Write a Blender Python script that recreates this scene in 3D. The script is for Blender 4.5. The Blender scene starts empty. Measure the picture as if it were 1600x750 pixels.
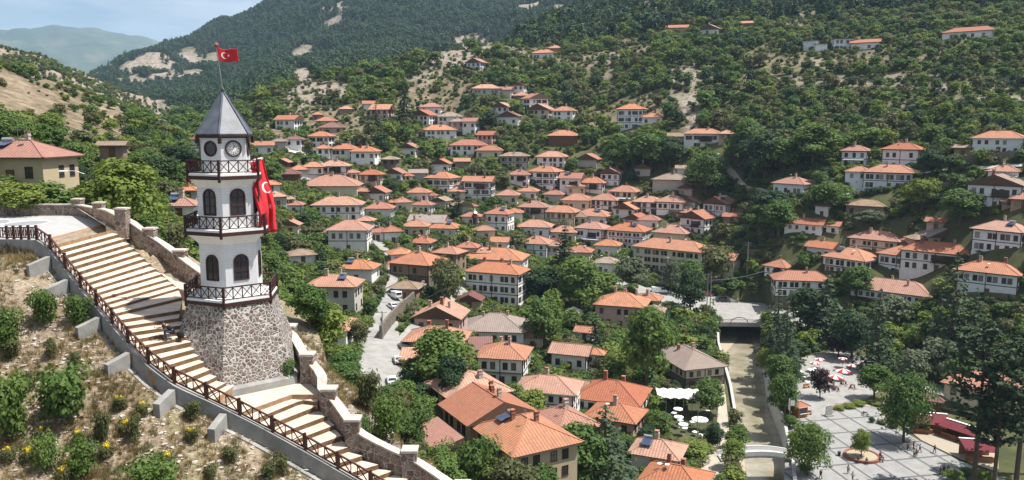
import bpy, bmesh, math, random
import numpy as np
from math import radians as R, sin, cos, pi, tan, atan2, hypot
from mathutils import Vector, Matrix
rng = random.Random(7)
nr = np.random.RandomState(11)
sc = bpy.context.scene
col = sc.collection

# ------------------------------------------------------------------ camera and survey helpers
CAMZ, PITCH, F = 62.0, R(8.2), 1244.4          # eye height (m), downward pitch, focal length (1600-wide px)
cd = bpy.data.cameras.new('drone_camera'); cam = bpy.data.objects.new('drone_camera', cd); col.objects.link(cam)
cam.location = (0, 0, CAMZ); cam.rotation_euler = (R(90) - PITCH, 0, 0)
cd.sensor_width = 36; cd.lens = F / 1600 * 36; cd.clip_start = .5; cd.clip_end = 20000
sc.camera = cam
CP, SP = cos(PITCH), sin(PITCH)

def ray(px, py):
    u = (px - 800) / F; v = (375 - py) / F
    return u, CP + v * SP, -SP + v * CP
def at_d(px, py, d):                             # point at horizontal distance d along the sight line
    x, y, z = ray(px, py); t = d / hypot(x, y)
    return Vector((x * t, y * t, CAMZ + z * t))
def at_z(px, py, z):                             # point on the level z along the sight line
    x, y, w = ray(px, py); t = (z - CAMZ) / w
    return Vector((x * t, y * t, z))
def proj(x, y, z):
    dz = z - CAMZ
    dep = y * CP - dz * SP
    return 800 + F * x / dep, 375 - F * (y * SP + dz * CP) / dep, dep

# ------------------------------------------------------------------ object helpers
def tag(o, label=None, cat=None, group=None, kind=None):
    if label: o['label'] = label
    if cat: o['category'] = cat
    if group: o['group'] = group
    if kind: o['kind'] = kind
    return o
def empty(name, loc, rz=0, label=None, cat=None, group=None):
    o = bpy.data.objects.new(name, None); col.objects.link(o)
    o.location = loc; o.rotation_euler = (0, 0, rz); o.empty_display_size = .3
    return tag(o, label, cat, group)
def link(name, me, parent=None, loc=None, rz=None):
    o = bpy.data.objects.new(name, me); col.objects.link(o)
    if parent is not None: o.parent = parent
    if loc is not None: o.location = loc
    if rz is not None: o.rotation_euler = (0, 0, rz)
    return o
KIDS = {}
def copy_tree(o, parent=None):
    c = o.copy(); col.objects.link(c)
    if parent is not None: c.parent = parent
    for ch in o.children: copy_tree(ch, c)
    return c

class MB:                                        # collects faces into ONE mesh
    def __init__(s): s.v = []; s.f = []; s.m = []; s.uv = []; s.smooth = False
    def add(s, vs, fs, m=0, uvs=None):
        b = len(s.v); s.v.extend([tuple(v) for v in vs])
        for k, f in enumerate(fs):
            s.f.append(tuple(b + i for i in f)); s.m.append(m)
            s.uv.append(uvs[k] if uvs else None)
        return s
    def box(s, x0, x1, y0, y1, z0, z1, m=0):
        return s.add([(x0,y0,z0),(x1,y0,z0),(x1,y1,z0),(x0,y1,z0),(x0,y0,z1),(x1,y0,z1),(x1,y1,z1),(x0,y1,z1)],
                     [(3,2,1,0),(4,5,6,7),(0,1,5,4),(1,2,6,5),(2,3,7,6),(3,0,4,7)], m)
    def bar(s, a, b, w, h=None, m=0, up=(0,0,1)):
        a, b = Vector(a), Vector(b); h = h or w
        d = (b - a)
        if d.length < 1e-6: return s
        d.normalize(); u = Vector(up)
        if abs(d.dot(u)) > .99: u = Vector((1, 0, 0))
        r = d.cross(u).normalized(); u = r.cross(d)
        r *= w / 2; u *= h / 2
        return s.add([a-r-u, a+r-u, a+r+u, a-r+u, b-r-u, b+r-u, b+r+u, b-r+u],
                     [(0,1,2,3),(7,6,5,4),(1,0,4,5),(2,1,5,6),(3,2,6,7),(0,3,7,4)], m)
    def tube(s, pts, rad, n=8, m=0, cap=True):
        pts = [Vector(p) for p in pts]; b = len(s.v); k = len(pts)
        rad = rad if isinstance(rad, (list, tuple)) else [rad] * k
        for i, p in enumerate(pts):
            d = (pts[min(i+1, k-1)] - pts[max(i-1, 0)]).normalized()
            u = Vector((0, 0, 1)) if abs(d.z) < .95 else Vector((1, 0, 0))
            r = d.cross(u).normalized(); u = r.cross(d)
            for j in range(n):
                a = 2 * pi * j / n
                s.v.append(tuple(p + (r * cos(a) + u * sin(a)) * rad[i]))
        for i in range(k - 1):
            for j in range(n):
                s.f.append((b+i*n+j, b+i*n+(j+1) % n, b+(i+1)*n+(j+1) % n, b+(i+1)*n+j)); s.m.append(m); s.uv.append(None)
        if cap:
            s.f.append(tuple(b + j for j in reversed(range(n)))); s.m.append(m); s.uv.append(None)
            s.f.append(tuple(b+(k-1)*n+j for j in range(n))); s.m.append(m); s.uv.append(None)
        return s
    def lathe(s, prof, n=12, m=0, c=(0, 0, 0)):
        b = len(s.v); k = len(prof)
        for r, z in prof:
            for j in range(n):
                a = 2 * pi * j / n
                s.v.append((c[0] + r * cos(a), c[1] + r * sin(a), c[2] + z))
        for i in range(k - 1):
            for j in range(n):
                s.f.append((b+i*n+j, b+i*n+(j+1) % n, b+(i+1)*n+(j+1) % n, b+(i+1)*n+j)); s.m.append(m); s.uv.append(None)
        s.f.append(tuple(b + j for j in reversed(range(n)))); s.m.append(m); s.uv.append(None)
        s.f.append(tuple(b+(k-1)*n+j for j in range(n))); s.m.append(m); s.uv.append(None)
        return s
    def prism(s, poly, z0, z1, m=0, mt=None):       # poly counter-clockwise
        n = len(poly)
        vs = [(p[0], p[1], z0) for p in poly] + [(p[0], p[1], z1) for p in poly]
        s.add(vs, [tuple(reversed(range(n)))] + [(i, (i+1) % n, n+(i+1) % n, n+i) for i in range(n)], m)
        b = len(s.v) - 2 * n
        s.f.append(tuple(b + n + i for i in range(n))); s.m.append(m if mt is None else mt); s.uv.append(None)
        return s
    def mesh(s, name, mats):
        me = bpy.data.meshes.new(name)
        me.from_pydata(s.v, [], s.f)
        for mm in (mats if isinstance(mats, (list, tuple)) else [mats]): me.materials.append(mm)
        me.polygons.foreach_set('material_index', s.m)
        if any(u is not None for u in s.uv):
            l = me.uv_layers.new(name='UVMap'); dat = []
            for f, u in zip(s.f, s.uv):
                dat.extend(c for p in (u or [(0, 0)] * len(f)) for c in p)
            l.data.foreach_set('uv', dat)
        if s.smooth: me.polygons.foreach_set('use_smooth', [True] * len(s.f))
        me.update()
        return me
    def build(s, name, mats, parent=None, loc=None, rz=None):
        return link(name, s.mesh(name, mats), parent, loc, rz)

# ------------------------------------------------------------------ materials
M = {}
class N:                                         # terse node-tree writer
    def __init__(s, name, rough=.8):
        s.mat = bpy.data.materials.new(name); s.mat.use_nodes = True
        s.t = s.mat.node_tree; s.n = s.t.nodes; s.b = s.n['Principled BSDF']
        s.b.inputs['Roughness'].default_value = rough
        s.b.inputs['Specular IOR Level'].default_value = .25
        M[name] = s.mat
    def node(s, typ, **kw):
        n = s.n.new(typ)
        for k, v in kw.items():
            if k.startswith('i_'):
                key = k[2:].replace('_', ' ')
                n.inputs[int(key) if key.isdigit() else key].default_value = v
            else: setattr(n, k, v)
        return n
    def l(s, a, b): s.t.links.new(a, b); return s
    def coord(s, which='Object'):
        return s.node('ShaderNodeTexCoord').outputs[which]
    def noise(s, scale, vec=None, detail=4, rough=.6, out='Fac'):
        n = s.node('ShaderNodeTexNoise', i_Scale=scale, i_Detail=detail, i_Roughness=rough)
        if vec is not None: s.l(vec, n.inputs['Vector'])
        return n.outputs[out]
    def ramp(s, fac, stops, interp='LINEAR'):
        r = s.node('ShaderNodeValToRGB'); r.color_ramp.interpolation = interp
        e = r.color_ramp.elements
        while len(e) < len(stops): e.new(.5)
        for x, (p, c) in zip(e, stops): x.position = p; x.color = (*c, 1) if len(c) == 3 else c
        s.l(fac, r.inputs[0]); return r.outputs[0]
    def mix(s, fac, a, b, blend='MIX'):
        m = s.node('ShaderNodeMix', data_type='RGBA', blend_type=blend)
        for i, x in ((0, fac), (6, a), (7, b)):
            if hasattr(x, 'links') or hasattr(x, 'is_linked'): s.l(x, m.inputs[i])
            else: m.inputs[i].default_value = x if i == 0 else ((*x, 1) if len(x) == 3 else x)
        return m.outputs[2]
    def math(s, op, a, b=None, c=None):
        m = s.node('ShaderNodeMath', operation=op)
        for i, x in enumerate((a, b, c)):
            if x is None: continue
            if hasattr(x, 'is_linked'): s.l(x, m.inputs[i])
            else: m.inputs[i].default_value = x
        return m.outputs[0]
    def sep(s, v):
        n = s.node('ShaderNodeSeparateXYZ'); s.l(v, n.inputs[0]); return n.outputs
    def color(s, c):
        if hasattr(c, 'is_linked'): s.l(c, s.b.inputs['Base Color'])
        else: s.b.inputs['Base Color'].default_value = (*c, 1)
        return s
    def bump(s, h, strength=.4, dist=.05):
        b = s.node('ShaderNodeBump', i_Strength=strength, i_Distance=dist)
        s.l(h, b.inputs['Height']); s.l(b.outputs[0], s.b.inputs['Normal']); return s
    def rnd(s): return s.node('ShaderNodeObjectInfo').outputs['Random']
    def hsv(s, c, h=None, sat=None, v=None):
        n = s.node('ShaderNodeHueSaturation')
        for k, x in (('Hue', h), ('Saturation', sat), ('Value', v)):
            if x is None: continue
            if hasattr(x, 'is_linked'): s.l(x, n.inputs[k])
            else: n.inputs[k].default_value = x
        s.l(c, n.inputs['Color']); return n.outputs[0]

def plain(name, c, rough=.7, var=.18, scale=3., bump=0., spec=.25, metal=0., coord='Object'):
    m = N(name, rough); v = m.coord(coord)
    n = m.noise(scale, v, 5)
    lo = tuple(x * (1 - var) for x in c); hi = tuple(min(1, x * (1 + var)) for x in c)
    m.color(m.ramp(n, [(.3, lo), (.7, hi)])); m.b.inputs['Specular IOR Level'].default_value = spec
    m.b.inputs['Metallic'].default_value = metal
    if bump: m.bump(m.noise(scale * 6, v, 4), bump)
    return m

def wall_mat(name, c, dirt=(.30, .27, .23), amount=.35):
    m = N(name, .85); v = m.coord()
    base = m.ramp(m.noise(.9, v, 6), [(.3, tuple(x * .88 for x in c)), (.7, c)])
    mp = m.node('ShaderNodeMapping'); mp.inputs['Scale'].default_value = (2.2, 2.2, .25); m.l(v, mp.inputs[0])
    st = m.ramp(m.noise(1.3, mp.outputs[0], 5, .7), [(.5, (0, 0, 0)), (.78, (1, 1, 1))])
    f = m.math('MULTIPLY', st, amount)
    colr = m.mix(f, base, dirt)
    m.color(m.hsv(colr, v=m.math('MULTIPLY_ADD', m.rnd(), .14, .90)))
    m.bump(m.noise(7, v, 4), .15)
wall_mat('plaster_white', (.83, .825, .80), amount=.28)
wall_mat('plaster_blue_white', (.74, .77, .80), amount=.2)
wall_mat('plaster_cream', (.66, .59, .45))
wall_mat('plaster_yellow', (.48, .39, .25), amount=.25)
wall_mat('plaster_grey', (.50, .47, .42), amount=.5)
wall_mat('plaster_pink', (.55, .38, .33))
wall_mat('wood_brown', (.17, .085, .05), (.08, .05, .04))
wall_mat('mud_brick', (.30, .22, .155), (.16, .12, .09), .5)

def roof_mat(name, c, c2, per=.5, old=.25, stripe=.55):
    m = N(name, .8); uv = m.coord('UV'); x, y, _ = m.sep(uv)
    v = m.coord()
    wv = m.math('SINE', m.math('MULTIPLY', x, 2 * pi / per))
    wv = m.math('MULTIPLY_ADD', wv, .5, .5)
    row = m.math('FRACT', m.math('MULTIPLY', y, 1 / .36))
    mp = m.node('ShaderNodeMapping'); mp.inputs['Scale'].default_value = (1 / .25, 1 / .36, 1); m.l(uv, mp.inputs[0])
    wn = m.node('ShaderNodeTexWhiteNoise', noise_dimensions='2D')
    sn = m.node('ShaderNodeVectorMath', operation='FLOOR'); m.l(mp.outputs[0], sn.inputs[0]); m.l(sn.outputs[0], wn.inputs['Vector'])
    base = m.mix(m.math('MULTIPLY', wn.outputs['Value'], .7), c, c2)
    big = m.ramp(m.noise(.55, v, 5), [(.42, (0, 0, 0)), (.72, (1, 1, 1))])
    base = m.mix(m.math('MULTIPLY', big, m.math('MULTIPLY', m.math('MULTIPLY_ADD', m.rnd(), 1.9, .4), old)), base, (.15, .095, .072))
    pale = m.ramp(m.noise(1.7, v, 3), [(.62, (0, 0, 0)), (.75, (1, 1, 1))])
    base = m.mix(m.math('MULTIPLY', pale, .18), base, (.50, .33, .23))
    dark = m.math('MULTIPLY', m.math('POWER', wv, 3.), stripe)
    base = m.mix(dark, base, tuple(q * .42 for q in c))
    base = m.hsv(base, h=m.math('MULTIPLY_ADD', m.rnd(), .014, .498), sat=m.math('MULTIPLY_ADD', m.math('FRACT', m.math('MULTIPLY', m.rnd(), 7.3)), .28, .68), v=m.math('MULTIPLY_ADD', m.rnd(), .34, .80))
    m.color(base)
    m.bump(m.math('ADD', m.math('MULTIPLY', wv, -1.), m.math('MULTIPLY', row, -.5)), .6, .06)
roof_mat('roof_terracotta', (.44, .148, .072), (.31, .092, .050))
roof_mat('roof_orange', (.47, .165, .075), (.34, .108, .052), .55, .3, .8)
roof_mat('roof_maroon', (.20, .050, .045), (.16, .04, .035), old=.15)
roof_mat('roof_old_tan', (.33, .215, .135), (.20, .13, .085), old=.5)
roof_mat('roof_grey_brown', (.29, .215, .18), (.24, .17, .145), old=.2)

plain('timber_dark', (.045, .028, .022), .6, .3, 2)
plain('timber_maroon', (.052, .022, .020), .6, .25, 3)
plain('timber_red_brown', (.13, .055, .038), .6, .3, 3)
plain('fascia_white', (.78, .77, .74), .6, .06)
plain('soffit_brown', (.10, .06, .04), .8, .2)
plain('chimney_plaster', (.42, .36, .31), .9, .3, 2)
plain('chimney_brick', (.25, .11, .075), .9, .3, 6)
plain('concrete', (.27, .265, .25), .9, .22, 1.2, .3)
plain('concrete_pale', (.43, .42, .395), .9, .18, 1.2, .3)
plain('metal_grey', (.30, .31, .32), .45, .1, 3, 0, .5, .6)
plain('metal_dark', (.05, .05, .055), .5, .1, 3, 0, .5)
plain('tank_steel', (.60, .61, .62), .3, .08, 3, 0, .5, .8)
plain('cloth_white', (.78, .77, .75), .9, .05)
plain('cloth_red', (.55, .03, .04), .9, .08)
plain('cloth_wine', (.13, .022, .03), .85, .2, 2)
plain('door_wood', (.14, .07, .04), .6, .25, 4)
plain('wood_orange', (.30, .13, .05), .6, .25, 4)
plain('skin', (.42, .24, .165), .6, .06)
plain('hair_dark', (.02, .014, .012), .6, .1)
plain('cloth_black', (.016, .016, .018), .9, .2)
plain('cloth_blue', (.03, .045, .09), .9, .2)
plain('cloth_pale', (.55, .55, .56), .9, .1)
plain('cloth_maroon', (.22, .03, .05), .9, .1)
plain('cloth_khaki', (.20, .16, .11), .9, .1)
plain('tyre', (.02, .02, .02), .9, .1)
plain('lead_roof', (.088, .10, .122), .5, .35, 1.6, .15, .5)
plain('awning_blue', (.02, .06, .22), .6, .2)
for nm, c in (('car_white', (.78, .78, .78)), ('car_black', (.012, .012, .014)), ('car_red', (.28, .015, .02)), ('car_silver', (.42, .43, .45)), ('car_yellow', (.65, .35, .02))):
    m = N(nm, .3); m.color(c); m.b.inputs['Coat Weight'].default_value = .6; m.b.inputs['Specular IOR Level'].default_value = .5
m = N('glass_dark', .08); m.color((.022, .026, .032)); m.b.inputs['Specular IOR Level'].default_value = .7
m = N('window_pane', .12); m.color(m.ramp(m.rnd(), [(.0, (.02, .022, .026)), (.6, (.05, .05, .055)), (.85, (.17, .16, .15)), (1., (.35, .33, .30))])); m.b.inputs['Specular IOR Level'].default_value = .6
m = N('solar_glass', .12); m.color((.03, .05, .10)); m.b.inputs['Specular IOR Level'].default_value = .9

# tower stonework: brown stones in pale mortar
def stone_mat(name, scale, mortar, cols, mw=.08, bump=1.):
    m = N(name, .9); v = m.coord()
    n = m.node('ShaderNodeTexNoise', i_Scale=2.2, i_Detail=3.)
    m.l(v, n.inputs['Vector'])
    w = m.node('ShaderNodeVectorMath', operation='MULTIPLY_ADD'); m.l(n.outputs['Color'], w.inputs[0]); w.inputs[1].default_value = (.35,) * 3; m.l(v, w.inputs[2])
    e = m.node('ShaderNodeTexVoronoi', feature='DISTANCE_TO_EDGE', i_Scale=scale); m.l(w.outputs[0], e.inputs['Vector'])
    c = m.node('ShaderNodeTexVoronoi', feature='F1', i_Scale=scale); m.l(w.outputs[0], c.inputs['Vector'])
    cs = m.ramp(m.sep(c.outputs['Color'])[0], cols)
    cs = m.mix(m.math('MULTIPLY', m.noise(9, v, 4), .5), cs, (.09, .075, .065))
    mask = m.ramp(m.math('ADD', e.outputs['Distance'], m.math('MULTIPLY_ADD', m.noise(6, v, 3), .08, -.04)), [(mw * .55, (0, 0, 0)), (mw * 1.5, (1, 1, 1))])
    mo = m.ramp(m.noise(3, v, 5), [(.3, tuple(x * .7 for x in mortar)), (.7, mortar)])
    m.color(m.mix(mask, mo, cs)); m.bump(m.math('ADD', mask, m.math('MULTIPLY', m.noise(14, v, 4), .4)), bump, .12)
stone_mat('tower_stone', 4.0, (.54, .50, .455), [(.0, (.10, .075, .060)), (.4, (.185, .13, .098)), (.75, (.27, .215, .175)), (1., (.16, .145, .135))], .115)
stone_mat('parapet_stone', 2.6, (.44, .38, .33), [(.0, (.13, .085, .065)), (.5, (.26, .17, .125)), (1., (.34, .28, .23))], .075)
stone_mat('rubble_stone', 3.2, (.28, .245, .20), [(.0, (.15, .12, .09)), (.5, (.26, .21, .16)), (1., (.33, .29, .24))], .06)
plain('coping_stone', (.46, .41, .36), .9, .25, 2, .5)

# white clapboard
m = N('clapboard_white', .65); v = m.coord(); z = m.sep(v)[2]
fr = m.math('FRACT', m.math('MULTIPLY', z, 1 / .17))
lin = m.ramp(fr, [(.0, (.55, .55, .55)), (.10, (1, 1, 1)), (1., (.95, .95, .95))])
mp = m.node('ShaderNodeMapping'); mp.inputs['Scale'].default_value = (3., 3., .22); m.l(v, mp.inputs[0])
stk = m.ramp(m.noise(1.4, mp.outputs[0], 6, .7), [(.52, (0, 0, 0)), (.80, (1, 1, 1))])
m.color(m.mix(m.math('MULTIPLY', stk, .38), m.mix(1., m.ramp(m.noise(1.2, v, 5), [(.3, (.68, .69, .70)), (.7, (.79, .79, .78))]), lin, 'MULTIPLY'), (.36, .34, .31))); m.bump(fr, .5, .03)

# stair stone
m = N('tread_stone', .75); v = m.coord('Object')
b = m.node('ShaderNodeTexBrick', i_Scale=1.0); b.inputs['Mortar Size'].default_value = .012; b.inputs['Brick Width'].default_value = .9; b.inputs['Row Height'].default_value = .55
b.inputs['Color1'].default_value = (.54, .45, .36, 1); b.inputs['Color2'].default_value = (.45, .35, .265, 1); b.inputs['Mortar'].default_value = (.30, .24, .19, 1)
m.l(v, b.inputs['Vector'])
m.color(m.mix(m.math('MULTIPLY', m.ramp(m.noise(1.6, v, 6, .7), [(.35, (0, 0, 0)), (.7, (1, 1, 1))]), .55), b.outputs['Color'], (.60, .555, .49)))
plain('riser_stone', (.30, .185, .105), .8, .35, 2.2, .2)
plain('plaza_paving', (.36, .355, .345), .85, .14, 1.0, .1)
plain('plaza_pattern', (.24, .25, .26), .85, .15, 1.5)
plain('plaza_border', (.58, .57, .55), .85, .1, 1.5)

# ground-type materials
m = N('asphalt', .85); v = m.coord()
m.color(m.mix(m.ramp(m.noise(.35, v, 6, .65), [(.35, (0, 0, 0)), (.7, (1, 1, 1))]), (.235, .228, .215), (.33, .32, .30))); m.bump(m.noise(18, v, 3), .15)
m = N('track_gravel', .95); v = m.coord()
m.color(m.mix(m.noise(.6, v, 6, .7), (.30, .26, .20), (.48, .43, .36))); m.bump(m.noise(8, v, 4), .4)
m = N('river_water', .12); v = m.coord()
m.color(m.mix(m.ramp(m.noise(.16, v, 6, .65), [(.36, (0, 0, 0)), (.62, (1, 1, 1))]), (.185, .168, .115), (.335, .30, .225))); m.b.inputs['Specular IOR Level'].default_value = .5
m.bump(m.noise(1.5, v, 4), .12, .05)
m = N('silt', .9); v = m.coord()
m.color(m.mix(m.noise(.5, v, 6, .7), (.26, .22, .15), (.42, .36, .27))); m.bump(m.noise(5, v, 4), .3)
m = N('flower_yellow', .8); m.color((.62, .47, .02))
m = N('flower_red', .8); m.color((.40, .05, .05))

def leaf_mat(name, c1, c2, tr=.30, patch=.35):
    m = N(name, .65); v = m.coord()
    a = m.mix(m.rnd(), c1, c2)
    a = m.mix(m.math('MULTIPLY', m.ramp(m.noise(.55, v, 3), [(.35, (0, 0, 0)), (.7, (1, 1, 1))]), patch), a, tuple(x * 1.5 for x in c2))
    a = m.hsv(a, h=m.math('MULTIPLY_ADD', m.noise(2.3, v, 2), .04, .48), v=m.math('MULTIPLY_ADD', m.noise(1.4, v, 3), .9, .55))
    m.color(a); m.b.inputs['Specular IOR Level'].default_value = .2
    t = m.node('ShaderNodeBsdfTranslucent'); m.l(m.hsv(a, sat=1.1, v=1.3), t.inputs[0])
    mx = m.node('ShaderNodeMixShader', i_0=tr); m.l(m.b.outputs[0], mx.inputs[1]); m.l(t.outputs[0], mx.inputs[2])
    m.l(mx.outputs[0], m.n['Material Output'].inputs[0])
leaf_mat('leaf_green', (.054, .104, .026), (.102, .156, .036))
leaf_mat('leaf_bright', (.110, .165, .030), (.155, .195, .042))
leaf_mat('leaf_dark', (.026, .056, .024), (.048, .080, .030))
leaf_mat('leaf_olive', (.085, .098, .040), (.125, .130, .052))
leaf_mat('leaf_silver', (.095, .120, .070), (.125, .145, .085))
leaf_mat('leaf_purple', (.040, .022, .026), (.055, .03, .032))
leaf_mat('leaf_yellow', (.16, .18, .03), (.22, .21, .04))
leaf_mat('needle_dark', (.018, .036, .020), (.030, .050, .024), .12)
leaf_mat('needle_cedar', (.038, .064, .034), (.058, .086, .042), .18)
leaf_mat('needle_forest', (.040, .074, .042), (.064, .100, .048), .15)
leaf_mat('grass_dry', (.22, .16, .075), (.30, .23, .11), .3)
plain('bark', (.10, .075, .055), .95, .3, 3, .5)

# ------------------------------------------------------------------ world and sun
SUN_EL, SUN_AZ = R(64), R(94)                    # azimuth from +Y towards +X
w = bpy.data.worlds.new('World'); sc.world = w; w.use_nodes = True
nt = w.node_tree; bg = nt.nodes['Background']
sky = nt.nodes.new('ShaderNodeTexSky'); sky.sky_type = 'NISHITA'; sky.sun_disc = False
sky.sun_elevation = SUN_EL; sky.sun_rotation = SUN_AZ; sky.altitude = 700; sky.air_density = 1.0; sky.dust_density = 2.0; sky.ozone_density = 1.0
tc = nt.nodes.new('ShaderNodeTexCoord'); mp = nt.nodes.new('ShaderNodeMapping'); mp.inputs['Scale'].default_value = (1, 1, 4.5)
nz = nt.nodes.new('ShaderNodeTexNoise'); nz.inputs['Scale'].default_value = 3.2; nz.inputs['Detail'].default_value = 7; nz.inputs['Roughness'].default_value = .55
cr = nt.nodes.new('ShaderNodeValToRGB'); cr.color_ramp.elements[0].position = .36; cr.color_ramp.elements[1].position = .66
mxw = nt.nodes.new('ShaderNodeMix'); mxw.data_type = 'RGBA'
mu = nt.nodes.new('ShaderNodeMath'); mu.operation = 'MULTIPLY'; mu.inputs[1].default_value = .75
L = nt.links.new
L(tc.outputs['Generated'], mp.inputs[0]); L(mp.outputs[0], nz.inputs['Vector']); L(nz.outputs['Fac'], cr.inputs[0]); L(cr.outputs[0], mu.inputs[0])
L(mu.outputs[0], mxw.inputs[0]); L(sky.outputs[0], mxw.inputs[6]); mxw.inputs[7].default_value = (9.0, 9.2, 9.5, 1)
L(mxw.outputs[2], bg.inputs[0]); bg.inputs[1].default_value = .068
ld = bpy.data.lights.new('sun', 'SUN'); ld.energy = 5.0; ld.angle = R(.53); ld.color = (1, .955, .89)
sun = bpy.data.objects.new('sun', ld); col.objects.link(sun)
sdir = Vector((cos(SUN_EL) * sin(SUN_AZ), cos(SUN_EL) * cos(SUN_AZ), sin(SUN_EL)))
sun.rotation_euler = (-sdir).to_track_quat('-Z', 'Y').to_euler(); sun.location = (60, 0, 160)
sc.view_settings.view_transform = 'Standard'; sc.view_settings.look = 'None'; sc.view_settings.gamma = 1; sc.view_settings.exposure = .76
sc.view_settings.use_curve_mapping = False
cy = sc.cycles
cy.max_bounces = 5; cy.diffuse_bounces = 2; cy.glossy_bounces = 2; cy.transmission_bounces = 3; cy.volume_bounces = 1; cy.transparent_max_bounces = 8
cy.use_denoising = True
try: cy.denoiser = 'OPENIMAGEDENOISE'; cy.denoising_prefilter = 'ACCURATE'
except Exception: pass
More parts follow.
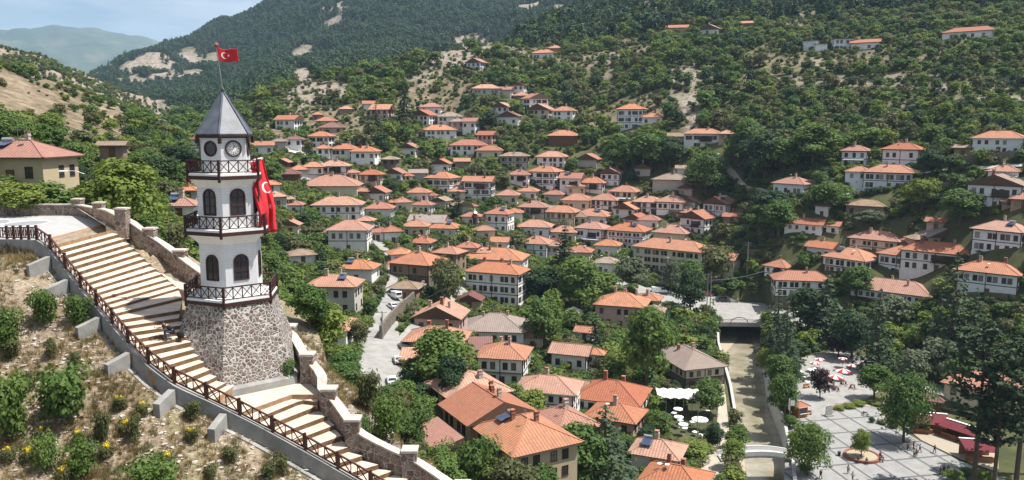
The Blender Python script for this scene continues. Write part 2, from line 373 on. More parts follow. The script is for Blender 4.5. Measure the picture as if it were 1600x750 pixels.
# ------------------------------------------------------------------ terrain: survey columns of (distance, sight-line row) or (distance, height, 1)
FARZ = [(2400, 330, 1), (3300, 260, 1)]
COLS = {
 -600: [(5, 40, 1), (80, 52, 1), (140, 58, 1), (210, 72, 1), (300, 96, 1), (450, 110, 1), (700, 150, 1), (1500, 130, 1), (3300, 180, 1)],
 -150: [(5, 20, 1), (70, 42, 1), (80, 50, 1), (110, 51, 1), (140, 56, 1), (210, 70, 1), (295, 96, 1), (340, 90, 1), (450, 85, 1), (700, 146, 1), (850, 120, 1), (1500, 90, 1), (3300, 150, 1)],
 0: [(5, 20, 1), (70, 42, 1), (80, 50, 1), (110, 51, 1), (140, 260), (210, 180), (290, 100), (330, 80, 1), (450, 75, 1), (700, 68), (850, 100, 1), (1500, 80, 1), (3300, 150, 1)],
 100: [(5, 20, 1), (70, 40, 1), (80, 49, 1), (130, 50, 1), (210, 200), (270, 150), (310, 125), (340, 72, 1), (450, 66, 1), (700, 86), (850, 90, 1), (1500, 80, 1), (3300, 150, 1)],
 170: [(5, 20, 1), (70, 38, 1), (80, 46, 1), (130, 47, 1), (175, 48, 1), (240, 195), (300, 155), (330, 66, 1), (470, 62, 1), (700, 125), (850, 80, 1), (1600, 122), (1750, 118), (2000, 150, 1), (3300, 150, 1)],
 215: [(5, 20, 1), (70, 36, 1), (80, 45, 1), (130, 46, 1), (195, 48, 1), (240, 225), (290, 172), (330, 62, 1), (520, 62, 1), (760, 148), (850, 75, 1), (1300, 150), (1600, 100), (1850, 92), (2200, 190, 1), (3300, 180, 1)],
 270: [(5, 20, 1), (66, 42, 1), (80, 44, 1), (135, 46, 1), (168, 300), (195, 280), (250, 235), (300, 208), (330, 58, 1), (700, 190), (1100, 155), (1500, 125), (1900, 74), (2300, 200, 1), (3300, 200, 1)],
 340: [(5, 20, 1), (66, 36, 1), (110, 36, 1), (170, 38, 1), (240, 43, 1), (300, 48, 1), (420, 210), (700, 180), (1000, 160), (1600, 100), (2000, 50), (2400, 250, 1), (3300, 220, 1)],
 420: [(5, 15, 1), (70, 30, 1), (100, 26, 1), (150, 23, 1), (231, 405), (259, 350), (290, 300), (350, 240), (390, 212), (480, 158), (560, 138), (620, 84, 1), (900, 125), (1600, 55), (1900, 12), (2400, 300, 1), (3300, 250, 1)],
 500: [(5, 12, 1), (75, 24, 1), (110, 18, 1), (160, 16, 1), (192, 493), (249, 400), (300, 330), (345, 260), (400, 212), (480, 150), (540, 120), (600, 88, 1), (900, 110), (1600, 22), (1800, -14), *FARZ],
 600: [(5, 8, 1), (85, 16, 1), (110, 14, 1), (148, 597), (210, 470), (249, 400), (310, 332), (345, 262), (420, 178), (520, 108), (580, 90, 1), (900, 98), (1700, -20), *FARZ],
 700: [(5, 6, 1), (85, 12, 1), (112, 11, 1), (150, 11.5, 1), (205, 500), (236, 450), (290, 372), (330, 320), (380, 248), (420, 200), (480, 120), (540, 77), (600, 100, 1), (1000, 66), (1700, -22), *FARZ],
 760: [(5, 6, 1), (60, 9, 1), (112, 9, 1), (171, 5.5, 1), (236, 478), (296, 365), (330, 322), (400, 208), (480, 108), (560, 68), (640, 105, 1), (1100, 60), (1700, -25), *FARZ],
 850: [(5, 5, 1), (112, 5, 1), (150, 4, 1), (181, 3, 1), (240, 480), (300, 400), (345, 318), (385, 228), (430, 185), (520, 93), (600, 62), (700, 34), (800, 150, 1), (1200, 24), (1700, -40), *FARZ],
 950: [(5, 3, 1), (129, 1.5, 1), (181, 2, 1), (227, 4, 1), (313, 390), (365, 268), (400, 200), (450, 150), (520, 80), (750, 20), (850, 0), (1100, 260, 1), (1700, 300, 1), (3300, 300, 1)],
 1050: [(5, 2, 1), (129, -.1, 1), (200, .5, 1), (240, 2, 1), (286, 441), (325, 340), (355, 265), (375, 205), (430, 130), (520, 58), (640, 10), (900, -60), (1700, 300, 1), (3300, 300, 1)],
 1120: [(5, 0, 1), (129, -.1, 1), (225, -.1, 1), (272, 2, 1), (288, 4, 1), (315, 360), (330, 332), (350, 232), (370, 200), (430, 130), (520, 58), (640, 0), (900, -70), (1700, 300, 1), (3300, 300, 1)],
 1240: [(5, 0, 1), (186, -.1, 1), (225, -.1, 1), (247, 1.8, 1), (268, 3, 1), (285, 373), (300, 305), (325, 250), (400, 150), (480, 70), (650, 0), (900, -70), (1700, 320, 1), (3300, 300, 1)],
 1330: [(5, 0, 1), (186, -.1, 1), (225, -.1, 1), (252, 3, 1), (266, 432), (280, 390), (292, 335), (325, 258), (400, 150), (465, 78), (630, 0), (900, -70), (1700, 320, 1), (3300, 300, 1)],
 1420: [(5, 0, 1), (186, -.1, 1), (225, -.1, 1), (256, 483), (270, 432), (284, 350), (296, 296), (318, 263), (390, 150), (450, 79), (620, 0), (900, -70), (1700, 320, 1), (3300, 300, 1)],
 1500: [(5, 0, 1), (190, -.1, 1), (225, -.1, 1), (246, 482), (258, 425), (268, 388), (278, 325), (300, 243), (370, 150), (450, 57), (640, 0), (900, -70), (1700, 320, 1), (3300, 300, 1)],
 1600: [(5, 0, 1), (190, -.1, 1), (225, -.1, 1), (246, 488), (256, 398), (270, 322), (295, 239), (370, 150), (450, 60), (650, 0), (900, -70), (1700, 320, 1), (3300, 300, 1)],
 2200: [(5, 2, 1), (190, 2, 1), (246, 8, 1), (270, 35, 1), (295, 52, 1), (370, 78, 1), (450, 112, 1), (650, 160, 1), (900, 230, 1), (1700, 320, 1), (3300, 300, 1)],
}
AZ0, AZ1, NA = R(-56), R(56), 760
ND = 680; DMIN, DMAX = 6.0, 3200.0
az_g = np.linspace(AZ0, AZ1, NA); ld_g = np.linspace(math.log(DMIN), math.log(DMAX), ND); d_g = np.exp(ld_g)
ca, cz = [], []
for px, pts in COLS.items():
    ds, zs, azs = [], [], []
    for p in pts:
        if len(p) == 3:
            q = at_d(px, 375, p[0]); ds.append(p[0]); zs.append(p[1]); azs.append(atan2(q.x, q.y))
        else:
            q = at_d(px, p[1], p[0]); ds.append(p[0]); zs.append(q.z); azs.append(atan2(q.x, q.y))
    ca.append(np.interp(d_g, ds, azs)); cz.append(np.interp(d_g, ds, zs))
ca = np.array(ca); cz = np.array(cz)
def blur(a, k, ax):
    ker = np.exp(-np.linspace(-2, 2, 2 * k + 1) ** 2); ker /= ker.sum()
    pad = [(0, 0), (0, 0)]; pad[ax] = (k, k); b = np.pad(a, pad, mode='edge'); o = np.zeros_like(a)
    for i, kk in enumerate(ker):
        sl = [slice(None), slice(None)]; sl[ax] = slice(i, i + a.shape[ax]); o += kk * b[tuple(sl)]
    return o
Z = np.empty((NA, ND))
for j in range(ND): Z[:, j] = np.interp(az_g, ca[:, j], cz[:, j])
Z = blur(blur(Z, 14, 0), 3, 1)

def vnoise(x, y, seed):
    r = np.random.RandomState(seed).rand(256, 256)
    xi = np.floor(x).astype(int); yi = np.floor(y).astype(int); fx = x - xi; fy = y - yi
    fx = fx * fx * (3 - 2 * fx); fy = fy * fy * (3 - 2 * fy)
    g = lambda a, b: r[a & 255, b & 255]
    return (g(xi, yi) * (1-fx) + g(xi+1, yi) * fx) * (1-fy) + (g(xi, yi+1) * (1-fx) + g(xi+1, yi+1) * fx) * fy - .5
def fbm(x, y, s, seed, o=4):
    t = 0; a = 1.
    for k in range(o):
        t = t + a * vnoise(x / s, y / s, seed + k); s /= 2.03; a *= .5
    return t
AZg, Dg = np.meshgrid(az_g, d_g, indexing='ij')
Xg, Yg = Dg * np.sin(AZg), Dg * np.cos(AZg)
k1 = np.clip((Dg - 330) / 300, 0, 1); k2 = np.clip((Dg - 800) / 500, 0, 1)
Z += fbm(Xg, Yg, 60, 3) * 5 * k1 + fbm(Xg, Yg, 260, 9, 5) * 55 * k2 * np.clip((Z - 70) / 80, 0, 1)
rid = np.abs(fbm(Xg, Yg, 200, 31, 4)); Z += -rid * 40 * k2 * np.clip((Z - 90) / 80, 0, 1)
kl = np.clip((Dg - 185) / 60, 0, 1) * np.clip((R(-21) - AZg) / R(3), 0, 1) * (1 - k2)
Z += kl * fbm(Xg, Yg, 28, 17) * 4
kr = np.clip((Dg - 430) / 80, 0, 1) * np.clip((1100 - Dg) / 200, 0, 1) * np.clip((R(-20) - AZg) / R(2), 0, 1)
Z += kr * (fbm(Xg, Yg, 55, 91, 5) * 9 - np.abs(fbm(Xg, Yg, 38, 95, 4)) * 12)

# ------------------------------------------------------------------ the tower hill: staircase edges (rail side L, wall side W), surveyed
def pl_interp(pts, n):                            # evenly resampled polyline
    pts = [Vector(p) for p in pts]; ln = [0]
    for a, b in zip(pts, pts[1:]): ln.append(ln[-1] + (b - a).length)
    out = []
    for i in range(n):
        t = ln[-1] * i / (n - 1); k = max(j for j in range(len(ln)) if ln[j] <= t + 1e-9); k = min(k, len(pts) - 2)
        f = (t - ln[k]) / max(ln[k+1] - ln[k], 1e-9); out.append(pts[k].lerp(pts[k+1], f))
    return out
LPX = [(60, 378, 62.2), (70, 387, 61.8), (120, 451, 58), (160, 496, 55), (200, 545, 51.9), (235, 579, 50.2), (275, 608, 48.9), (330, 632, 47.8), (400, 667, 46.4), (480, 711, 44.8), (560, 757, 43.2), (640, 803, 41.6), (720, 855, 40.2)]
LP = [at_d(*p) for p in LPX]
def on_L(px):
    for (a, b) in zip(LPX, LPX[1:]):
        if a[0] <= px <= b[0]:
            t = (px - a[0]) / (b[0] - a[0]); return at_d(px, a[1] + t * (b[1] - a[1]), a[2] + t * (b[2] - a[2]))
PLZ = 53.2                                        # plaza level
STEPS = []                                        # (L, R) edge of every step, top to bottom, both at the same height
RU = [(165, 352), (176, 359), (185, 366), (194, 373), (202, 381), (210, 388), (218, 396), (226, 404), (235, 412), (244, 420), (253, 428), (262, 436), (270, 443), (279, 450)]
for i, r in enumerate(RU):
    l = on_L(63 + i * (152 - 63) / 13); STEPS.append((l, at_z(*r, l.z)))
for lx, r in ((170, (284, 465)), (177, (281, 485)), (185, (279, 497)), (193, (274, 509)), (202, (272, 519)), (211, (272, 530)), (220, (272, 542)), (234, (276, 555)), (248, (286, 567)), (264, (300, 578)), (284, (318, 590)), (306, (336, 602)), (330, (365, 610)), (350, (385, 612))):
    l = on_L(lx - 11 - max(0, lx - 230) * .11); STEPS.append((l, at_z(*r, l.z)))
NLAND = len(STEPS)                                # landing before the tower follows
for lx, c, r in ((391, (455, 617), (497, 617)), (412, (471, 625), (496, 628)), (431, None, (496, 634)), (452, None, (513, 649)), (473, None, (523, 664)), (493, None, (534, 681)), (515, None, (546, 698)), (538, None, (566, 712)), (561, None, (591, 726)), (584, None, (616, 735)), (606, None, (640, 748)), (630, None, (668, 764)), (655, None, (695, 782)), (690, None, (725, 806))):
    l = on_L(lx - 26); STEPS.append((l, at_z(*r, l.z)) if c is None else (l, at_z(*c, l.z), at_z(*r, l.z)))
WPX = [(-260, 337, PLZ), (-60, 337, PLZ), (118, 337, PLZ), (166, 346, PLZ), (206, 371, None), (252, 403, None), (301, 441, None)]
stz = lambda i: STEPS[i][0].z
WP = [at_z(-260, 337, PLZ), at_z(-60, 337, PLZ), at_z(118, 337, PLZ), at_z(166, 347, PLZ), at_z(206, 370, stz(3)), at_z(252, 402, stz(8)), at_z(301, 440, stz(13))]
low = [(498, 612, NLAND), (498, 634, NLAND + 2), (515, 648, NLAND + 3), (548, 696, NLAND + 6), (568, 710, NLAND + 7), (594, 724, NLAND + 8), (642, 746, NLAND + 10), (727, 804, NLAND + 13)]
WLOW = [at_z(a, b, stz(i)) for a, b, i in low]
WP += [at_z(452, 545, stz(NLAND) + 1.2), at_z(470, 578, stz(NLAND) + .4)] + WLOW
LALL = [at_z(-260, 372, PLZ), at_z(-80, 374, PLZ), at_z(0, 376, PLZ)] + LP
def near_pl(X, Y, P):                             # distance to polyline and its height there
    bd = np.full(X.shape, 1e9); bz = np.zeros(X.shape)
    for a, b in zip(P, P[1:]):
        ex, ey = b.x - a.x, b.y - a.y; q = ex * ex + ey * ey + 1e-9
        t = np.clip(((X - a.x) * ex + (Y - a.y) * ey) / q, 0, 1)
        dd = np.hypot(X - a.x - t * ex, Y - a.y - t * ey); m = dd < bd
        bd = np.where(m, dd, bd); bz = np.where(m, a.z + t * (b.z - a.z), bz)
    return bd, bz
def inside(X, Y, poly):
    r = np.zeros(X.shape, bool); n = len(poly)
    for i in range(n):
        a, b = poly[i], poly[(i + 1) % n]
        c = ((a[1] > Y) != (b[1] > Y)) & (X < (b[0] - a[0]) * (Y - a[1]) / (b[1] - a[1] + 1e-12) + a[0])
        r ^= c
    return r
nearm = d_g < 190; J = int(nearm.sum())
X, Y = Xg[:, :J], Yg[:, :J]
dl, zl = near_pl(X, Y, LALL); dw, zw = near_pl(X, Y, WP)
hpoly = [(p.x, p.y) for p in LALL] + [(p.x, p.y) for p in reversed(WP)]
ins = inside(X, Y, hpoly)
rough = fbm(X, Y, 5, 41, 4)
wid = 1 + 3.2 * np.clip((X + 15.5) / 7, 0, 1); AZn = AZg[:, :J]; steep = np.clip((AZn - R(-14)) / R(4), 0, 1)
drop = steep * (.45 * np.minimum(dw, wid) + 2.2 * np.maximum(dw - wid, 0)) + (1 - steep) * .60 * dw
out_z = np.where(dl < dw, zl - .95 - .29 * dl + rough * np.clip(dl / 4, .1, 1.1), zw - .15 - drop + rough * 1.5 * np.clip(dw / 3, .1, 1)) - 1.8 * np.clip(X + 5.0, 0, 60)
ds_, zs_ = np.full(X.shape, 1e9), np.zeros(X.shape)
for s in STEPS:
    dd, zz = near_pl(X, Y, list(s)); m_ = dd < ds_; ds_ = np.where(m_, dd, ds_); zs_ = np.where(m_, zz, zs_)
in_z = np.minimum(zs_, np.minimum(zl, zw) + 2) - .9
hill = np.where(ins, in_z, out_z)
T = np.maximum(Z[:, :J], hill); Z[:, :J] = T
HILL = np.zeros(Z.shape); HILL[:, :J] = (hill >= T - .01)

# river channel
RZ = -4.2
RL = [at_z(1118, 508, RZ), at_z(1120, 560, RZ), at_z(1138, 630, RZ), at_z(1147, 690, RZ), at_z(1150, 760, RZ), at_z(1150, 860, RZ)]
RR = [at_z(1196, 508, RZ), at_z(1192, 560, RZ), at_z(1203, 630, RZ), at_z(1226, 690, RZ), at_z(1240, 760, RZ), at_z(1250, 860, RZ)]
far_l, far_r = at_z(1117, 502, RZ), at_z(1195, 502, RZ)
RL = [far_l] + RL; RR = [far_r] + RR
rpoly = [(p.x, p.y) for p in RL] + [(p.x, p.y) for p in reversed(RR)]
Z[inside(Xg, Yg, rpoly)] = RZ - .6
nearsq = (Dg < 232) & (AZg > R(12)) & (Z > -1) & (Z < .9)
Z[nearsq] = -.12

def tz(x, y):
    a = (atan2(x, y) - AZ0) / (AZ1 - AZ0) * (NA - 1); b = (math.log(max(hypot(x, y), DMIN)) - ld_g[0]) / (ld_g[-1] - ld_g[0]) * (ND - 1)
    i = min(max(int(a), 0), NA - 2); j = min(max(int(b), 0), ND - 2); a = min(max(a - i, 0), 1); b = min(max(b - j, 0), 1)
    return (Z[i, j] * (1-a) + Z[i+1, j] * a) * (1-b) + (Z[i, j+1] * (1-a) + Z[i+1, j+1] * a) * b
def hit(px, py, dmin=90., dmax=3000., dflt=None):  # where a sight line meets the ground
    x, y, z = ray(px, py); h = hypot(x, y); x /= h; y /= h; z /= h
    d = dmin
    while d < dmax:
        if CAMZ + z * d < tz(x * d, y * d):
            lo, hi = d / 1.006, d
            for _ in range(12):
                mid = (lo + hi) / 2
                if CAMZ + z * mid < tz(x * mid, y * mid): hi = mid
                else: lo = mid
            return Vector((x * hi, y * hi, tz(x * hi, y * hi)))
        d *= 1.006
    d = dflt or dmax
    return Vector((x * d, y * d, tz(x * d, y * d)))

# bare ground, scree and meadow patches (row/column blobs are only used to find where they lie on the hills)
BARE = [(735, 72, 75, 7, 1), (690, 82, 40, 10, .8), (845, 14, 45, 12, 1), (800, 24, 30, 6, .8), (512, 142, 36, 9, 1), (480, 152, 30, 8, .8), (245, 104, 95, 24, 1.2), (225, 122, 60, 14, 1.1), (300, 92, 40, 14, .9), (500, 24, 16, 14, 1), (535, 8, 18, 8, .9),
        (545, 40, 25, 5, 1), (470, 118, 14, 26, .9), (433, 45, 10, 14, .7), (700, 62, 18, 5, .9), (1005, 10, 18, 10, .9), (1062, 122, 42, 20, .8), (1085, 178, 18, 34, 1), (1060, 160, 16, 14, .7), (630, 10, 22, 5, .5),
        (1350, 130, 90, 6, .7), (1500, 135, 90, 6, .9), (1560, 155, 60, 5, .8), (1430, 118, 60, 5, .7), (1500, 200, 60, 12, .5), (1300, 20, 60, 6, .5), (1420, 12, 60, 6, .5), (1280, 105, 25, 8, .8), (950, 105, 14, 30, .5), (1230, 130, 50, 6, .5), (660, 110, 20, 14, .5),
        (460, 5, 8, 6, .7), (375, 150, 10, 8, .7), (1080, 30, 25, 5, .5), (1210, 12, 60, 5, .6), (1545, 20, 50, 5, .4), (1380, 165, 60, 5, .6), (960, 130, 30, 6, .5)]
def bare_at(px, py):
    v = np.zeros(np.shape(px))
    for bx, by, rx, ry, k in BARE:
        if 350 < bx < 720 and by < 130: rx, ry, k = rx * 1.7, ry * 1.6, k * 1.15
        v = np.maximum(v, k * np.clip(1.6 - np.hypot((px - bx) / rx, (py - by) / ry), 0, 1))
    return v
dep = Yg * CP - (Z - CAMZ) * SP
PXg = 800 + F * Xg / np.maximum(dep, 1); PYg = 375 - F * (Yg * SP + (Z - CAMZ) * CP) / np.maximum(dep, 1)
VIS = np.zeros(Z.shape, bool)
el = (Z - CAMZ) / Dg; VIS = el >= np.maximum.accumulate(el, axis=1) - .004
dry0 = np.clip((R(-22.2) - AZg) / R(1.5), 0, 1)
bare = np.where(Dg > 330, bare_at(PXg + fbm(Xg, Yg, 30, 5) * 26 + k2 * fbm(Xg, Yg, 170, 7, 5) * 60, PYg + fbm(Xg, Yg, 30, 6) * 14 + k2 * fbm(Xg, Yg, 170, 8, 5) * 34), 0)
bare = bare * np.where(Dg > 900, np.clip(.92 + fbm(Xg, Yg, 45, 23, 4) * 2.2, 0, 1), 1)
bare = np.maximum(bare, .78 * dry0 * np.clip((Dg - 400) / 80, 0, 1) * np.clip((1100 - Dg) / 100, 0, 1))
dry = np.clip((R(-22.2) - AZg) / R(1.5), 0, 1) * np.clip((Dg - 170) / 50, 0, 1) * np.clip((1000 - Dg) / 100, 0, 1)
town = np.clip((340 - Dg) / 60, 0, 1) * (1 - dry)
terr = np.clip((np.sin(Z / 2.1 + fbm(Xg, Yg, 60, 71) * 3) - .25) * 2, 0, 1) * np.clip((PXg - 1180) / 120, 0, 1) * np.clip((215 - PYg) / 40, 0, 1)
clear = np.clip(np.maximum((fbm(Xg, Yg, 46, 61, 4) - .04) * 6, terr * (fbm(Xg, Yg, 70, 81) * 2 + .75)), 0, 1) * np.clip((Dg - 330) / 60, 0, 1) * (1 - .6 * k2)
STEEP = np.zeros(Z.shape); STEEP[:, :J] = np.where(ins | (dl < dw), 0, np.clip((X + 17) / 4, 0, 1))
zone = np.stack([np.clip(bare, 0, 1), np.maximum(dry, clear * .75), HILL, STEEP], -1)

verts = np.stack([Xg, Yg, Z], -1).reshape(-1, 3)
ii, jj = np.meshgrid(np.arange(NA - 1), np.arange(ND - 1), indexing='ij'); q = (ii * ND + jj).ravel()
quads = np.stack([q, q + 1, q + ND + 1, q + ND], -1)[:, ::-1]
def np_mesh(name, verts, faces, mats, smooth=False, midx=None):
    me = bpy.data.meshes.new(name); nv, nf, k = len(verts), len(faces), faces.shape[1]
    me.vertices.add(nv); me.vertices.foreach_set('co', np.ascontiguousarray(verts, np.float32).ravel())
    me.loops.add(nf * k); me.loops.foreach_set('vertex_index', np.ascontiguousarray(faces, np.int32).ravel())
    me.polygons.add(nf); me.polygons.foreach_set('loop_start', np.arange(0, nf * k, k, dtype=np.int32))
    me.polygons.foreach_set('loop_total', np.full(nf, k, np.int32))
    for mm in (mats if isinstance(mats, (list, tuple)) else [mats]): me.materials.append(mm)
    if smooth: me.polygons.foreach_set('use_smooth', np.ones(nf, bool))
    if midx is not None: me.polygons.foreach_set('material_index', np.ascontiguousarray(midx, np.int32))
    me.update(calc_edges=True); return me

m = N('terrain', .95); v = m.coord()
zat = m.node('ShaderNodeAttribute', attribute_name='zone'); zb = m.sep(zat.outputs['Color'])
n1 = m.noise(.045, v, 8, .62); n2 = m.noise(.5, v, 6, .65); n3 = m.noise(4., v, 5, .7); n0 = m.noise(.018, v, 7, .7); nmid = m.noise(.13, v, 7, .72)
def boost(q, k): return m.math('MULTIPLY_ADD', q, k, .5 - .5 * k)
green = m.ramp(boost(m.math('MULTIPLY_ADD', nmid, .5, m.math('MULTIPLY', n1, .5)), 1.6), [(.34, (.045, .055, .020)), (.50, (.075, .082, .030)), (.62, (.125, .112, .045)), (.74, (.20, .155, .085))])
green = m.mix(m.math('MULTIPLY', n3, .5), green, (.055, .06, .028))
rock = m.ramp(boost(m.math('MULTIPLY_ADD', nmid, .5, m.math('MULTIPLY_ADD', n1, .25, m.math('MULTIPLY', n2, .25))), 1.9), [(.36, (.105, .085, .065)), (.46, (.22, .175, .14)), (.54, (.30, .255, .21)), (.62, (.235, .20, .16)), (.67, (.10, .10, .055))])
drycol = m.ramp(boost(m.math('MULTIPLY_ADD', nmid, .55, m.math('MULTIPLY', n2, .45)), 1.4), [(.36, (.070, .062, .032)), (.45, (.13, .105, .062)), (.54, (.195, .148, .10)), (.66, (.27, .22, .155))])
hillc = m.ramp(m.math('MULTIPLY_ADD', n3, .6, m.math('MULTIPLY', n2, .4)), [(.34, (.085, .066, .045)), (.45, (.20, .152, .105)), (.56, (.30, .24, .175)), (.70, (.43, .375, .30))])
hn = m.noise(.22, v, 4); hillc = m.mix(m.math('MULTIPLY', m.ramp(hn, [(.5, (0, 0, 0)), (.62, (1, 1, 1))]), .5), hillc, (.16, .15, .06))
c = m.mix(zb[1], green, drycol); c = m.mix(zb[0], c, rock); c = m.mix(zb[2], c, hillc)
sc_ = m.ramp(m.math('MULTIPLY_ADD', n3, .55, m.math('MULTIPLY', n2, .45)), [(.38, (.10, .08, .065)), (.5, (.25, .205, .17)), (.66, (.44, .39, .34))]); c = m.mix(m.math('MULTIPLY', zat.outputs['Alpha'], zb[2]), c, sc_)
m.color(c); m.bump(m.math('ADD', m.math('MULTIPLY', n2, 2.), n3), .6, .12)
me = np_mesh('terrain', verts, quads, M['terrain'], True)
at = me.color_attributes.new('zone', 'FLOAT_COLOR', 'POINT'); at.data.foreach_set('color', zone.astype(np.float32).ravel())
tag(link('terrain', me), 'hilly ground of the valley with bare slopes and wooded hillsides', kind='structure')

# far blue ranges beyond the valley mouth
def far_range(name, d0, d1, crest, label, seed):
    pxs = np.array([c[0] for c in crest]); pys = np.array([c[1] for c in crest])
    nx, nd = 260, 40; cx = np.linspace(pxs[0], pxs[-1], nx); vs = np.zeros((nx, nd, 3))
    for i, px in enumerate(cx):
        top = at_d(px, float(np.interp(px, pxs, pys)), d1); dirx, diry = top.x / d1, top.y / d1
        for j in range(nd):
            t = j / (nd - 8); d = d0 + (d1 - d0) * t
            z = -40 + (top.z + 40) * (t ** .85 if t <= 1 else 1 - (t - 1) * 2)
            vs[i, j] = (dirx * d, diry * d, z)
    X, Y = vs[..., 0], vs[..., 1]; env = np.sin(np.clip(np.linspace(0, 1, nd), 0, 1) * pi)[None]
    vs[..., 2] += fbm(X, Y, 900, seed, 5) * 170 * env - np.abs(fbm(X, Y, 500, seed + 9, 4)) * 220 * env
    a, b = np.meshgrid(np.arange(nx - 1), np.arange(nd - 1), indexing='ij'); q = (a * nd + b).ravel()
    tag(link(name, np_mesh(name, vs.reshape(-1, 3), np.stack([q, q + nd, q + nd + 1, q + 1], -1), M['far_hill'], True)), label, kind='structure')
m = N('far_hill', .95); v = m.coord()
m.color(m.ramp(m.noise(.0035, v, 8, .65), [(.40, (.035, .055, .032)), (.56, (.06, .078, .045)), (.70, (.12, .115, .075))]))
far_range('hills', 4200, 7600, [(-700, 30), (-300, 44), (-100, 50), (0, 44), (40, 44), (90, 50), (140, 54), (195, 53), (215, 55), (240, 61), (262, 70), (290, 82), (330, 110), (420, 150)], 'blue wooded mountains closing the far end of the valley', 51)

# draped sheets (roads) ------------------------------------------------
def drape(name, left, right, matn, label, lift=.12, n=60, dmin=95.):
    a = pl_interp([hit(*p, dmin=dmin) for p in left], n); b = pl_interp([hit(*p, dmin=dmin) for p in right], n)
    W = 9; vs = np.zeros((n, W, 3))
    for i in range(n):
        for j in range(W):
            p = a[i].lerp(b[i], j / (W - 1)); vs[i, j] = (p.x, p.y, tz(p.x, p.y) + lift)
    for _ in range(2): vs[1:-1, :, 2] = np.maximum(vs[1:-1, :, 2], (vs[:-2, :, 2] + vs[2:, :, 2]) / 2)
    q, r = np.meshgrid(np.arange(n - 1), np.arange(W - 1), indexing='ij'); k = (q * W + r).ravel()
    o = tag(link(name, np_mesh(name, vs.reshape(-1, 3), np.stack([k, k + 1, k + W + 1, k + W], -1), M[matn], True)), label, kind='structure')
    ROADPOLY.append([(p.x, p.y) for p in a] + [(p.x, p.y) for p in reversed(b)])
    return o
ROADPOLY = []
drape('road', [(560, 640), (556, 560), (568, 522), (590, 480), (606, 440), (606, 410), (592, 388), (575, 372)], [(640, 640), (634, 600), (626, 560), (622, 500), (634, 455), (620, 425), (612, 395), (590, 368)], 'asphalt', 'pale lane climbing between the old houses below the tower')
drape('street', [(606, 565), (625, 525), (655, 492), (690, 470), (712, 455), (724, 425)], [(634, 570), (648, 535), (676, 503), (704, 478), (730, 462), (738, 430)], 'asphalt', 'grey street forking behind the low stone wall', .2)
drape('bridge_road', [(940, 428), (1000, 447), (1060, 457), (1100, 462), (1150, 472), (1200, 482), (1290, 500)], [(940, 447), (1000, 470), (1060, 482), (1110, 493), (1160, 499), (1200, 503), (1290, 520)], 'asphalt', 'grey main road crossing the river on a low bridge', .15)
drape('hill_road', [(420, 230), (455, 235), (480, 240), (497, 247), (505, 256)], [(420, 234), (455, 239), (478, 245), (492, 252), (500, 262)], 'concrete_pale', 'pale road curving up past the upper houses', .4, dmin=200)
drape('path', [(1120, 248), (1128, 262), (1140, 275), (1180, 300), (1200, 308)], [(1128, 246), (1138, 258), (1150, 270), (1188, 295), (1210, 304)], 'track_gravel', 'pale track winding down through the trees', .4, dmin=200)
drape('lane', [(1290, 312), (1340, 298), (1400, 276), (1480, 266), (1540, 262), (1640, 262)], [(1290, 316), (1340, 302), (1400, 280), (1480, 269), (1540, 266), (1640, 266)], 'concrete_pale', 'narrow lane crossing the slope between terrace walls', .4, dmin=200)
drape('parking_yard', [(240, 286), (255, 283), (290, 276), (330, 270)], [(240, 280), (255, 277), (290, 270), (330, 264)], 'track_gravel', 'small gravel yard on the hillside behind the tower', .25, dmin=120)
# ------------------------------------------------------------------ clock tower
TD = 55.0
def zlev(py, px=352, d=TD): return at_d(px, py, d).z
axis = at_d(360, 375, TD); TX, TY = axis.x, axis.y
view = atan2(TX, TY)                              # azimuth of the tower
GZ = at_d(340, 608, TD - 4.0).z                   # ground at the near corner
tower = empty('clock_tower', (TX, TY, GZ), 0, 'white six-sided clock tower with dark balconies on a stone base', 'clock tower')
HX = R(-11)
def hexpt(k, r, z=0):                             # k=0 front corner, k=1 right, ... seen from the camera
    a = HX + R(60) * k; r *= .925
    ox, oy = r * sin(a), -r * cos(a)              # camera frame: right, away
    c, s = cos(-view), sin(-view)
    return Vector((ox * c - oy * s, ox * s + oy * c, z))
def hexring(r, z): return [hexpt(k, r, z) for k in range(6)]
def hexlathe(mb, prof, m=0, cap=(True, True)):
    b = len(mb.v); vs = []
    for r, z in prof: vs += hexring(r, z)
    fs = []
    for i in range(len(prof) - 1):
        for k in range(6): fs.append((i*6+k, i*6+(k+1) % 6, (i+1)*6+(k+1) % 6, (i+1)*6+k))
    if cap[0]: fs.append(tuple(reversed(range(6))))
    if cap[1]: fs.append(tuple((len(prof)-1)*6+k for k in range(6)))
    mb.add(vs, fs, m); return mb
fz = lambda py, r, px: at_d(px, py, TD - r * .925 * cos(R(11))).z - GZ     # height read at the front corner of a ring of radius r
Zb3r, Zb3 = fz(451, 3.3, 345), fz(472, 3.3, 345)
Zb2r, Zb2 = fz(341, 3.05, 334), fz(362, 3.05, 334)
Zb1r, Zb1 = fz(252, 2.7, 332), fz(273, 2.7, 332)
Zev = fz(212, 1.85, 336); Zap = zlev(143, 346) - GZ
hexlathe(MB(), [(5.15, -1.5), (4.95, -.1), (4.45, 1.6), (3.55, Zb3 - 1.3), (3.2, Zb3 - .3)]).build('stone_base', M['tower_stone'], tower)
hexlathe(MB(), [(5.3, -1.3), (5.22, .0), (5.0, .16)]).build('plinth', M['concrete'], tower)
hexlathe(MB(), [(2.2, Zb3 - .4), (2.2, Zb2 - 1.0)]).build('lower_storey', M['clapboard_white'], tower)
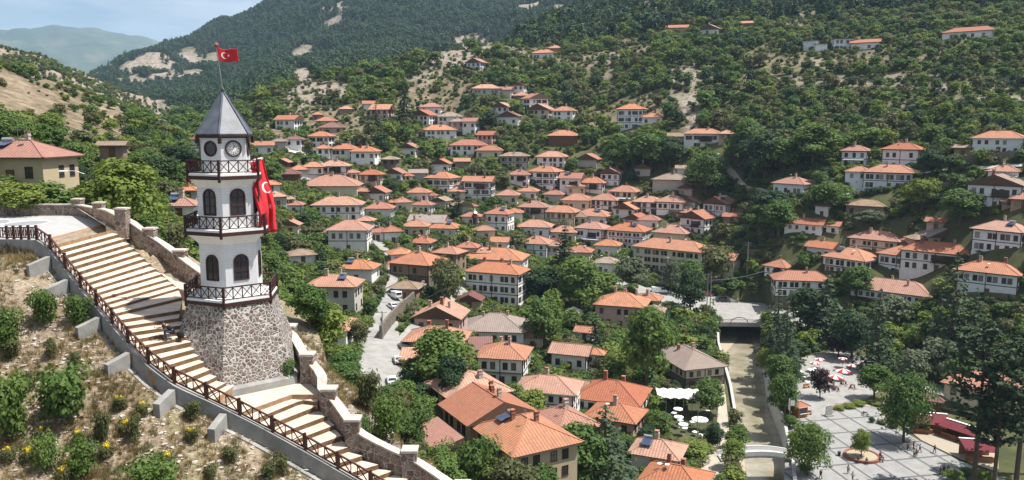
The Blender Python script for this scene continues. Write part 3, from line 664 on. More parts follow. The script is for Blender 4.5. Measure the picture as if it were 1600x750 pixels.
hexlathe(MB(), [(2.2, Zb2 - 1.0), (2.32, Zb2 - .85), (2.85, Zb2 - .42), (2.95, Zb2 - .36), (2.95, Zb2 - .26)]).build('cornice', M['fascia_white'], tower)
hexlathe(MB(), [(2.12, Zb2 - .3), (2.12, Zb1 - .9)]).build('middle_storey', M['clapboard_white'], tower)
hexlathe(MB(), [(2.12, Zb1 - .9), (2.2, Zb1 - .78), (2.5, Zb1 - .42), (2.6, Zb1 - .36), (2.6, Zb1 - .26)]).build('cornice', M['fascia_white'], tower)
hexlathe(MB(), [(1.7, Zb1 - .3), (1.7, Zev + .05)]).build('clock_storey', M['clapboard_white'], tower)
rf = MB(); hexlathe(rf, [(1.72, Zev - .02), (1.98, Zev), (1.98, Zev + .12), (.03, Zap)])
roof = rf.build('roof', M['lead_roof'], tower)
tr = MB()
for k in range(6):
    tr.bar(hexpt(k, 2.0, Zev + .12), hexpt(k, .03, Zap + .02), .10, .07)
tr.build('ridge_strip', M['lead_roof'], roof)
t2 = MB(); hexlathe(t2, [(1.78, Zev - .16), (2.02, Zev - .06), (2.02, Zev + .06), (1.99, Zev + .06)], cap=(True, False))
for k in range(6):
    p = hexpt(k, 1.93, 0); t2.box(p.x - .09, p.x + .09, p.y - .09, p.y + .09, Zev - .5, Zev - .05)
t2.build('eaves_trim', M['timber_dark'], tower)
fl = MB(); fl.lathe([(.10, Zap - .05), (.12, Zap + .1), (.05, Zap + .25), (.02, Zap + .4)], 10); fl.build('finial', M['metal_dark'], roof)

def xrail(mb, a, b, h, n, rail=.07, post=.055, mid=.04):
    a, b = Vector(a), Vector(b); up = Vector((0, 0, 1))
    mb.bar(a + up * h, b + up * h, rail + .03, rail); mb.bar(a + up * .10, b + up * .10, rail, rail * .8)
    for i in range(n):
        p, q = a.lerp(b, i / n), a.lerp(b, (i + 1) / n)
        if i: mb.bar(p + up * .1, p + up * h, post)
        mb.bar(p + up * .12, q + up * (h - .03), mid); mb.bar(p + up * (h - .03), q + up * .12, mid)
def balcony(r, z, zr, n, matn):
    h = zr - z
    bal = MB(); hexlathe(bal, [(r, z - .28), (r, z)]); bal = bal.build('balcony', M['fascia_white'], tower)
    e = MB(); hexlathe(e, [(r + .02, z - .36), (r + .06, z - .34), (r + .06, z - .12), (r + .02, z - .12)], cap=(False, False)); e.build('edge_board', M[matn], bal)
    rl = MB()
    for k in range(6): xrail(rl, hexpt(k, r - .08, z), hexpt(k + 1, r - .08, z), h, n)
    rl.build('railing', M[matn], bal)
    for k in range(6):
        p = hexpt(k, r - .02, 0); pm = MB(); pm.box(p.x - .07, p.x + .07, p.y - .07, p.y + .07, z - .52, z + h + .06); pm.build('corner_post', M[matn], bal)
balcony(3.3, Zb3, Zb3r, 5, 'timber_maroon'); balcony(3.05, Zb2, Zb2r, 5, 'timber_maroon'); balcony(2.7, Zb1, Zb1r, 4, 'timber_maroon')

def arch_pts(w, h, n=10):
    pts = [(-w/2, 0), (w/2, 0)]; r = w / 2
    for i in range(n + 1):
        a = pi * i / n; pts.append((r * cos(a), h - r + r * sin(a)))
    return pts
def arch_window(w, h):
    fr = MB(); o = arch_pts(w + .2, h + .2); i_ = [(x, y + .08) for x, y in arch_pts(w, h)]
    n = len(o); vs = [(x, -.06, y) for x, y in o] + [(x, -.06, y) for x, y in i_] + [(x, .02, y) for x, y in o] + [(x, .02, y) for x, y in i_]
    fs = []
    for k in range(n):
        j = (k + 1) % n; fs += [(k, j, n + j, n + k), (k, 2*n + k, 2*n + j, j), (n + k, n + j, 3*n + j, 3*n + k)]
    fr.add(vs, fs)
    fr.box(-.03, .03, -.045, .01, .08, h + .05); fr.box(-w/2, w/2, -.05, .01, h * .38, h * .38 + .05); fr.box(-w/2, w/2, -.05, .01, h - w/2 + .02, h - w/2 + .07)
    pn = MB(); pn.add([(x, -.012, y) for x, y in i_], [tuple(range(n))])
    return fr.mesh('window', M['timber_maroon']), pn.mesh('pane', M['glass_dark'])
def on_face(k, r, z):                             # middle of face k (between corners k and k+1), heading outwards
    p = (hexpt(k, r, z) + hexpt(k + 1, r, z)) / 2
    return p, atan2(p.y, p.x) + pi / 2
AW = arch_window(.78, 1.5)
for r, z in ((2.2, fz(440, 2.2, 360)), (2.12, fz(338, 2.12, 352) + .02)):
    for k in range(6):
        p, a = on_face(k, r, z); wv = link('window', AW[0], tower, p, a); link('pane', AW[1], wv)
def ringm(r0, r1, y0, y1, n=24):
    mb = MB(); vs = []
    for y in (y0, y1):
        for r in (r0, r1):
            vs += [(r * cos(2*pi*j/n), y, r * sin(2*pi*j/n)) for j in range(n)]
    fs = []
    for j in range(n):
        k = (j + 1) % n
        fs += [(j, k, n + k, n + j), (n + j, n + k, 3*n + k, 3*n + j), (j, 2*n + j, 2*n + k, k)]
    return mb.add(vs, fs)
def disc(r, y, n=24): return MB().add([(r * cos(2*pi*j/n), y, r * sin(2*pi*j/n)) for j in range(n)], [tuple(range(n))])
RF = ringm(.40, .50, -.07, .02).mesh('frame', M['timber_maroon']); RP = disc(.41, -.015).mesh('pane', M['glass_dark'])
zc = fz(232.5, 1.7, 352)
plain('clock_dial', (.72, .71, .68), .5, .04); plain('clock_brown', (.12, .06, .045), .6, .1)
for k in range(6):
    p, a = on_face(k, 1.7, zc)
    if k % 2:
        wv = link('window', RF, tower, p, a); link('pane', RP, wv); continue
    c = ringm(.43, .53, -.08, .02).build('clock', M['timber_dark'], tower, p, a)
    dl_ = disc(.44, -.02); ringm(.36, .385, -.03, -.02).build('chapter_ring', M['clock_brown'], c)
    ringm(.21, .225, -.03, -.02).build('inner_ring', M['clock_brown'], c)
    for h in range(12):
        t = 2 * pi * h / 12; dl_.bar((.26 * sin(t), -.03, .26 * cos(t)), (.34 * sin(t), -.03, .34 * cos(t)), .028 if h % 3 else .045, .024, m=1, up=(0, 1, 0))
    dl_.build('dial', [M['clock_dial'], M['timber_dark']], c)
    for ang, ln, wd in ((R(25), .20, .04), (R(268), .31, .03)):
        MB().bar((0, -.045, 0), (ln * sin(ang), -.045, ln * cos(ang)), wd, .02, up=(0, 1, 0)).build('hand', M['timber_dark'], c)
door_p, door_a = on_face(3, 2.2, Zb3 + .02)
MB().box(-.45, .45, -.05, .05, 0, 2.0).build('door', M['timber_maroon'], tower, door_p, door_a)

# flagpole and its flag -------------------------------------------------
tip = at_d(338, 73, TD - .3); foot = Vector((TX, TY, GZ + Zap))
fp = MB(); fp.tube([foot - tip.to_3d().normalized() * 0, foot.lerp(tip, .5), tip], [.05, .04, .03], 8)
fpo = tag(fp.build('flagpole', M['metal_grey']), 'thin leaning metal flagpole on the tip of the tower roof', 'flagpole')
kn = MB(); kn.lathe([(.02, 0), (.13, .06), (.16, .16), (.11, .27), (.02, .31)], 10, c=tip - Vector((0, 0, .05))); kn.build('ball', M['chimney_brick'], fpo)
def star_poly(r, n=5, rot=pi / 2):
    return [((r if i % 2 == 0 else r * .382) * cos(rot + pi * i / n), (r if i % 2 == 0 else r * .382) * sin(rot + pi * i / n)) for i in range(2 * n)]
def crescent(r, ri, off, n=28):                   # outer circle r at 0, inner circle ri at +off along u
    a = math.acos((r*r + off*off - ri*ri) / (2*r*off)); b = math.acos((ri*ri + off*off - r*r) / (2*ri*off))
    o = [(r * cos(a + (2*pi - 2*a) * i / n), r * sin(a + (2*pi - 2*a) * i / n)) for i in range(n + 1)]
    s0 = pi - b
    i_ = [(off + ri * cos(s0 + 2*b - (2*(pi - pi + b)) * 0 - 0), 0)] and [(off + ri * cos(-(pi - b) - (2*b) * t / n), ri * sin(-(pi - b) - (2*b) * t / n)) for t in range(n + 1)]
    return o, i_
def flag(name, wid, hei, surf, label, cat, emblem, back=-1):
    # surf(u, v) -> point, normal; u along the length, v down the hoist
    nu, nv = 28, 20
    vs = [surf(wid * i / nu, hei * j / nv)[0] for j in range(nv + 1) for i in range(nu + 1)]
    fs = [(j*(nu+1)+i, j*(nu+1)+i+1, (j+1)*(nu+1)+i+1, (j+1)*(nu+1)+i) for j in range(nv) for i in range(nu)]
    mb = MB(); mb.add(vs, fs); mb.smooth = True
    o = mb.build(name, M['cloth_red']); tag(o, label, cat)
    so = o.modifiers.new('cloth_thickness', 'SOLIDIFY'); so.thickness = .02; so.offset = 0
    for nm, polys in emblem:
        for sgn in (1, -1):
            e = MB()
            for poly in polys:
                pts = [surf(*q) for q in poly]; e.add([p + n * (.022 * sgn) for p, n in pts], [tuple(range(len(pts)))])
            e.build(nm, M['cloth_white'], o)
    return o
# small flag: hoist at the pole, flying to the right; letter-proportioned emblem
G = 1.25
hv = (tip - foot).normalized(); frt = Vector((cos(-view), sin(-view), 0)); aw = Vector((sin(view), cos(view), 0))
h0 = foot.lerp(tip, .985)
def s_small(u, v):
    f = lambda u, v: h0 + frt * (u * .98) - hv * v + aw * (.16 * sin(u * 3.4 + v) * min(1, u * 2) - u * .1) + Vector((0, 0, -.10 * u - .05 * sin(u * 4)))
    p = f(u, v); n = (f(u + .01, v) - p).cross(f(u, v + .01) - p).normalized(); return p, n
w_, h_ = 1.25, .80
def crescent_polys(cx, cy, r, s=1):
    o, i_ = crescent(r, r * .8, r * .25); n = len(o)
    i_ = list(reversed(i_)) if hypot(o[0][0] - i_[0][0], o[0][1] - i_[0][1]) > .05 * r else i_
    return [[(cx + o[k][0], cy + o[k][1]), (cx + o[k+1][0], cy + o[k+1][1]), (cx + i_[k+1][0], cy + i_[k+1][1]), (cx + i_[k][0], cy + i_[k][1])] for k in range(n - 1)]
def star_tris(cx, cy, r, rot):
    p = star_poly(r, 5, rot)
    return [[(cx, cy), (cx + p[k][0], cy + p[k][1]), (cx + p[(k+1) % 10][0], cy + p[(k+1) % 10][1])] for k in range(10)]
flag('flag', w_, h_, s_small, 'small red flag with white crescent and star flying from the flagpole', 'flag',
     [('crescent', crescent_polys(.5 * h_ + .02, .5 * h_, .25 * h_)), ('star', star_tris(.5 * h_ + .36 * h_, .5 * h_, .125 * h_, pi))])
# long banner hung from the right side of the top balcony to the middle balcony
def s_banner(u, v):                               # u across (0..W), v down
    def f(u, v):
        t = v / 5.0
        px = 391 + 12 * min(1., t * 1.3) + u * (12.5 + 6.5 * min(1, t * 1.4)) + 2.0 * sin(v * 2.0 + u * 2) * t; py = 250 + 112 * t - u * 3.0 * (1 - t) + 2.0 * u * t * (1.5 - u)
        d = TD - 1.55 + u * 1.0 + .28 * sin(u * 5.5 + v * .8) * (.3 + t) + .10 * sin(u * 11 - v)
        return at_d(px, py, d)
    p = f(u, v); n = (f(u + .01, v) - p).cross(f(u, v + .01) - p).normalized(); return p, n
ban = flag('banner', 1.55, 5.0, s_banner, 'long red flag banner with white crescent hanging from the balconies', 'flag',
     [('crescent', crescent_polys(1.14, 2.0, .38)), ('star', star_tris(1.15, 3.25, .24, pi / 2)), ('hem', [[(1.55*i/14, 0), (1.55*(i+1)/14, 0), (1.55*(i+1)/14, .14), (1.55*i/14, .14)] for i in range(14)])])
# floodlights / bare pole carrying the banner
bp = MB(); a_, b_ = at_d(401, 245, TD - 1.5), at_d(407, 372, TD - 1.4); bp.tube([a_, b_], .05, 8)
tag(bp.build('pole', M['timber_maroon']), 'dark vertical pole holding the long red banner beside the tower', 'pole')

# ------------------------------------------------------------------ staircase
st = empty('staircase', STEPS[0][0], 0, 'wide pale stone staircase winding down past the tower', 'staircase')
for i in range(17, NLAND):                        # lower steps run right up to the tower base
    l_, r_ = STEPS[i][0], STEPS[i][-1]; q_ = Vector((TX, TY, r_.z)); STEPS[i] = (l_, r_.lerp(q_, .42))
O = STEPS[0][0]
def edge_of(s, n=12): return pl_interp(list(s), n)
UP = Vector((0, 0, 1))
for i, s in enumerate(STEPS[:-1]):
    if i == 0 or i == NLAND - 1: continue
    nx = STEPS[i + 1]
    e0, e1 = edge_of(s), edge_of(nx)
    z0 = s[0].z; zt = nx[0].z
    zprev = STEPS[i - 1][0].z
    # tread: between this edge and the next at this level minus one riser; riser drops from this edge
    mb = MB(); top = zt
    # the surface between edge i and i+1 lies at the level of edge i+1's top
    A = [Vector((p.x, p.y, zt + .22 * (z0 - zt))) for p in e0]; B = [Vector((p.x, p.y, zt)) for p in e1]
    n = len(A)
    vs = A + B; fs = [(k, n + k, n + k + 1, k + 1) for k in range(n - 1)]
    mb.add([v - O for v in vs], fs, 0)
    C = [Vector((p.x, p.y, z0)) for p in e0]
    mb.add([v - O for v in A + C], [(k, k + 1, n + k + 1, n + k) for k in range(n - 1)], 1)
    # end cheeks and a solid underside so that the step is a block
    D = [p - UP * .5 for p in A]; E_ = [p - UP * .5 for p in B]
    mb.add([v - O for v in B + E_], [(k, n + k, n + k + 1, k + 1) for k in range(n - 1)], 1)
    mb.add([v - O for v in (A[0], B[0], E_[0], D[0])], [(0, 1, 2, 3)], 1); mb.add([v - O for v in (A[-1], B[-1], E_[-1], D[-1])], [(0, 3, 2, 1)], 1)
    mb.build('step', [M['tread_stone'], M['riser_stone']], st)
# tread 0: between plaza border and first edge
# smooth ramp strip beside the upper flight, between the step ends and the parapet
rp = MB(); ramp_w = pl_interp(WP[2:7], 16); ramp_r = [at_z(165, 352, stz(0))] + [Vector((s[-1].x, s[-1].y, s[-1].z)) for s in STEPS[1:14]] + [at_z(300, 462, stz(15)), at_z(300, 490, stz(17))]
ramp_w = ramp_w[:14] + [at_z(330, 458, stz(14)), at_z(345, 480, stz(16))]
vs = [Vector((p.x, p.y, p.z - .03)) for p in ramp_r] + [Vector((w_.x, w_.y, r_.z + .02)) for w_, r_ in zip(ramp_w, ramp_r)]
k = len(ramp_r); rp.add([v - O for v in vs], [(i, i + 1, k + i + 1, k + i) for i in range(k - 1)])
vs2 = [v - UP * 1.2 for v in vs[:k]]; rp.add([v - O for v in vs[:k] + vs2], [(i, k + i, k + i + 1, i + 1) for i in range(k - 1)])
rp.build('ramp', M['tread_stone'], st)
# landing in front of the tower
ld_e0 = STEPS[NLAND - 1]; ld_e1 = STEPS[NLAND]
zl_ = ld_e1[0].z
land = [STEPS[NLAND - 2][0], STEPS[NLAND - 1][0], STEPS[NLAND][0], STEPS[NLAND][1], STEPS[NLAND][2], at_z(500, 600, zl_), at_z(470, 578, zl_), at_z(440, 556, zl_), at_z(400, 560, zl_), at_z(366, 580, zl_), at_z(345, 600, zl_)]
tc_ = Vector((TX, TY, 0)); land = [p + (tc_ - Vector((p.x, p.y, 0))).normalized() * .03 for p in land]      # kept just behind the first riser
mb = MB(); mb.prism([(p.x - O.x, p.y - O.y) for p in land], zl_ - 1.2 - O.z, zl_ + .02 - O.z); mb.build("landing", M['tread_stone'], st)
# plaza with patterned paving
pp = [LALL[0], LALL[1], LALL[2], LP[0], at_z(66, 381, PLZ), at_z(165, 352, PLZ), at_z(167, 346, PLZ), at_z(118, 336, PLZ), at_z(-60, 336, PLZ), at_z(-260, 336, PLZ)]
mb = MB(); mb.prism([(p.x, p.y) for p in pp], PLZ - 1.0, PLZ); plz = tag(mb.build('plaza', M['plaza_paving']), 'grey viewing terrace with dark oval paving at the stair head', kind='structure')
def ground_ellipse(cx, cy, rx, ry, z, rot=0, n=28):
    return [at_z(cx + rx * cos(2*pi*i/n) * cos(rot) - ry * sin(2*pi*i/n) * sin(rot), cy + ry * sin(2*pi*i/n) * cos(rot) + rx * cos(2*pi*i/n) * sin(rot), z) for i in range(n)]
for cx, cy, rx, ry, rot in ((40, 349, 36, 3.4, -.08), (3, 346, 12, 3.2, -.1), (2, 359, 10, 3.0, .1), (-60, 352, 30, 4, 0)):
    for k_, mm, dz in ((1.12, 'plaza_border', .008), (1., 'plaza_pattern', .014)):
        e = ground_ellipse(cx, cy, rx * k_ + (1 if k_ > 1 else 0), ry * k_ + (.4 if k_ > 1 else 0), PLZ + dz, rot)
        MB().add(e, [tuple(range(len(e)))]).build('paving_border' if k_ > 1 else 'paving_oval', M[mm], plz)
be = [at_z(60, 376, PLZ + .006), at_z(66, 380, PLZ + .006), at_z(165, 352, PLZ + .006), at_z(160, 350, PLZ + .006)]
MB().add(be, [(0, 1, 2, 3)]).build('paving_border', M['riser_stone'], plz)

# ------------------------------------------------------------------ stone parapet (wall with coping and piers)
def offset(P, d):                                 # shift a polyline sideways (left of travel positive)
    out = []
    for i, p in enumerate(P):
        a, b = P[max(i-1, 0)], P[min(i+1, len(P)-1)]; t = Vector((b.x - a.x, b.y - a.y, 0)).normalized()
        out.append(p + Vector((-t.y, t.x, 0)) * d)
    return out
def ribbon_wall(P, th, zlo, zhi, name, matn, parent=None):
    A, B = offset(P, -th * 0), offset(P, th); mb = MB(); n = len(P)
    vs = [p + UP * zlo for p in A] + [p + UP * zhi for p in A] + [p + UP * zhi for p in B] + [p + UP * zlo for p in B]
    fs = []
    for i in range(n - 1):
        fs += [(i, i+1, n+i+1, n+i), (n+i, n+i+1, 2*n+i+1, 2*n+i), (2*n+i, 2*n+i+1, 3*n+i+1, 3*n+i)]
    fs += [(0, n, 2*n, 3*n), (n-1, 4*n-1, 3*n-1, 2*n-1)]
    mb.add(vs, fs); return mb.build(name, M[matn], parent)
def dense(P, step=.8):
    L_ = sum((b - a).length for a, b in zip(P, P[1:])); return pl_interp(P, max(int(L_ / step), 2))
WD = dense(WP)
par = tag(ribbon_wall(WD, .5, -1.6, 1.02, 'parapet_wall', 'parapet_stone'), 'low rough stone wall with square piers edging the stairs and terrace', 'wall')
ribbon_wall([p + UP * 0 for p in offset(WD, -.05)], .6, 1.021, 1.13, 'coping', 'coping_stone', par)
def pier(p, hgt=1.55, s=.42):
    mb = MB(); mb.box(p.x - s, p.x + s, p.y - s, p.y + s, p.z - .8, p.z + hgt, 0); o = mb.build('pier', M['parapet_stone'], par)
    c = MB(); c.box(p.x - s - .05, p.x + s + .05, p.y - s - .05, p.y + s + .05, p.z + hgt + .002, p.z + hgt + .14); c.build('cap', M['coping_stone'], o)
for t in (.06, .14, .22):
    pass
pw = [at_z(6, 337, PLZ), at_z(40, 337, PLZ), at_z(121, 337, PLZ), at_z(-30, 337, PLZ), at_z(-70, 337, PLZ), at_z(154, 344, PLZ), at_z(190, 358, stz(1)), at_z(234, 389, stz(6)), at_z(281, 424, stz(11)), at_z(452, 545, stz(NLAND) + 1.0), at_z(480, 592, stz(NLAND) + .3), at_z(514, 648, stz(NLAND + 3)), at_z(551, 697, stz(NLAND + 6)), at_z(640, 746, stz(NLAND + 10)), at_z(722, 802, stz(NLAND + 13))]
for p in pw: pier(p + Vector((.02, .25, 0)))

# ------------------------------------------------------------------ concrete retaining wall with buttresses, and the railing on top
LD = dense(LALL, .7)
rw = tag(ribbon_wall(LD, .45, -2.6, .10, 'retaining_wall', 'concrete'), 'curved grey concrete retaining wall under the stair railing', 'wall')
ribbon_wall(offset(LD, -.35), .34, -3.0, -.95, 'ledge', 'concrete', rw)
for px in (64, 92, 142, 188, 256, 336):
    if px < 0: continue
    base = on_L(px + 14); nb = min(range(len(LD)), key=lambda i: (LD[i] - base).length); t = (LD[min(nb+1, len(LD)-1)] - LD[max(nb-1, 0)]); t.z = 0; t.normalize()
    out = Vector((t.y, -t.x, 0)); mb = MB(); a0 = base + out * .1
    ln = 1.35; w2 = .23
    vs = []
    for s_ in (-w2, w2):
        vs += [a0 + t * s_ + UP * -.12, a0 + t * s_ + out * ln + UP * -.55, a0 + t * s_ + out * ln + UP * -3.6, a0 + t * s_ + UP * -3.6]
    mb.add(vs, [(0, 1, 2, 3), (7, 6, 5, 4), (0, 4, 5, 1), (1, 5, 6, 2), (3, 2, 6, 7), (0, 3, 7, 4)]); mb.build('buttress', M['concrete'], rw)
rail = empty('stair_railing', LP[0], 0, 'brown timber railing with crossed panels along the concrete wall', 'railing')
RDp = [p + UP * .10 for p in offset(dense(LALL[1:], .2), .2)]
acc = 0; marks = [RDp[0]]
for a, b in zip(RDp, RDp[1:]):
    acc += (Vector((b.x, b.y, 0)) - Vector((a.x, a.y, 0))).length
    if acc >= 1.9: marks.append(b); acc = 0
O2 = LP[0]
plain('rail_wood', (.085, .038, .027), .6, .25, 3)
for i, (a, b) in enumerate(zip(marks, marks[1:])):
    m_ = MB(); a_, b_ = a - O2, b - O2
    m_.bar(a_ + UP * .88, b_ + UP * .88, .10, .08); m_.bar(a_ + UP * .14, b_ + UP * .14, .08, .07)
    for h0_, h1_ in ((.06, .40), (.60, .94)):
        p, q_ = a_.lerp(b_, h0_), a_.lerp(b_, h1_)
        m_.bar(p + UP * .16, q_ + UP * .86, .05); m_.bar(p + UP * .86, q_ + UP * .16, .05)
        for e in (p, q_): m_.bar(e + UP * .14, e + UP * .88, .05)
    m_.build('panel', M['rail_wood'], rail)
for p in marks:
    m_ = MB(); q_ = p - O2; m_.box(q_.x - .075, q_.x + .075, q_.y - .075, q_.y + .075, q_.z - .35, q_.z + 1.04); m_.build('post', M['rail_wood'], rail)
# ------------------------------------------------------------------ houses
WALLS = dict(W='plaster_white', U='plaster_blue_white', C='plaster_cream', Y='plaster_yellow', G='plaster_grey', P='plaster_pink', B='wood_brown', K='mud_brick', S='rubble_stone')
ROOFS = dict(r='roof_terracotta', o='roof_orange', m='roof_maroon', t='roof_old_tan', g='roof_grey_brown')
WCACHE = {}
def window_meshes(w, h, frame, cross=2):
    key = (w, h, frame, cross)
    if key not in WCACHE:
        f = MB(); t = .09
        f.box(-w/2 - t, -w/2, -.06, .03, -t, h + t); f.box(w/2, w/2 + t, -.06, .03, -t, h + t)
        f.box(-w/2, w/2, -.06, .03, h, h + t); f.box(-w/2 - t*1.6, w/2 + t*1.6, -.10, .03, -t, -.002)
        for k in range(1, cross): f.box(-w/2 + w*k/cross - .03, -w/2 + w*k/cross + .03, -.045, .02, 0, h)
        f.box(-w/2, w/2, -.04, .02, h*.62, h*.62 + .05)
        p = MB(); p.add([(-w/2, -.012, 0), (w/2, -.012, 0), (w/2, -.012, h), (-w/2, -.012, h)], [(0, 1, 2, 3)])
        q = MB(); q.v, q.f, q.m, q.uv = list(f.v), list(f.f), list(f.m), list(f.uv); q.add(p.v, p.f, 1)
        WCACHE[key] = (f.mesh('window', M[frame]), p.mesh('pane', M['window_pane']), q.mesh('window', [M[frame], M['window_pane']]))
    return WCACHE[key]
def roof_mesh(w, d, H, kind, pitch, ov, matn, fascia):
    """roof over a w x d plan with eaves at H; kind: h hip, g gable facing front, G gable facing sides, s single slope"""
    x, y = w / 2 + ov, d / 2 + ov; th = .16; mb = MB(); tp = tan(pitch)
    base = [(-x, -y), (x, -y), (x, y), (-x, y)]
    lo = [(a, b, H) for a, b in base]; up = [(a, b, H + th) for a, b in base]
    mb.add(lo, [(3, 2, 1, 0)], 2)
    mb.add(lo + up, [(0, 1, 5, 4), (1, 2, 6, 5), (2, 3, 7, 6), (3, 0, 4, 7)], 1)
    def face(pts, along, upv):
        o = Vector(pts[0]); uvs = [((Vector(p) - o).dot(along), (Vector(p) - o).dot(upv)) for p in pts]
        mb.add(pts, [tuple(range(len(pts)))], 0, [uvs])
    X, Y_ = Vector((1, 0, 0)), Vector((0, 1, 0)); c, s = cos(pitch), sin(pitch)
    z0 = H + th
    if kind == 'h':
        if w >= d:
            r = y * tp; k = x - y; R0, R1 = (-k, 0, z0 + r), (k, 0, z0 + r)
        else:
            r = x * tp; k = y - x; R0, R1 = (0, -k, z0 + r), (0, k, z0 + r)
        if w >= d:
            face([up[0], up[1], R1, R0], X, Vector((0, c, s))); face([up[2], up[3], R0, R1], -X, Vector((0, -c, s)))
            face([up[1], up[2], R1], Y_, Vector((-c, 0, s))); face([up[3], up[0], R0], -Y_, Vector((c, 0, s)))
        else:
            face([up[0], up[1], R0], X, Vector((0, c, s))); face([up[2], up[3], R1], -X, Vector((0, -c, s)))
            face([up[1], up[2], R1, R0], Y_, Vector((-c, 0, s))); face([up[3], up[0], R0, R1], -Y_, Vector((c, 0, s)))
        ridge = r
    elif kind == 'g':
        r = x * tp; A, B = (0, -y, z0 + r), (0, y, z0 + r)
        face([up[1], up[2], B, A], Y_, Vector((-c, 0, s))); face([up[3], up[0], A, B], -Y_, Vector((c, 0, s)))
        mb.add([up[0], up[1], A], [(0, 1, 2)], 1); mb.add([up[2], up[3], B], [(0, 1, 2)], 1); ridge = r
    elif kind == 'G':
        r = y * tp; A, B = (-x, 0, z0 + r), (x, 0, z0 + r)
        face([up[0], up[1], B, A], X, Vector((0, c, s))); face([up[2], up[3], A, B], -X, Vector((0, -c, s)))
        mb.add([up[1], up[2], B], [(0, 1, 2)], 1); mb.add([up[3], up[0], A], [(0, 1, 2)], 1); ridge = r
    elif kind == 's':
        r = 2 * y * tp * .5; A, B = (-x, y, z0 + r), (x, y, z0 + r)
        face([up[0], up[1], B, A], X, Vector((0, c, s))); mb.add([up[1], up[2], B], [(0, 1, 2)], 1); mb.add([up[3], up[0], A], [(0, 1, 2)], 1)
        mb.add([up[2], up[3], A, B], [(0, 1, 2, 3)], 1); ridge = r
    else:
        mb.add(up, [(0, 1, 2, 3)], 0); ridge = 0
    if kind in 'hgG':                             # ridge and hip tiles
        ms = 3
        def cap(a, b): mb.bar(Vector(a) + UP * .02, Vector(b) + UP * .02, .26, .12, 3)
        if kind == 'h':
            cap(R0, R1)
            pairs = ((up[0], R0), (up[3], R0), (up[1], R1), (up[2], R1)) if w >= d else ((up[0], R0), (up[1], R0), (up[2], R1), (up[3], R1))
            for a, b in pairs: cap(a, b)
        else: cap(A, B)
    return mb.mesh('roof', [M[ROOFS[matn]], M[fascia], M['soffit_brown'], M['roof_old_tan' if matn == 't' else ROOFS[matn]]]), ridge
def roof_height(x, y, w, d, H, kind, pitch, ov):
    X_, Y_ = w / 2 + ov, d / 2 + ov; tp = tan(pitch)
    if kind == 'h': return H + .16 + min(X_ - abs(x), Y_ - abs(y)) * tp
    if kind == 'g': return H + .16 + (X_ - abs(x)) * tp
    if kind == 'G': return H + .16 + (Y_ - abs(y)) * tp
    if kind == 's': return H + .16 + (y + Y_) * tp * .5
    return H + .16
HOUSES = []                                       # footprint and picture box of each, for planting trees around them
CHM = {}
def chimney(parent, x, y, z, hgt, kind, s=.36):
    key = (kind, round(hgt, 1), s)
    if key not in CHM:
        c = MB(); c.box(-s, s, -s, s, -.6, hgt, 0); c.box(-s - .07, s + .07, -s - .07, s + .07, hgt * .78, hgt * .78 + .1, 0)
        for a in (-1, 1):
            for b in (-1, 1): c.box(a * s * .75 - .06, a * s * .75 + .06, b * s * .75 - .06, b * s * .75 + .06, hgt, hgt + .28, 0)
        c.box(-s - .05, s + .05, -s - .05, s + .05, hgt + .281, hgt + .36, 1)
        CHM[key] = c.mesh('chimney', [M[kind], M['roof_terracotta']])
    link('chimney', CHM[key], parent, (x, y, z))
SOL = []; DISH = []
def solar(parent, x, y, z, rz, pitch):
    if not SOL:
        p = MB(); p.box(-.95, .95, -1.0, 1.0, .25, .33, 0)
        t = MB(); t.tube([(-.8, 1.25, .85), (.8, 1.25, .85)], .28, 12)
        fr = MB()
        for a in (-.8, .8): fr.bar((a, -.95, .1), (a, -.95, .28), .05); fr.bar((a, 1.2, -.3), (a, 1.2, .62), .05); fr.bar((a, -.9, .22), (a, 1.2, .6), .05)
        SOL.extend([p.mesh('panel', M['solar_glass']), t.mesh('tank', M['tank_steel']), fr.mesh('stand', M['metal_grey'])])
    s = link('solar_heater', SOL[2], parent, (x, y, z), rz)
    pl = link('panel', SOL[0], s); pl.rotation_euler = (R(14), 0, 0); link('tank', SOL[1], s)

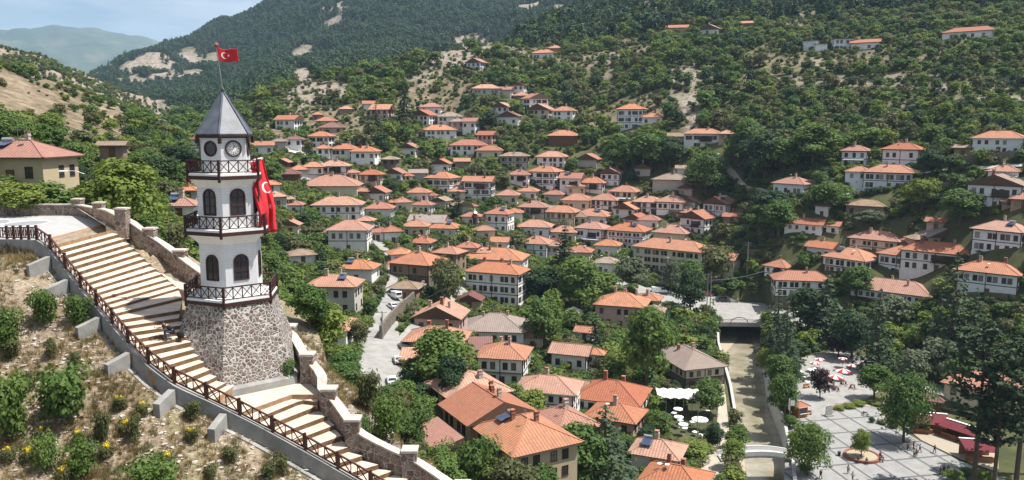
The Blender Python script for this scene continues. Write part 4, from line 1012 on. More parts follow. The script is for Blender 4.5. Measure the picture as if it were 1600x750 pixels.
def house(cx, ye, yb, wpx, rot, asp, rk, wc, rc, ex, label, near=None, hmul=1., dist=None):
    """cx, yb: where the middle of its front meets the ground; ye: eaves; wpx: whole width across the walls"""
    p = at_d(cx, yb, dist) if dist else hit(cx, yb, dmin=near or 95.)
    dd = hypot(p.x, p.y); az = atan2(p.x, p.y)
    ppm = F / (p.y * CP - (p.z - CAMZ) * SP)
    W = wpx * 1.09 / ppm; r = R(rot); w = W / (cos(r) + asp * abs(sin(r))); d = w * asp
    H = max(2.4, (yb - ye) / ppm * 1.02) * hmul
    ox = sin(az); oy = cos(az); back = (w * abs(sin(r)) + d * cos(r)) / 2
    c = Vector((p.x + ox * back, p.y + oy * back, p.z))
    return house_at(c, -az - r, w, d, H, rot, rk, wc, rc, ex, label, (cx, ye, yb, wpx))
def house_at(c, theta, w, d, H, rot, rk, wc, rc, ex, label, pic=None, pitch=None):
    dd = hypot(c.x, c.y)
    if pic is None:
        ppx, ppy, dep_ = proj(c.x, c.y, c.z); s_ = F / dep_; pic = (ppx, ppy - H * s_, ppy, max(w, d) * 1.1 * s_)
    cx, ye, yb, wpx = pic
    o = empty('house', c, theta, label, 'house')
    near_ = dd < 255; lod = dd > 330
    found = 3.5
    style_frame = 'd' in ex; trim = 'timber_dark' if wc != 'B' else 'timber_red_brown'
    kind = rk; pitch = R(pitch or (25 if 't' not in rc else 21))
    ov = .75 if not lod else .85
    wl = MB(); ns = max(1, round(H / 2.9)); sh = H / ns
    gablek = kind in 'gG'
    if 'j' in ex and ns > 1:                      # upper storeys jetty out over the ground floor
        wl.box(-w/2 + .5, w/2 - .5, -d/2 + .6, d/2 - .1, -found, sh); wl.box(-w/2, w/2, -d/2, d/2, sh + .001, H)
    else: wl.box(-w/2, w/2, -d/2, d/2, -found, H)
    if kind == 'g':
        q = w / 2; rr = q * tan(pitch); wl.add([(-q, -d/2, H), (q, -d/2, H), (0, -d/2, H + rr), (-q, d/2, H), (q, d/2, H), (0, d/2, H + rr)], [(0, 1, 2), (5, 4, 3)])
    if kind == 'G':
        q = d / 2; rr = q * tan(pitch); wl.add([(-w/2, -q, H), (-w/2, q, H), (-w/2, 0, H + rr), (w/2, -q, H), (w/2, q, H), (w/2, 0, H + rr)], [(2, 1, 0), (3, 4, 5)])
    wl.build('wall', M[WALLS[wc]], o)
    if 'k' in ex:                                 # brick or dark ground floor
        g = MB(); g.box(-w/2 - .03, w/2 + .03, -d/2 - .03, d/2 + .03, -found, sh - .1); g.build('ground_storey', M['rubble_stone' if 'q' not in ex else 'mud_brick'], o)
    if style_frame:
        t = MB(); e = .045; b_ = .11 if dd > 200 else .09
        for s_ in range(1, ns):
            z = sh * s_; t.box(-w/2 - e, w/2 + e, -d/2 - e, -d/2 + .02, z - b_, z + b_); t.box(w/2 - .02, w/2 + e, -d/2 + .021, d/2, z - b_, z + b_); t.box(-w/2 - e, -w/2 + .02, -d/2 + .021, d/2, z - b_, z + b_)
        t.box(-w/2 - e, w/2 + e, -d/2 - e, -d/2 + .02, H - 2.2 * b_, H - .002); t.box(w/2 - .02, w/2 + e, -d/2 + .021, d/2, H - 2.2 * b_, H - .002)
        for sx in (-1, 1): t.box(min(sx*(w/2 + e*1.2), sx*(w/2 - .16)), max(sx*(w/2 + e*1.2), sx*(w/2 - .16)), -d/2 - e * 1.3, -d/2 + .18, 0, H - .003)
        if w > 9: t.box(-.1, .1, -d/2 - e * 1.2, -d/2 + .02, 0, H - .004)
        t.build('timber_frame', M[trim], o)
    fas = 'fascia_white' if 'f' in ex else 'soffit_brown'
    rm, ridge = roof_mesh(w, d, H, kind, pitch, ov, rc, fas)
    rf = link('roof', rm, o)
    ck = int(next((ch for ch in ex if ch in '0123456'), '1'))
    lr = random.Random(int(cx * 7 + yb * 13))
    for i in range(ck):
        x = (-.34 + .68 * (i + .5) / ck + lr.uniform(-.08, .08)) * w; y = lr.uniform(-.22, .18) * d
        hz = roof_height(x, y, w, d, H, kind, pitch, ov); chimney(rf, x, y, hz, lr.choice((1.0, 1.3, 1.5)), lr.choice(('chimney_plaster', 'chimney_plaster', 'chimney_brick')), lr.choice((.3, .38)) * (1.1 if lod else 1))
    if dd < 330 and 'n' not in ex:
        for _ in range(lr.choice((0, 0, 1, 1, 2))):
            x, y = lr.uniform(-.3, .3) * w, lr.uniform(-.3, .05) * d; z = roof_height(x, y, w, d, H, kind, pitch, ov)
            if not DISH:
                k_ = MB(); k_.tube([(0, 0, -.2), (0, 0, .7)], .03, 5); k_.lathe([(.42, .06), (.30, .0), (.05, -.05)], 10, c=(0, -.08, .8)); DISH.append(k_.mesh('satellite_dish', M['fascia_white']))
                k_ = MB(); k_.tube([(0, 0, -.2), (0, 0, 2.4)], .03, 5)
                for q in range(5): k_.bar((-.45 + q * .04, 0, 1.6 + q * .18), (.45 - q * .04, 0, 1.6 + q * .18), .03)
                DISH.append(k_.mesh('aerial', M['metal_grey']))
            me_ = DISH[lr.randrange(2)]; dq = link(me_.name.split('.')[0], me_, rf, (x, y, z)); 
    if 's' in ex:
        x, y = w * lr.choice((-.22, .2)), -d * .2; solar(rf, x, y, roof_height(x, y, w, d, H, kind, pitch, ov) + .05, 0, pitch)
    if dd < 345 and kind in 'hgG' and lr.random() < .42 and w > 6 and 'yellow' not in label and 'middle wing' not in label and 'konak' not in label and 'n' not in ex:      # side wing under its own roof
        sx = lr.choice((-1, 1)); ww2, wd2, wh2 = w * lr.uniform(.38, .55), d * lr.uniform(.55, .8), H * lr.choice((.62, .8, .97)); wx, wy = sx * (w / 2 + ww2 * .32), d * lr.uniform(.05, .22)
        g = MB(); g.box(wx - ww2/2, wx + ww2/2, wy - wd2/2, wy + wd2/2, -found, wh2); wg = g.build('wing', M[WALLS[lr.choice((wc, wc, 'G', 'C', 'K'))]], o)
        wm, _ = roof_mesh(ww2, wd2, wh2, lr.choice('hG') if ww2 > wd2 else 'h', pitch, .55, lr.choice((rc, rc, 'r', 't')), 'soffit_brown'); link('wing_roof', wm, wg, (wx, wy, 0))
        wf = window_meshes(.9, 1.3, 'timber_dark', 2)[2]
        for q in (-.22, .22): link('wing_window', wf, wg, (wx + q * ww2, wy - wd2/2 - .012, max(.6, wh2 - 2.0)), 0)
    # windows on the front and the side(s)
    fr = 'fascia_white' if 'w' in ex else ('timber_dark' if lr.random() < .6 else 'timber_maroon')
    ww, wh = (.95, 1.45) if sh > 2.5 else (.8, 1.1)
    if lod: ww, wh = 1.15, 1.5
    fm, pm, both = window_meshes(ww, wh, fr, 2)
    def win(x, y, z, rz):
        if near_:
            a = link('window', fm, o, (x, y, z), rz); link('pane', pm, a)
        else: link('window', both, o, (x, y, z), rz)
    if 'n' not in ex:
        sides = [('F', w)] + ([('R', d)] if rot >= -25 else []) + ([('L', d)] if rot <= 25 else [])
        for sd, width in sides:
            k = max(1, int(width / (2.5 if 'p' not in ex else 1.75))); 
            for s_ in range(ns):
                if 'k' in ex and s_ == 0 and sd != 'F': continue
                z = sh * s_ + (sh - wh) * .45
                inset = (.6 if ('j' in ex and s_ == 0 and ns > 1 and sd == 'F') else (.5 if ('j' in ex and s_ == 0 and ns > 1) else 0)) - .012
                for i in range(k):
                    if lr.random() < (.12 if s_ else .3): continue
                    if s_ == 0 and sd == 'F' and i == k // 2: continue
                    u = (i + .5) / k - .5; u *= width * .92
                    if k > 3 and i % 2: u -= width * .06 / k * 3
                    if sd == 'F': win(u, -d/2 + inset, z, 0)
                    elif sd == 'R': win(w/2 - inset, u, z, R(90))
                    else: win(-w/2 + inset, u, z, R(-90))
        if gablek and ridge > 2.6:
            q = (0, -d/2 - .012, H + .25) if kind == 'g' else (w/2 + .012, 0, H + .25)
            win(*q, 0 if kind == 'g' else R(90))
    if dd < 320:
        io = .6 if ('j' in ex and ns > 1) else 0
        D_ = MB(); D_.box(-.6, .6, -.07, .02, 0, 2.1, 0); D_.box(-.5, .5, -.09, -.071, .05, 2.0, 1)
        do = D_.build('door', [M['timber_dark'], M['door_wood']], o, (w * .03, -d/2 + io, 0)); hn = MB(); hn.box(.36, .42, -.13, -.09, 1.0, 1.12); hn.build('handle', M['metal_grey'], do)
    if 'b' in ex and ns > 1:                      # balcony
        bw = w * .34; z = sh * (ns - 1); bx = w * .12
        B = MB(); B.box(bx - bw/2, bx + bw/2, -d/2 - 1.1, -d/2 - .05, z - .1, z + .05); bo = B.build('balcony', M[trim], o)
        rr = MB(); xrail(rr, (bx - bw/2, -d/2 - 1.05, z), (bx + bw/2, -d/2 - 1.05, z), .95, 3); xrail(rr, (bx - bw/2, -d/2 - 1.05, z), (bx - bw/2, -d/2 - .1, z), .95, 1); xrail(rr, (bx + bw/2, -d/2 - 1.05, z), (bx + bw/2, -d/2 - .1, z), .95, 1)
        rr.build('railing', M[trim], bo)
        r0 = MB(); r0.box(bx - bw/2 + .1, bx + bw/2 - .1, -d/2 - .03, -d/2 + .01, z + .1, z + 2.2); r0.build('balcony_door', M['glass_dark'], o)
    if 'a' in ex:                                 # lean-to canopy over the ground floor
        A = MB(); A.add([(-w*.4, -d/2 - 1.8, sh - .35), (w*.4, -d/2 - 1.8, sh - .35), (w*.4, -d/2 - .05, sh + .15), (-w*.4, -d/2 - .05, sh + .15), (-w*.4, -d/2 - 1.8, sh - .43), (w*.4, -d/2 - 1.8, sh - .43), (w*.4, -d/2 - .05, sh + .07), (-w*.4, -d/2 - .05, sh + .07)],
              [(0, 1, 2, 3), (7, 6, 5, 4), (0, 4, 5, 1), (1, 5, 6, 2), (3, 7, 4, 0)]); A.build('canopy', M['fascia_white' if 'm' not in ex else 'roof_maroon'], o)
    HOUSES.append(dict(c=c, r=hypot(w, d) / 2, w=w, d=d, th=theta, px=cx, x0=cx - wpx/2, x1=cx + wpx/2, y0=ye - 4, y1=yb, dd=dd, label=label))
    return o
HD = """
452 188 205 38 30 .8 G W r 1|pale long house with stepped roof above the curved road
497 180 187 15 0 1 h K r 0|small house showing only its brick-red roof in trees
511 190 197 30 10 .8 h G r 1|grey-walled house with wide roof, uppermost above the curved road
520 200 208 38 10 .8 h P m 1|pinkish house with dusky red roof above the white twin
503 214 232 38 22 .8 h W r 1p|plain white house standing at the bend of the curved road
438 222 236 22 12 .8 h G g 1|grey house joined to a red roofed neighbour by the curved road
462 219 237 26 15 .9 h W m 1p|white house with dark red roof where yellow truck parks
411 228 241 28 0 .7 G W o 1|low white house just right of the tower top
507 233 250 22 10 .9 h W r 1|narrow white house joined to a long one below the curve
540 234 252 40 15 .8 h W r 2p|long white house with broad hipped roof below the curved road
572 238 261 42 18 .8 h W r 2p|big white corner house with three floors above the tan roof
443 256 264 22 20 .9 g B r 0|small brown cottage under trees above the maroon pavilion
448 273 285 40 8 .7 h B m 0|maroon roofed pavilion with pale wall panels beside the banner
468 266 280 24 0 1 h G r 1|small grey house right behind the maroon pavilion
491 262 284 32 5 .8 h W r 1dj|white house wedged between pavilion and dark timber mansion
524 261 289 44 12 .7 h W r 2dpb|dark timber mansion of three floors with white bands
581 274 292 36 15 .8 h C o 1bd|cream house with pale orange roof and open galleries
577 163 170 16 0 1 G W r 0|small white house left of the big orange roof on the slope
598 172 186 36 20 1.1 G P o 0|large orange roofed house standing beside the tall dark conifer
541 171 178 18 0 .8 h K r 0|house among treetops on the slope with only roof showing
745 98 110 30 30 .8 g U r 1|lone blue-white gabled house below the bare hilltop field
675 168 180 33 10 .8 h W r 1|white house with pink roof, highest of the hillside cluster
662 181 195 40 28 .8 g W r 1|white gabled house facing left in the hillside cluster
704 183 197 37 0 .8 h W t 2|white house with pale tan roof in the hillside cluster
714 191 208 24 -10 1 h G g 1|grey house with brownish roof joined to a gabled one
737 191 211 26 25 1 G W r 1p|narrow white gabled house with bare grey side wall
686 204 219 50 -12 .6 h W r 1|wide white house with two part roof below the hillside cluster
760 139 148 40 0 .6 h G o 0|long orange roof half hidden in trees high on the slope
790 141 153 22 15 .9 G G r 1|grey house with pink roof high on the slope
785 168 181 32 20 .9 g U r 0|blue-white gabled house with three windows on the slope
795 183 196 34 10 .8 g W m 1|white house with wine red gable under the three window house
762 212 226 30 25 .9 G P r 0|dusty pink house with plain gable below the grey twin
733 228 243 54 8 .6 h W r 2|wide white house with double front below the pink gable
766 236 248 40 12 .7 h C o 0|house with broad salmon roof over dark shaded walls
804 245 263 42 5 .6 h G t 1pd|long gallery house with a row of tall dark windows
690 257 270 30 15 .8 g W r 1|small white house with red roof in the green hollow
692 280 304 50 30 .8 h W r 1sdp|white three floor house with solar heater facing the hollow
749 285 316 46 15 .6 G W r 2dbp|tall white house with wine red awnings and outdoor stair
610 250 266 26 15 .9 h S t 0|weathered stone house with bare tan roof
618 272 283 32 20 .8 g W r 0|white gabled house just below the weathered stone house
590 302 316 38 20 .8 g W r 1d|house with dark timber gable left of the bright shrubs
594 327 341 42 10 .8 h W r 1|white house with red hip roof above the top of the lane
690 315 329 28 28 .9 g G t 0|weathered grey gabled house half hidden by a thin conifer
722 322 334 30 -15 .8 g G t 0|old grey house with patched tan roof in trees
670 349 360 58 15 .7 G W g 1|white house with broad grey roof left of the wooden minaret
781 336 364 42 20 .9 h W r 2sd|square white house with blue bands and tall chimney
520 292 306 92 12 .7 h C r 3n|large red roof with three tall chimneys at its back
530 322 346 74 10 .6 h W o 1d|white house with mossy orange roof under three tall chimneys
548 361 394 64 12 .8 h W r 1fd|white house with bright white eaves above the lane
470 401 413 42 -10 .8 h W t 0|low house with rough tan tiles among trees behind the tower
296 305 316 26 12 .9 h G r 1|small house with red roof seen just left of the tower
286 333 344 52 20 .8 h W r 1sm|solar panelled house left of the tower
311 219 248 18 0 1.2 h U m 0|tall narrow blue-white house half hidden behind the tower roof
837 64 73 32 25 .8 g W r 1|white gabled house, topmost beside the hillside track
851 83 92 36 15 .7 h W r 1|long white house with pink roof below the topmost gable
868 76 85 20 0 .9 h K r 0|small red roofed annexe behind the long white hillside house
812 134 148 20 15 1 g U m 0|narrow white tower-like house above the tall white block
816 150 158 26 10 .9 h K r 0|low house with faded red roof left of the white block
836 155 178 38 -28 .8 g W r 1p|tall white block with three rows of windows on the slope
845 172 186 40 20 .8 g C r 0p|cream house with wide red gable before the white block
882 174 189 36 15 .8 h W r 1|white house with pink roof and porch right of cream gable
804 182 192 20 10 1 h W r 0|small white house with porch left of the cream gable
987 172 202 42 10 .8 h U r 1pd|white three floor house with blue trim alone above the grove
881 213 230 46 8 .7 h B r 2pn|dark brown timber house with carved front in the greenery
863 246 262 44 10 .7 h W r 2|white house with paired windows below the brown timber house
920 250 264 36 15 .9 g G r 0|grey gabled house with two windows beside the dark grove
812 274 292 32 10 .8 h W r 1b|white house with balcony left of the blue trimmed mansion
853 270 299 50 28 .7 h W r 3dp|big white mansion of three floors with white side wall
894 280 304 36 15 .9 G W r 1sb|white house with solar tank right of the big mansion
927 287 305 44 20 .8 h W r 1bd|white house with square roof below the grey gable
956 272 292 34 18 .8 g U r 2d|bright white gabled house with six front windows by the grove
977 301 317 46 20 .8 h C r 1a|house with white awnings and large chimney by the gable
1006 264 277 28 15 .9 g G m 1|small grey gabled house with ornament at the grove edge
902 314 329 44 10 .8 h C r 1|cream house with dim porch, left of its white twin
946 314 330 46 18 .8 h W r 1d|white twin of the cream house with maroon entrance
834 325 342 44 12 .8 h G r 2db|grey house with red roof above the bright green tree
878 333 352 50 15 .7 h C r 1d|long cream house with dark doorway in the middle row
927 339 354 56 18 .7 h W r 2s|white house with solar heaters and long dark porch
836 356 372 52 10 .7 h U r 1dp|bluish house with timber squares at the front left row
882 364 380 42 12 .8 h C r 2|house half hidden behind the tall dark conifer in town
926 359 387 50 22 .8 h U r 1dpba|blue-white house with glazed gallery over a white awning
982 363 392 64 20 .7 h U r 2sdp|large blue-white house with solar panels and dark windows
981 328 346 42 28 .8 g W o 1|pale gabled house with orange roof behind the solar roof
996 345 356 40 30 .8 g W r 1|white gabled house with small window behind the solar panels
838 382 402 46 15 .9 h U r 1fd|small blue-grey house with white eaves beside the conifer
1013 317 334 44 15 .7 h W r 1dp|white house with four windows at the end of the row
948 412 430 34 10 .9 h W g 1|low house with brownish roof sunk among leafy trees
774 408 424 98 15 .6 h W r 4|wide red roof with three chimneys behind the white konak
1021 184 194 32 10 .8 h W r 1|white house with red roof among trees right of blue trim
1098 210 232 54 10 .5 h W r 2pb|long white house with balconies at the edge of the scree
1060 214 224 28 0 .8 G G t 0|low grey annexe with tan roof left of the balconied house
1135 210 226 22 10 1 h P r 0|small reddish house right of the long balconied one
1050 282 302 56 10 .7 h G t 1n|grey unfinished house with flat tan roof under big tree
1074 295 308 24 25 .8 g P m 0|small pink house with dark roof below the big tree
1066 264 274 16 0 1 s W t 0n|tiny white hut left of the big round tree
1050 394 442 116 24 .42 h C r 1p|tall cream apartment block of four floors by the main road
1052 366 380 58 20 .8 h C r 2n|red roofed rear wing standing behind the apartment block
45 249 290 135 35 .8 h Y r 1sb|yellow house with broad red roof and solar heater behind terrace
178 237 246 36 15 .7 G K t 0n|tumbledown stone hut on the dry slope left of the tower
1111 46 56 36 20 .8 g W r 1|white gabled house alone among trees near the hilltop
1060 44 51 26 0 .7 G P r 0n|ruined reddish house on the upper slope
1168 37 43 18 0 .8 G K r 0n|tiny far house showing a red roof near the hilltop
1267 64 80 22 15 .9 f U g 0n|left one of the flat roofed white cubes on the hilltop
1283 69 80 16 0 .8 f W g 0n|low white flat shed between the hilltop cubes
1317 61 78 34 -15 .6 f U g 0|long pale blue flat roofed building on the hilltop
1353 67 78 40 10 .5 G W r 0|low hilltop building with pink roof right of the flat ones
1516 49 60 72 12 .4 h W r 0|long white building on the hilltop at the terraced fields
1545 615 658 120 12 .6 h C r 1|tan building with red roof hidden behind the tall pines
1453 634 643 28 0 .8 h B m 0n|small hut with maroon roof between the park trees
1055 766 792 100 14 .8 h W o 2|house with orange roof nearest the tea garden lane
566 300 311 22 10 .8 h K r 0n|little red roofed shed right of the large chimney roof
592 364 377 28 10 .9 h W r 1|small house with red roof where the lane begins to bend
572 346 357 26 15 .9 h W r 0|small red roofed house behind the bright white eaves
424 290 300 24 0 .8 h W o 0|small orange roofed house just under the maroon pavilion
703 398 424 48 30 .8 h K r 1|rear part with red roof joined to the dark brown house
822 434 450 28 10 .9 h K o 0|small orange roofed outbuilding right of the konak
782 379 391 26 10 .9 G W r 0|small red roofed house above the wide roof behind konak
833 528 546 28 10 .9 h C o 0|small cream house with orange roof under the konak trees
866 381 398 28 15 .9 h W m 0|little maroon roofed house left of the dark conifer
804 333 343 22 0 .9 h W r 0|small red roofed house right of the square blue banded one
722 253 262 20 0 .8 G K o 0n|tiny orange shed in the green hollow
653 271 280 24 0 .7 G G g 0n|grey roofed shed left of the three floor solar house
672 566 582 80 8 .35 s P o 0n|long lean-to roof behind the big leafy tree
640 232 246 30 20 .8 g W r 1|white gabled house standing alone left of the green hollow
655 302 316 34 12 .8 h W r 1p|white house with red roof amid bright green trees
716 300 312 26 10 .9 h C r 0|cream house between the solar house and the awning house
826 300 312 30 12 .9 h W r 1|white house low in front of the white mansion
866 305 318 30 15 .8 h G r 1|grey house crowded below the white mansion
900 292 304 26 0 .9 h C o 0|small cream house squeezed below the solar tank house
760 396 410 34 10 .9 h W r 1|white house behind the left end of the wide roof
732 388 402 34 15 .8 h C r 1|cream house left of the wide roof behind the konak
905 395 412 40 12 .8 h C r 1|cream house under the glazed gallery house
950 385 402 38 12 .8 h W r 1|white house with red roof under the blue-white pair
1015 345 358 32 12 .9 h W r 1|white house crowded right of the solar panels
650 355 370 40 12 .8 h C r 1|cream house with red roof below the broad grey roof
625 398 414 34 -10 .9 h W r 1|white house on the right side of the lane
1050 317 340 46 15 .8 h W r 1d|white house with dark beams right of the four window row
1077 316 328 26 20 .8 g W r 0|white annexe with three small windows beside dark beams
1124 320 344 48 30 .8 g U r 1sd|white gabled house with blue tank on its roof
1065 333 342 32 15 .8 G K r 0n|low shed with red roof below the dark beamed house
1090 343 368 52 32 .8 g W r 1db|white gabled house with wooden balcony above the apartment block
1145 340 350 26 15 .8 G K r 1|small shed with red roof right of the blue tank
1240 289 307 58 30 .7 h U r 1p|white house with small red wing alone at the wood edge
1337 237 260 40 12 .8 h U r 1da|white house with porch canopy above the stone terrace
1287 323 340 24 25 .9 s W r 0|little white shed with lean roof in the bushes
1354 323 338 56 10 .7 h K t 0|old low house with crumbling tan tile roof
1390 271 296 72 10 .6 h U r 1dp|long blue-white house with dark canopy roof by the lane
1410 235 266 56 15 .7 h U r 1d|tall white house with side balconies above the lane
1561 217 240 68 10 .6 h U r 1f|large white house with white eaves above the terrace wall
1505 232 245 24 10 .8 s K t 0n|broken shed with rusty roof on the bare slope
1568 269 284 40 5 .8 h U r 1|small white house with three windows behind the big gable
1558 291 327 80 14 .7 g U t 2db|big white gabled house with flag on its dark balcony
1598 313 325 30 0 1 h K r 0|red roofed outbuilding beside the big gabled house
1258 352 372 58 18 .5 G W r 1|long white house with patched white and red roof
1286 389 405 46 25 .8 G U r 1|small white house with bare grey gable wall
1330 408 434 80 28 .8 h W r 1sdpj|white house with three solar panels and many dark windows
1370 377 400 76 18 .6 h C r 2dp|cream house with huge chimneys and tall dark windows
1218 419 440 44 28 1 h W r 1db|white house with dark wooden bay beside the curved one
1250 440 478 84 -10 .5 h W o 1dpkj|white house of curved front over a garage by the road
1410 402 434 68 25 .8 h U r 1dp|square white house with big central chimney
1395 460 486 118 14 .5 h W o 3dpj|long white house with orange roof behind the cedars
1564 363 397 76 20 .7 h U r 1sdp|large white house with satellite dishes on its red roof
1466 372 386 56 -28 .8 g P g 1|pinkish brick house with grey roof
1463 352 360 26 10 .8 G P r 0n|small pink shed roof behind the brick house
1465 397 427 100 12 .5 h W r 2db|long white house with solar tube and arched gallery
1543 428 464 86 10 .6 h U r 2dp|white house with two rows of dark windows by the firs
695 358 370 48 15 .8 h W r 1sw|white house with solar heater beside the wooden minaret
757 361 374 30 -10 .8 h C o 0|small cream house with orange roof between leafy trees
660 381 392 38 20 1 h G r 2|cluster roof of salmon tiles behind the dark brown house
655 416 450 84 30 .9 h K r 1dk|dark brown two floor house with red roof at the fork
636 452 470 48 20 .8 h K t 0fn|low stone barn with rough tan roof by the lane
777 430 478 92 22 .55 h W r 3dp|great white konak with black bands and paired dark windows
735 474 484 36 10 .8 g P m 0n|small maroon porch house at the foot of the konak
612 363 381 30 -10 .9 h W r 1db|white house with wine red balcony at the head of the lane
525 450 493 80 16 .7 h G r 2s|weathered off-white house with solar panel above orange roof
562 422 442 58 18 .8 h W r 1s|white house with tall black flue beside the lane
506 519 540 94 14 .8 h W o 1|low house with bright orange roof below the tower wall
690 500 522 78 15 .8 g P o 3|pink gabled house with orange roof at the street corner
684 537 562 94 12 .7 h P o 2d|pale house with broad orange roof behind the big leafy tree
775 520 538 98 8 .8 h W g 2|white house with wide grey-brown roof below the konak
788 562 606 78 12 .9 h W o 2dj|white house with twin brown chimneys and overhanging floor
745 547 562 38 0 .8 s W m 0n|flat maroon roof between the grey roof and orange roof
857 616 652 94 12 .7 h W r 1fd|white house with dark red roof and white eaves
893 556 580 60 15 .7 G W o 0db|small white cottage with steps and open timber porch
915 521 534 28 15 .8 G W o 0|tiny white hut with orange roof beside a dark conifer
972 480 514 78 10 .8 h P r 3|brick and cream house with two solar panels near the road
1012 470 492 38 12 .8 h C r 1|cream rear house with red roof near the parked van
955 632 652 112 14 .8 h W r 2|big orange roofed hall left of the tea garden
962 660 682 84 18 .8 h P o 1|pale house with orange hip roof under the tall fir
1027 716 745 76 12 .8 h W o 1s|white house with water tanks on its orange roof
1074 578 608 104 -30 1.5 h C g 2dk|cream riverside house with large grey-brown roof and dark trim
"""
SHORT = []
plain('emblem_dark', (.03, .03, .03), .6)
FIXD = {(45, 290): 128, (178, 246): 190}
for ln in HD.strip().splitlines():
    a, lab = ln.split('|'); t = a.split(); 
    house(*map(float, t[:6]), t[6], t[7], t[8], (t[9] if len(t) > 9 else '1').rstrip(), lab, dist=FIXD.get((int(t[0]), int(t[2]))))

# further small houses packed into the gaps of the old town
r5 = random.Random(21); base_h = [q for q in HOUSES if len(q['label'].split()) <= 10]; made = set(); nfill = 0
for _ in range(1500):
    if nfill >= 30: break
    px, py = (r5.uniform(600, 1130), r5.uniform(285, 405)) if r5.random() < .8 else (r5.uniform(430, 600), r5.uniform(296, 400))
    wq, hq = r5.uniform(24, 36), r5.uniform(11, 16)
    X0, X1, Y0, Y1 = px - wq * .6, px + wq * .6, py - hq - 9, py + 2; bad = False
    for q in HOUSES:
        ox = min(X1, q['x1'] + 2) - max(X0, q['x0'] - 2); oy = min(Y1, q['y1']) - max(Y0, q['y0'] - 8)
        if ox > 0 and oy > 0 and ox * oy > .13 * (X1 - X0) * (Y1 - Y0): bad = True; break
    for (a_, b_, c_, e_) in ((585, 625, 370, 445), (560, 650, 430, 620), (1000, 1250, 440, 500), (1115, 1180, 370, 440)):
        if X1 > a_ and X0 < b_ and Y1 > c_ and Y0 < e_: bad = True
    if bad: continue
    nh = min(base_h, key=lambda q: abs((q['x0'] + q['x1']) / 2 - px) + 1.4 * abs((q['y0'] + q['y1']) / 2 - py))
    rel = 'right of' if px > nh['x1'] else 'left of' if px < nh['x0'] else 'behind' if py < nh['y1'] else 'below'
    if (rel, nh['label']) in made: continue
    made.add((rel, nh['label'])); nfill += 1; wc_, wn_ = r5.choice((('W', 'white'), ('W', 'white'), ('C', 'cream'), ('G', 'grey')))
    house(px, py - hq, py, wq, r5.choice((-12, 8, 12, 16, 22)), r5.uniform(.75, .95), r5.choice('hhhgG'), wc_, r5.choice('rrrro'), r5.choice(('1', '1d', '0', '1')), f"small {wn_} house {rel} the {nh['label']}")

# the long yellow house with three roofs under the hill
u_, n_ = Vector((.485, -.875, 0)), Vector((-.875, -.485, 0)); th_ = atan2(-.875, .485)
P_ = at_z(801, 716, 14.3)
c3 = P_ - u_ * 7.2 - n_ * 6.2; c3.z = 8.8
house_at(c3, th_, 13, 11, 5.4, 61, 'h', 'Y', 'o', '2s', 'yellow house with striped orange hip roof at the hill foot', pitch=24)
c2 = c3 - u_ * 11.6 + n_ * .5; c2.z = 8.8
house_at(c2, th_, 10.2, 12, 5.9, 61, 'G', 'Y', 'o', '3', 'middle wing with three chimneys between the two yellow houses', pitch=23)
c1 = c3 - u_ * 22.5 - n_ * 1.2; c1.z = 8.8
house_at(c1, th_, 11, 11, 6.2, 61, 'h', 'Y', 'o', '2', 'yellow rear house with striped hip roof below the rocky slope', pitch=25)
c4 = c2 + n_ * 10.2 + u_ * 1; c4.z = 9.5
house_at(c4, th_, 9, 4, 2.4, 61, 's', 'P', 'o', '0n', 'low lean-to roof under the rocky slope beside the yellow house')
c5 = c3 - n_ * 10.5 - u_ * 5.5; c5.z = 8
house_at(c5, th_, 10, 8, 4.6, 61, 'h', 'Y', 'o', '1', 'small far wing of the yellow house')
# apartment balconies (parts of the block)
ap = next(o for o in col.objects if o.get('label', '').startswith('tall cream apartment')); H_ = [h for h in HOUSES if h['label'] == ap['label']][0]
for k in range(1, 4):
    z = k * 2.9; w2, d2 = H_['w'] / 2, H_['d'] / 2
    b = MB(); b.box(w2 + .01, w2 + 1.4, -d2 * .8, d2 * .8, z - .12, z + .04); b.box(w2 + 1.3, w2 + 1.4, -d2 * .8, d2 * .8, z + .041, z + .95); b.box(w2 + .02, w2 + 1.299, -d2 * .8, -d2 * .8 + .1, z + .041, z + .95)
    b.build('balcony', M['fascia_white'], ap)
aw = MB(); aw.box(-w2 * .75, -w2 * .1, -d2 - .08, -d2 + .0, .1, 2.5); aw.build('shop_front', M['awning_blue'], ap)

# ------------------------------------------------------------------ river, banks, bridges
def sheet(name, poly, z, matn, label, kind='structure', parent=None):
    mb = MB(); mb.add([(p[0], p[1], z) for p in poly], [tuple(range(len(poly)))]); o = mb.build(name, M[matn], parent)
    bm = bmesh.new(); bm.from_mesh(o.data); bmesh.ops.triangulate(bm, faces=bm.faces[:])
    for f in bm.faces:
        if f.normal.z < 0: f.normal_flip()
    bm.to_mesh(o.data); bm.free()
    return tag(o, label, kind=kind) if kind else o
sheet('river', rpoly, RZ, 'river_water', 'shallow greenish brown river in its walled channel')
sheet('river_bank', [tuple(at_z(*q, RZ)[:2]) for q in ((1119, 506), (1150, 506), (1152, 530), (1140, 545), (1124, 560))], RZ + .12, 'silt', 'pale silt bank in the river below the road bridge')
sheet('river_bank', [tuple(at_z(*q, RZ)[:2]) for q in ((1196, 506), (1172, 506), (1174, 525), (1180, 545), (1192, 548))], RZ + .12, 'silt', 'silt bank on the park side of the river')
sheet('river_bank', [tuple(at_z(*q, RZ)[:2]) for q in ((1142, 640), (1150, 660), (1162, 700), (1166, 760), (1150, 760), (1147, 690))], RZ + .1, 'silt', 'gravel edge along the near part of the river')
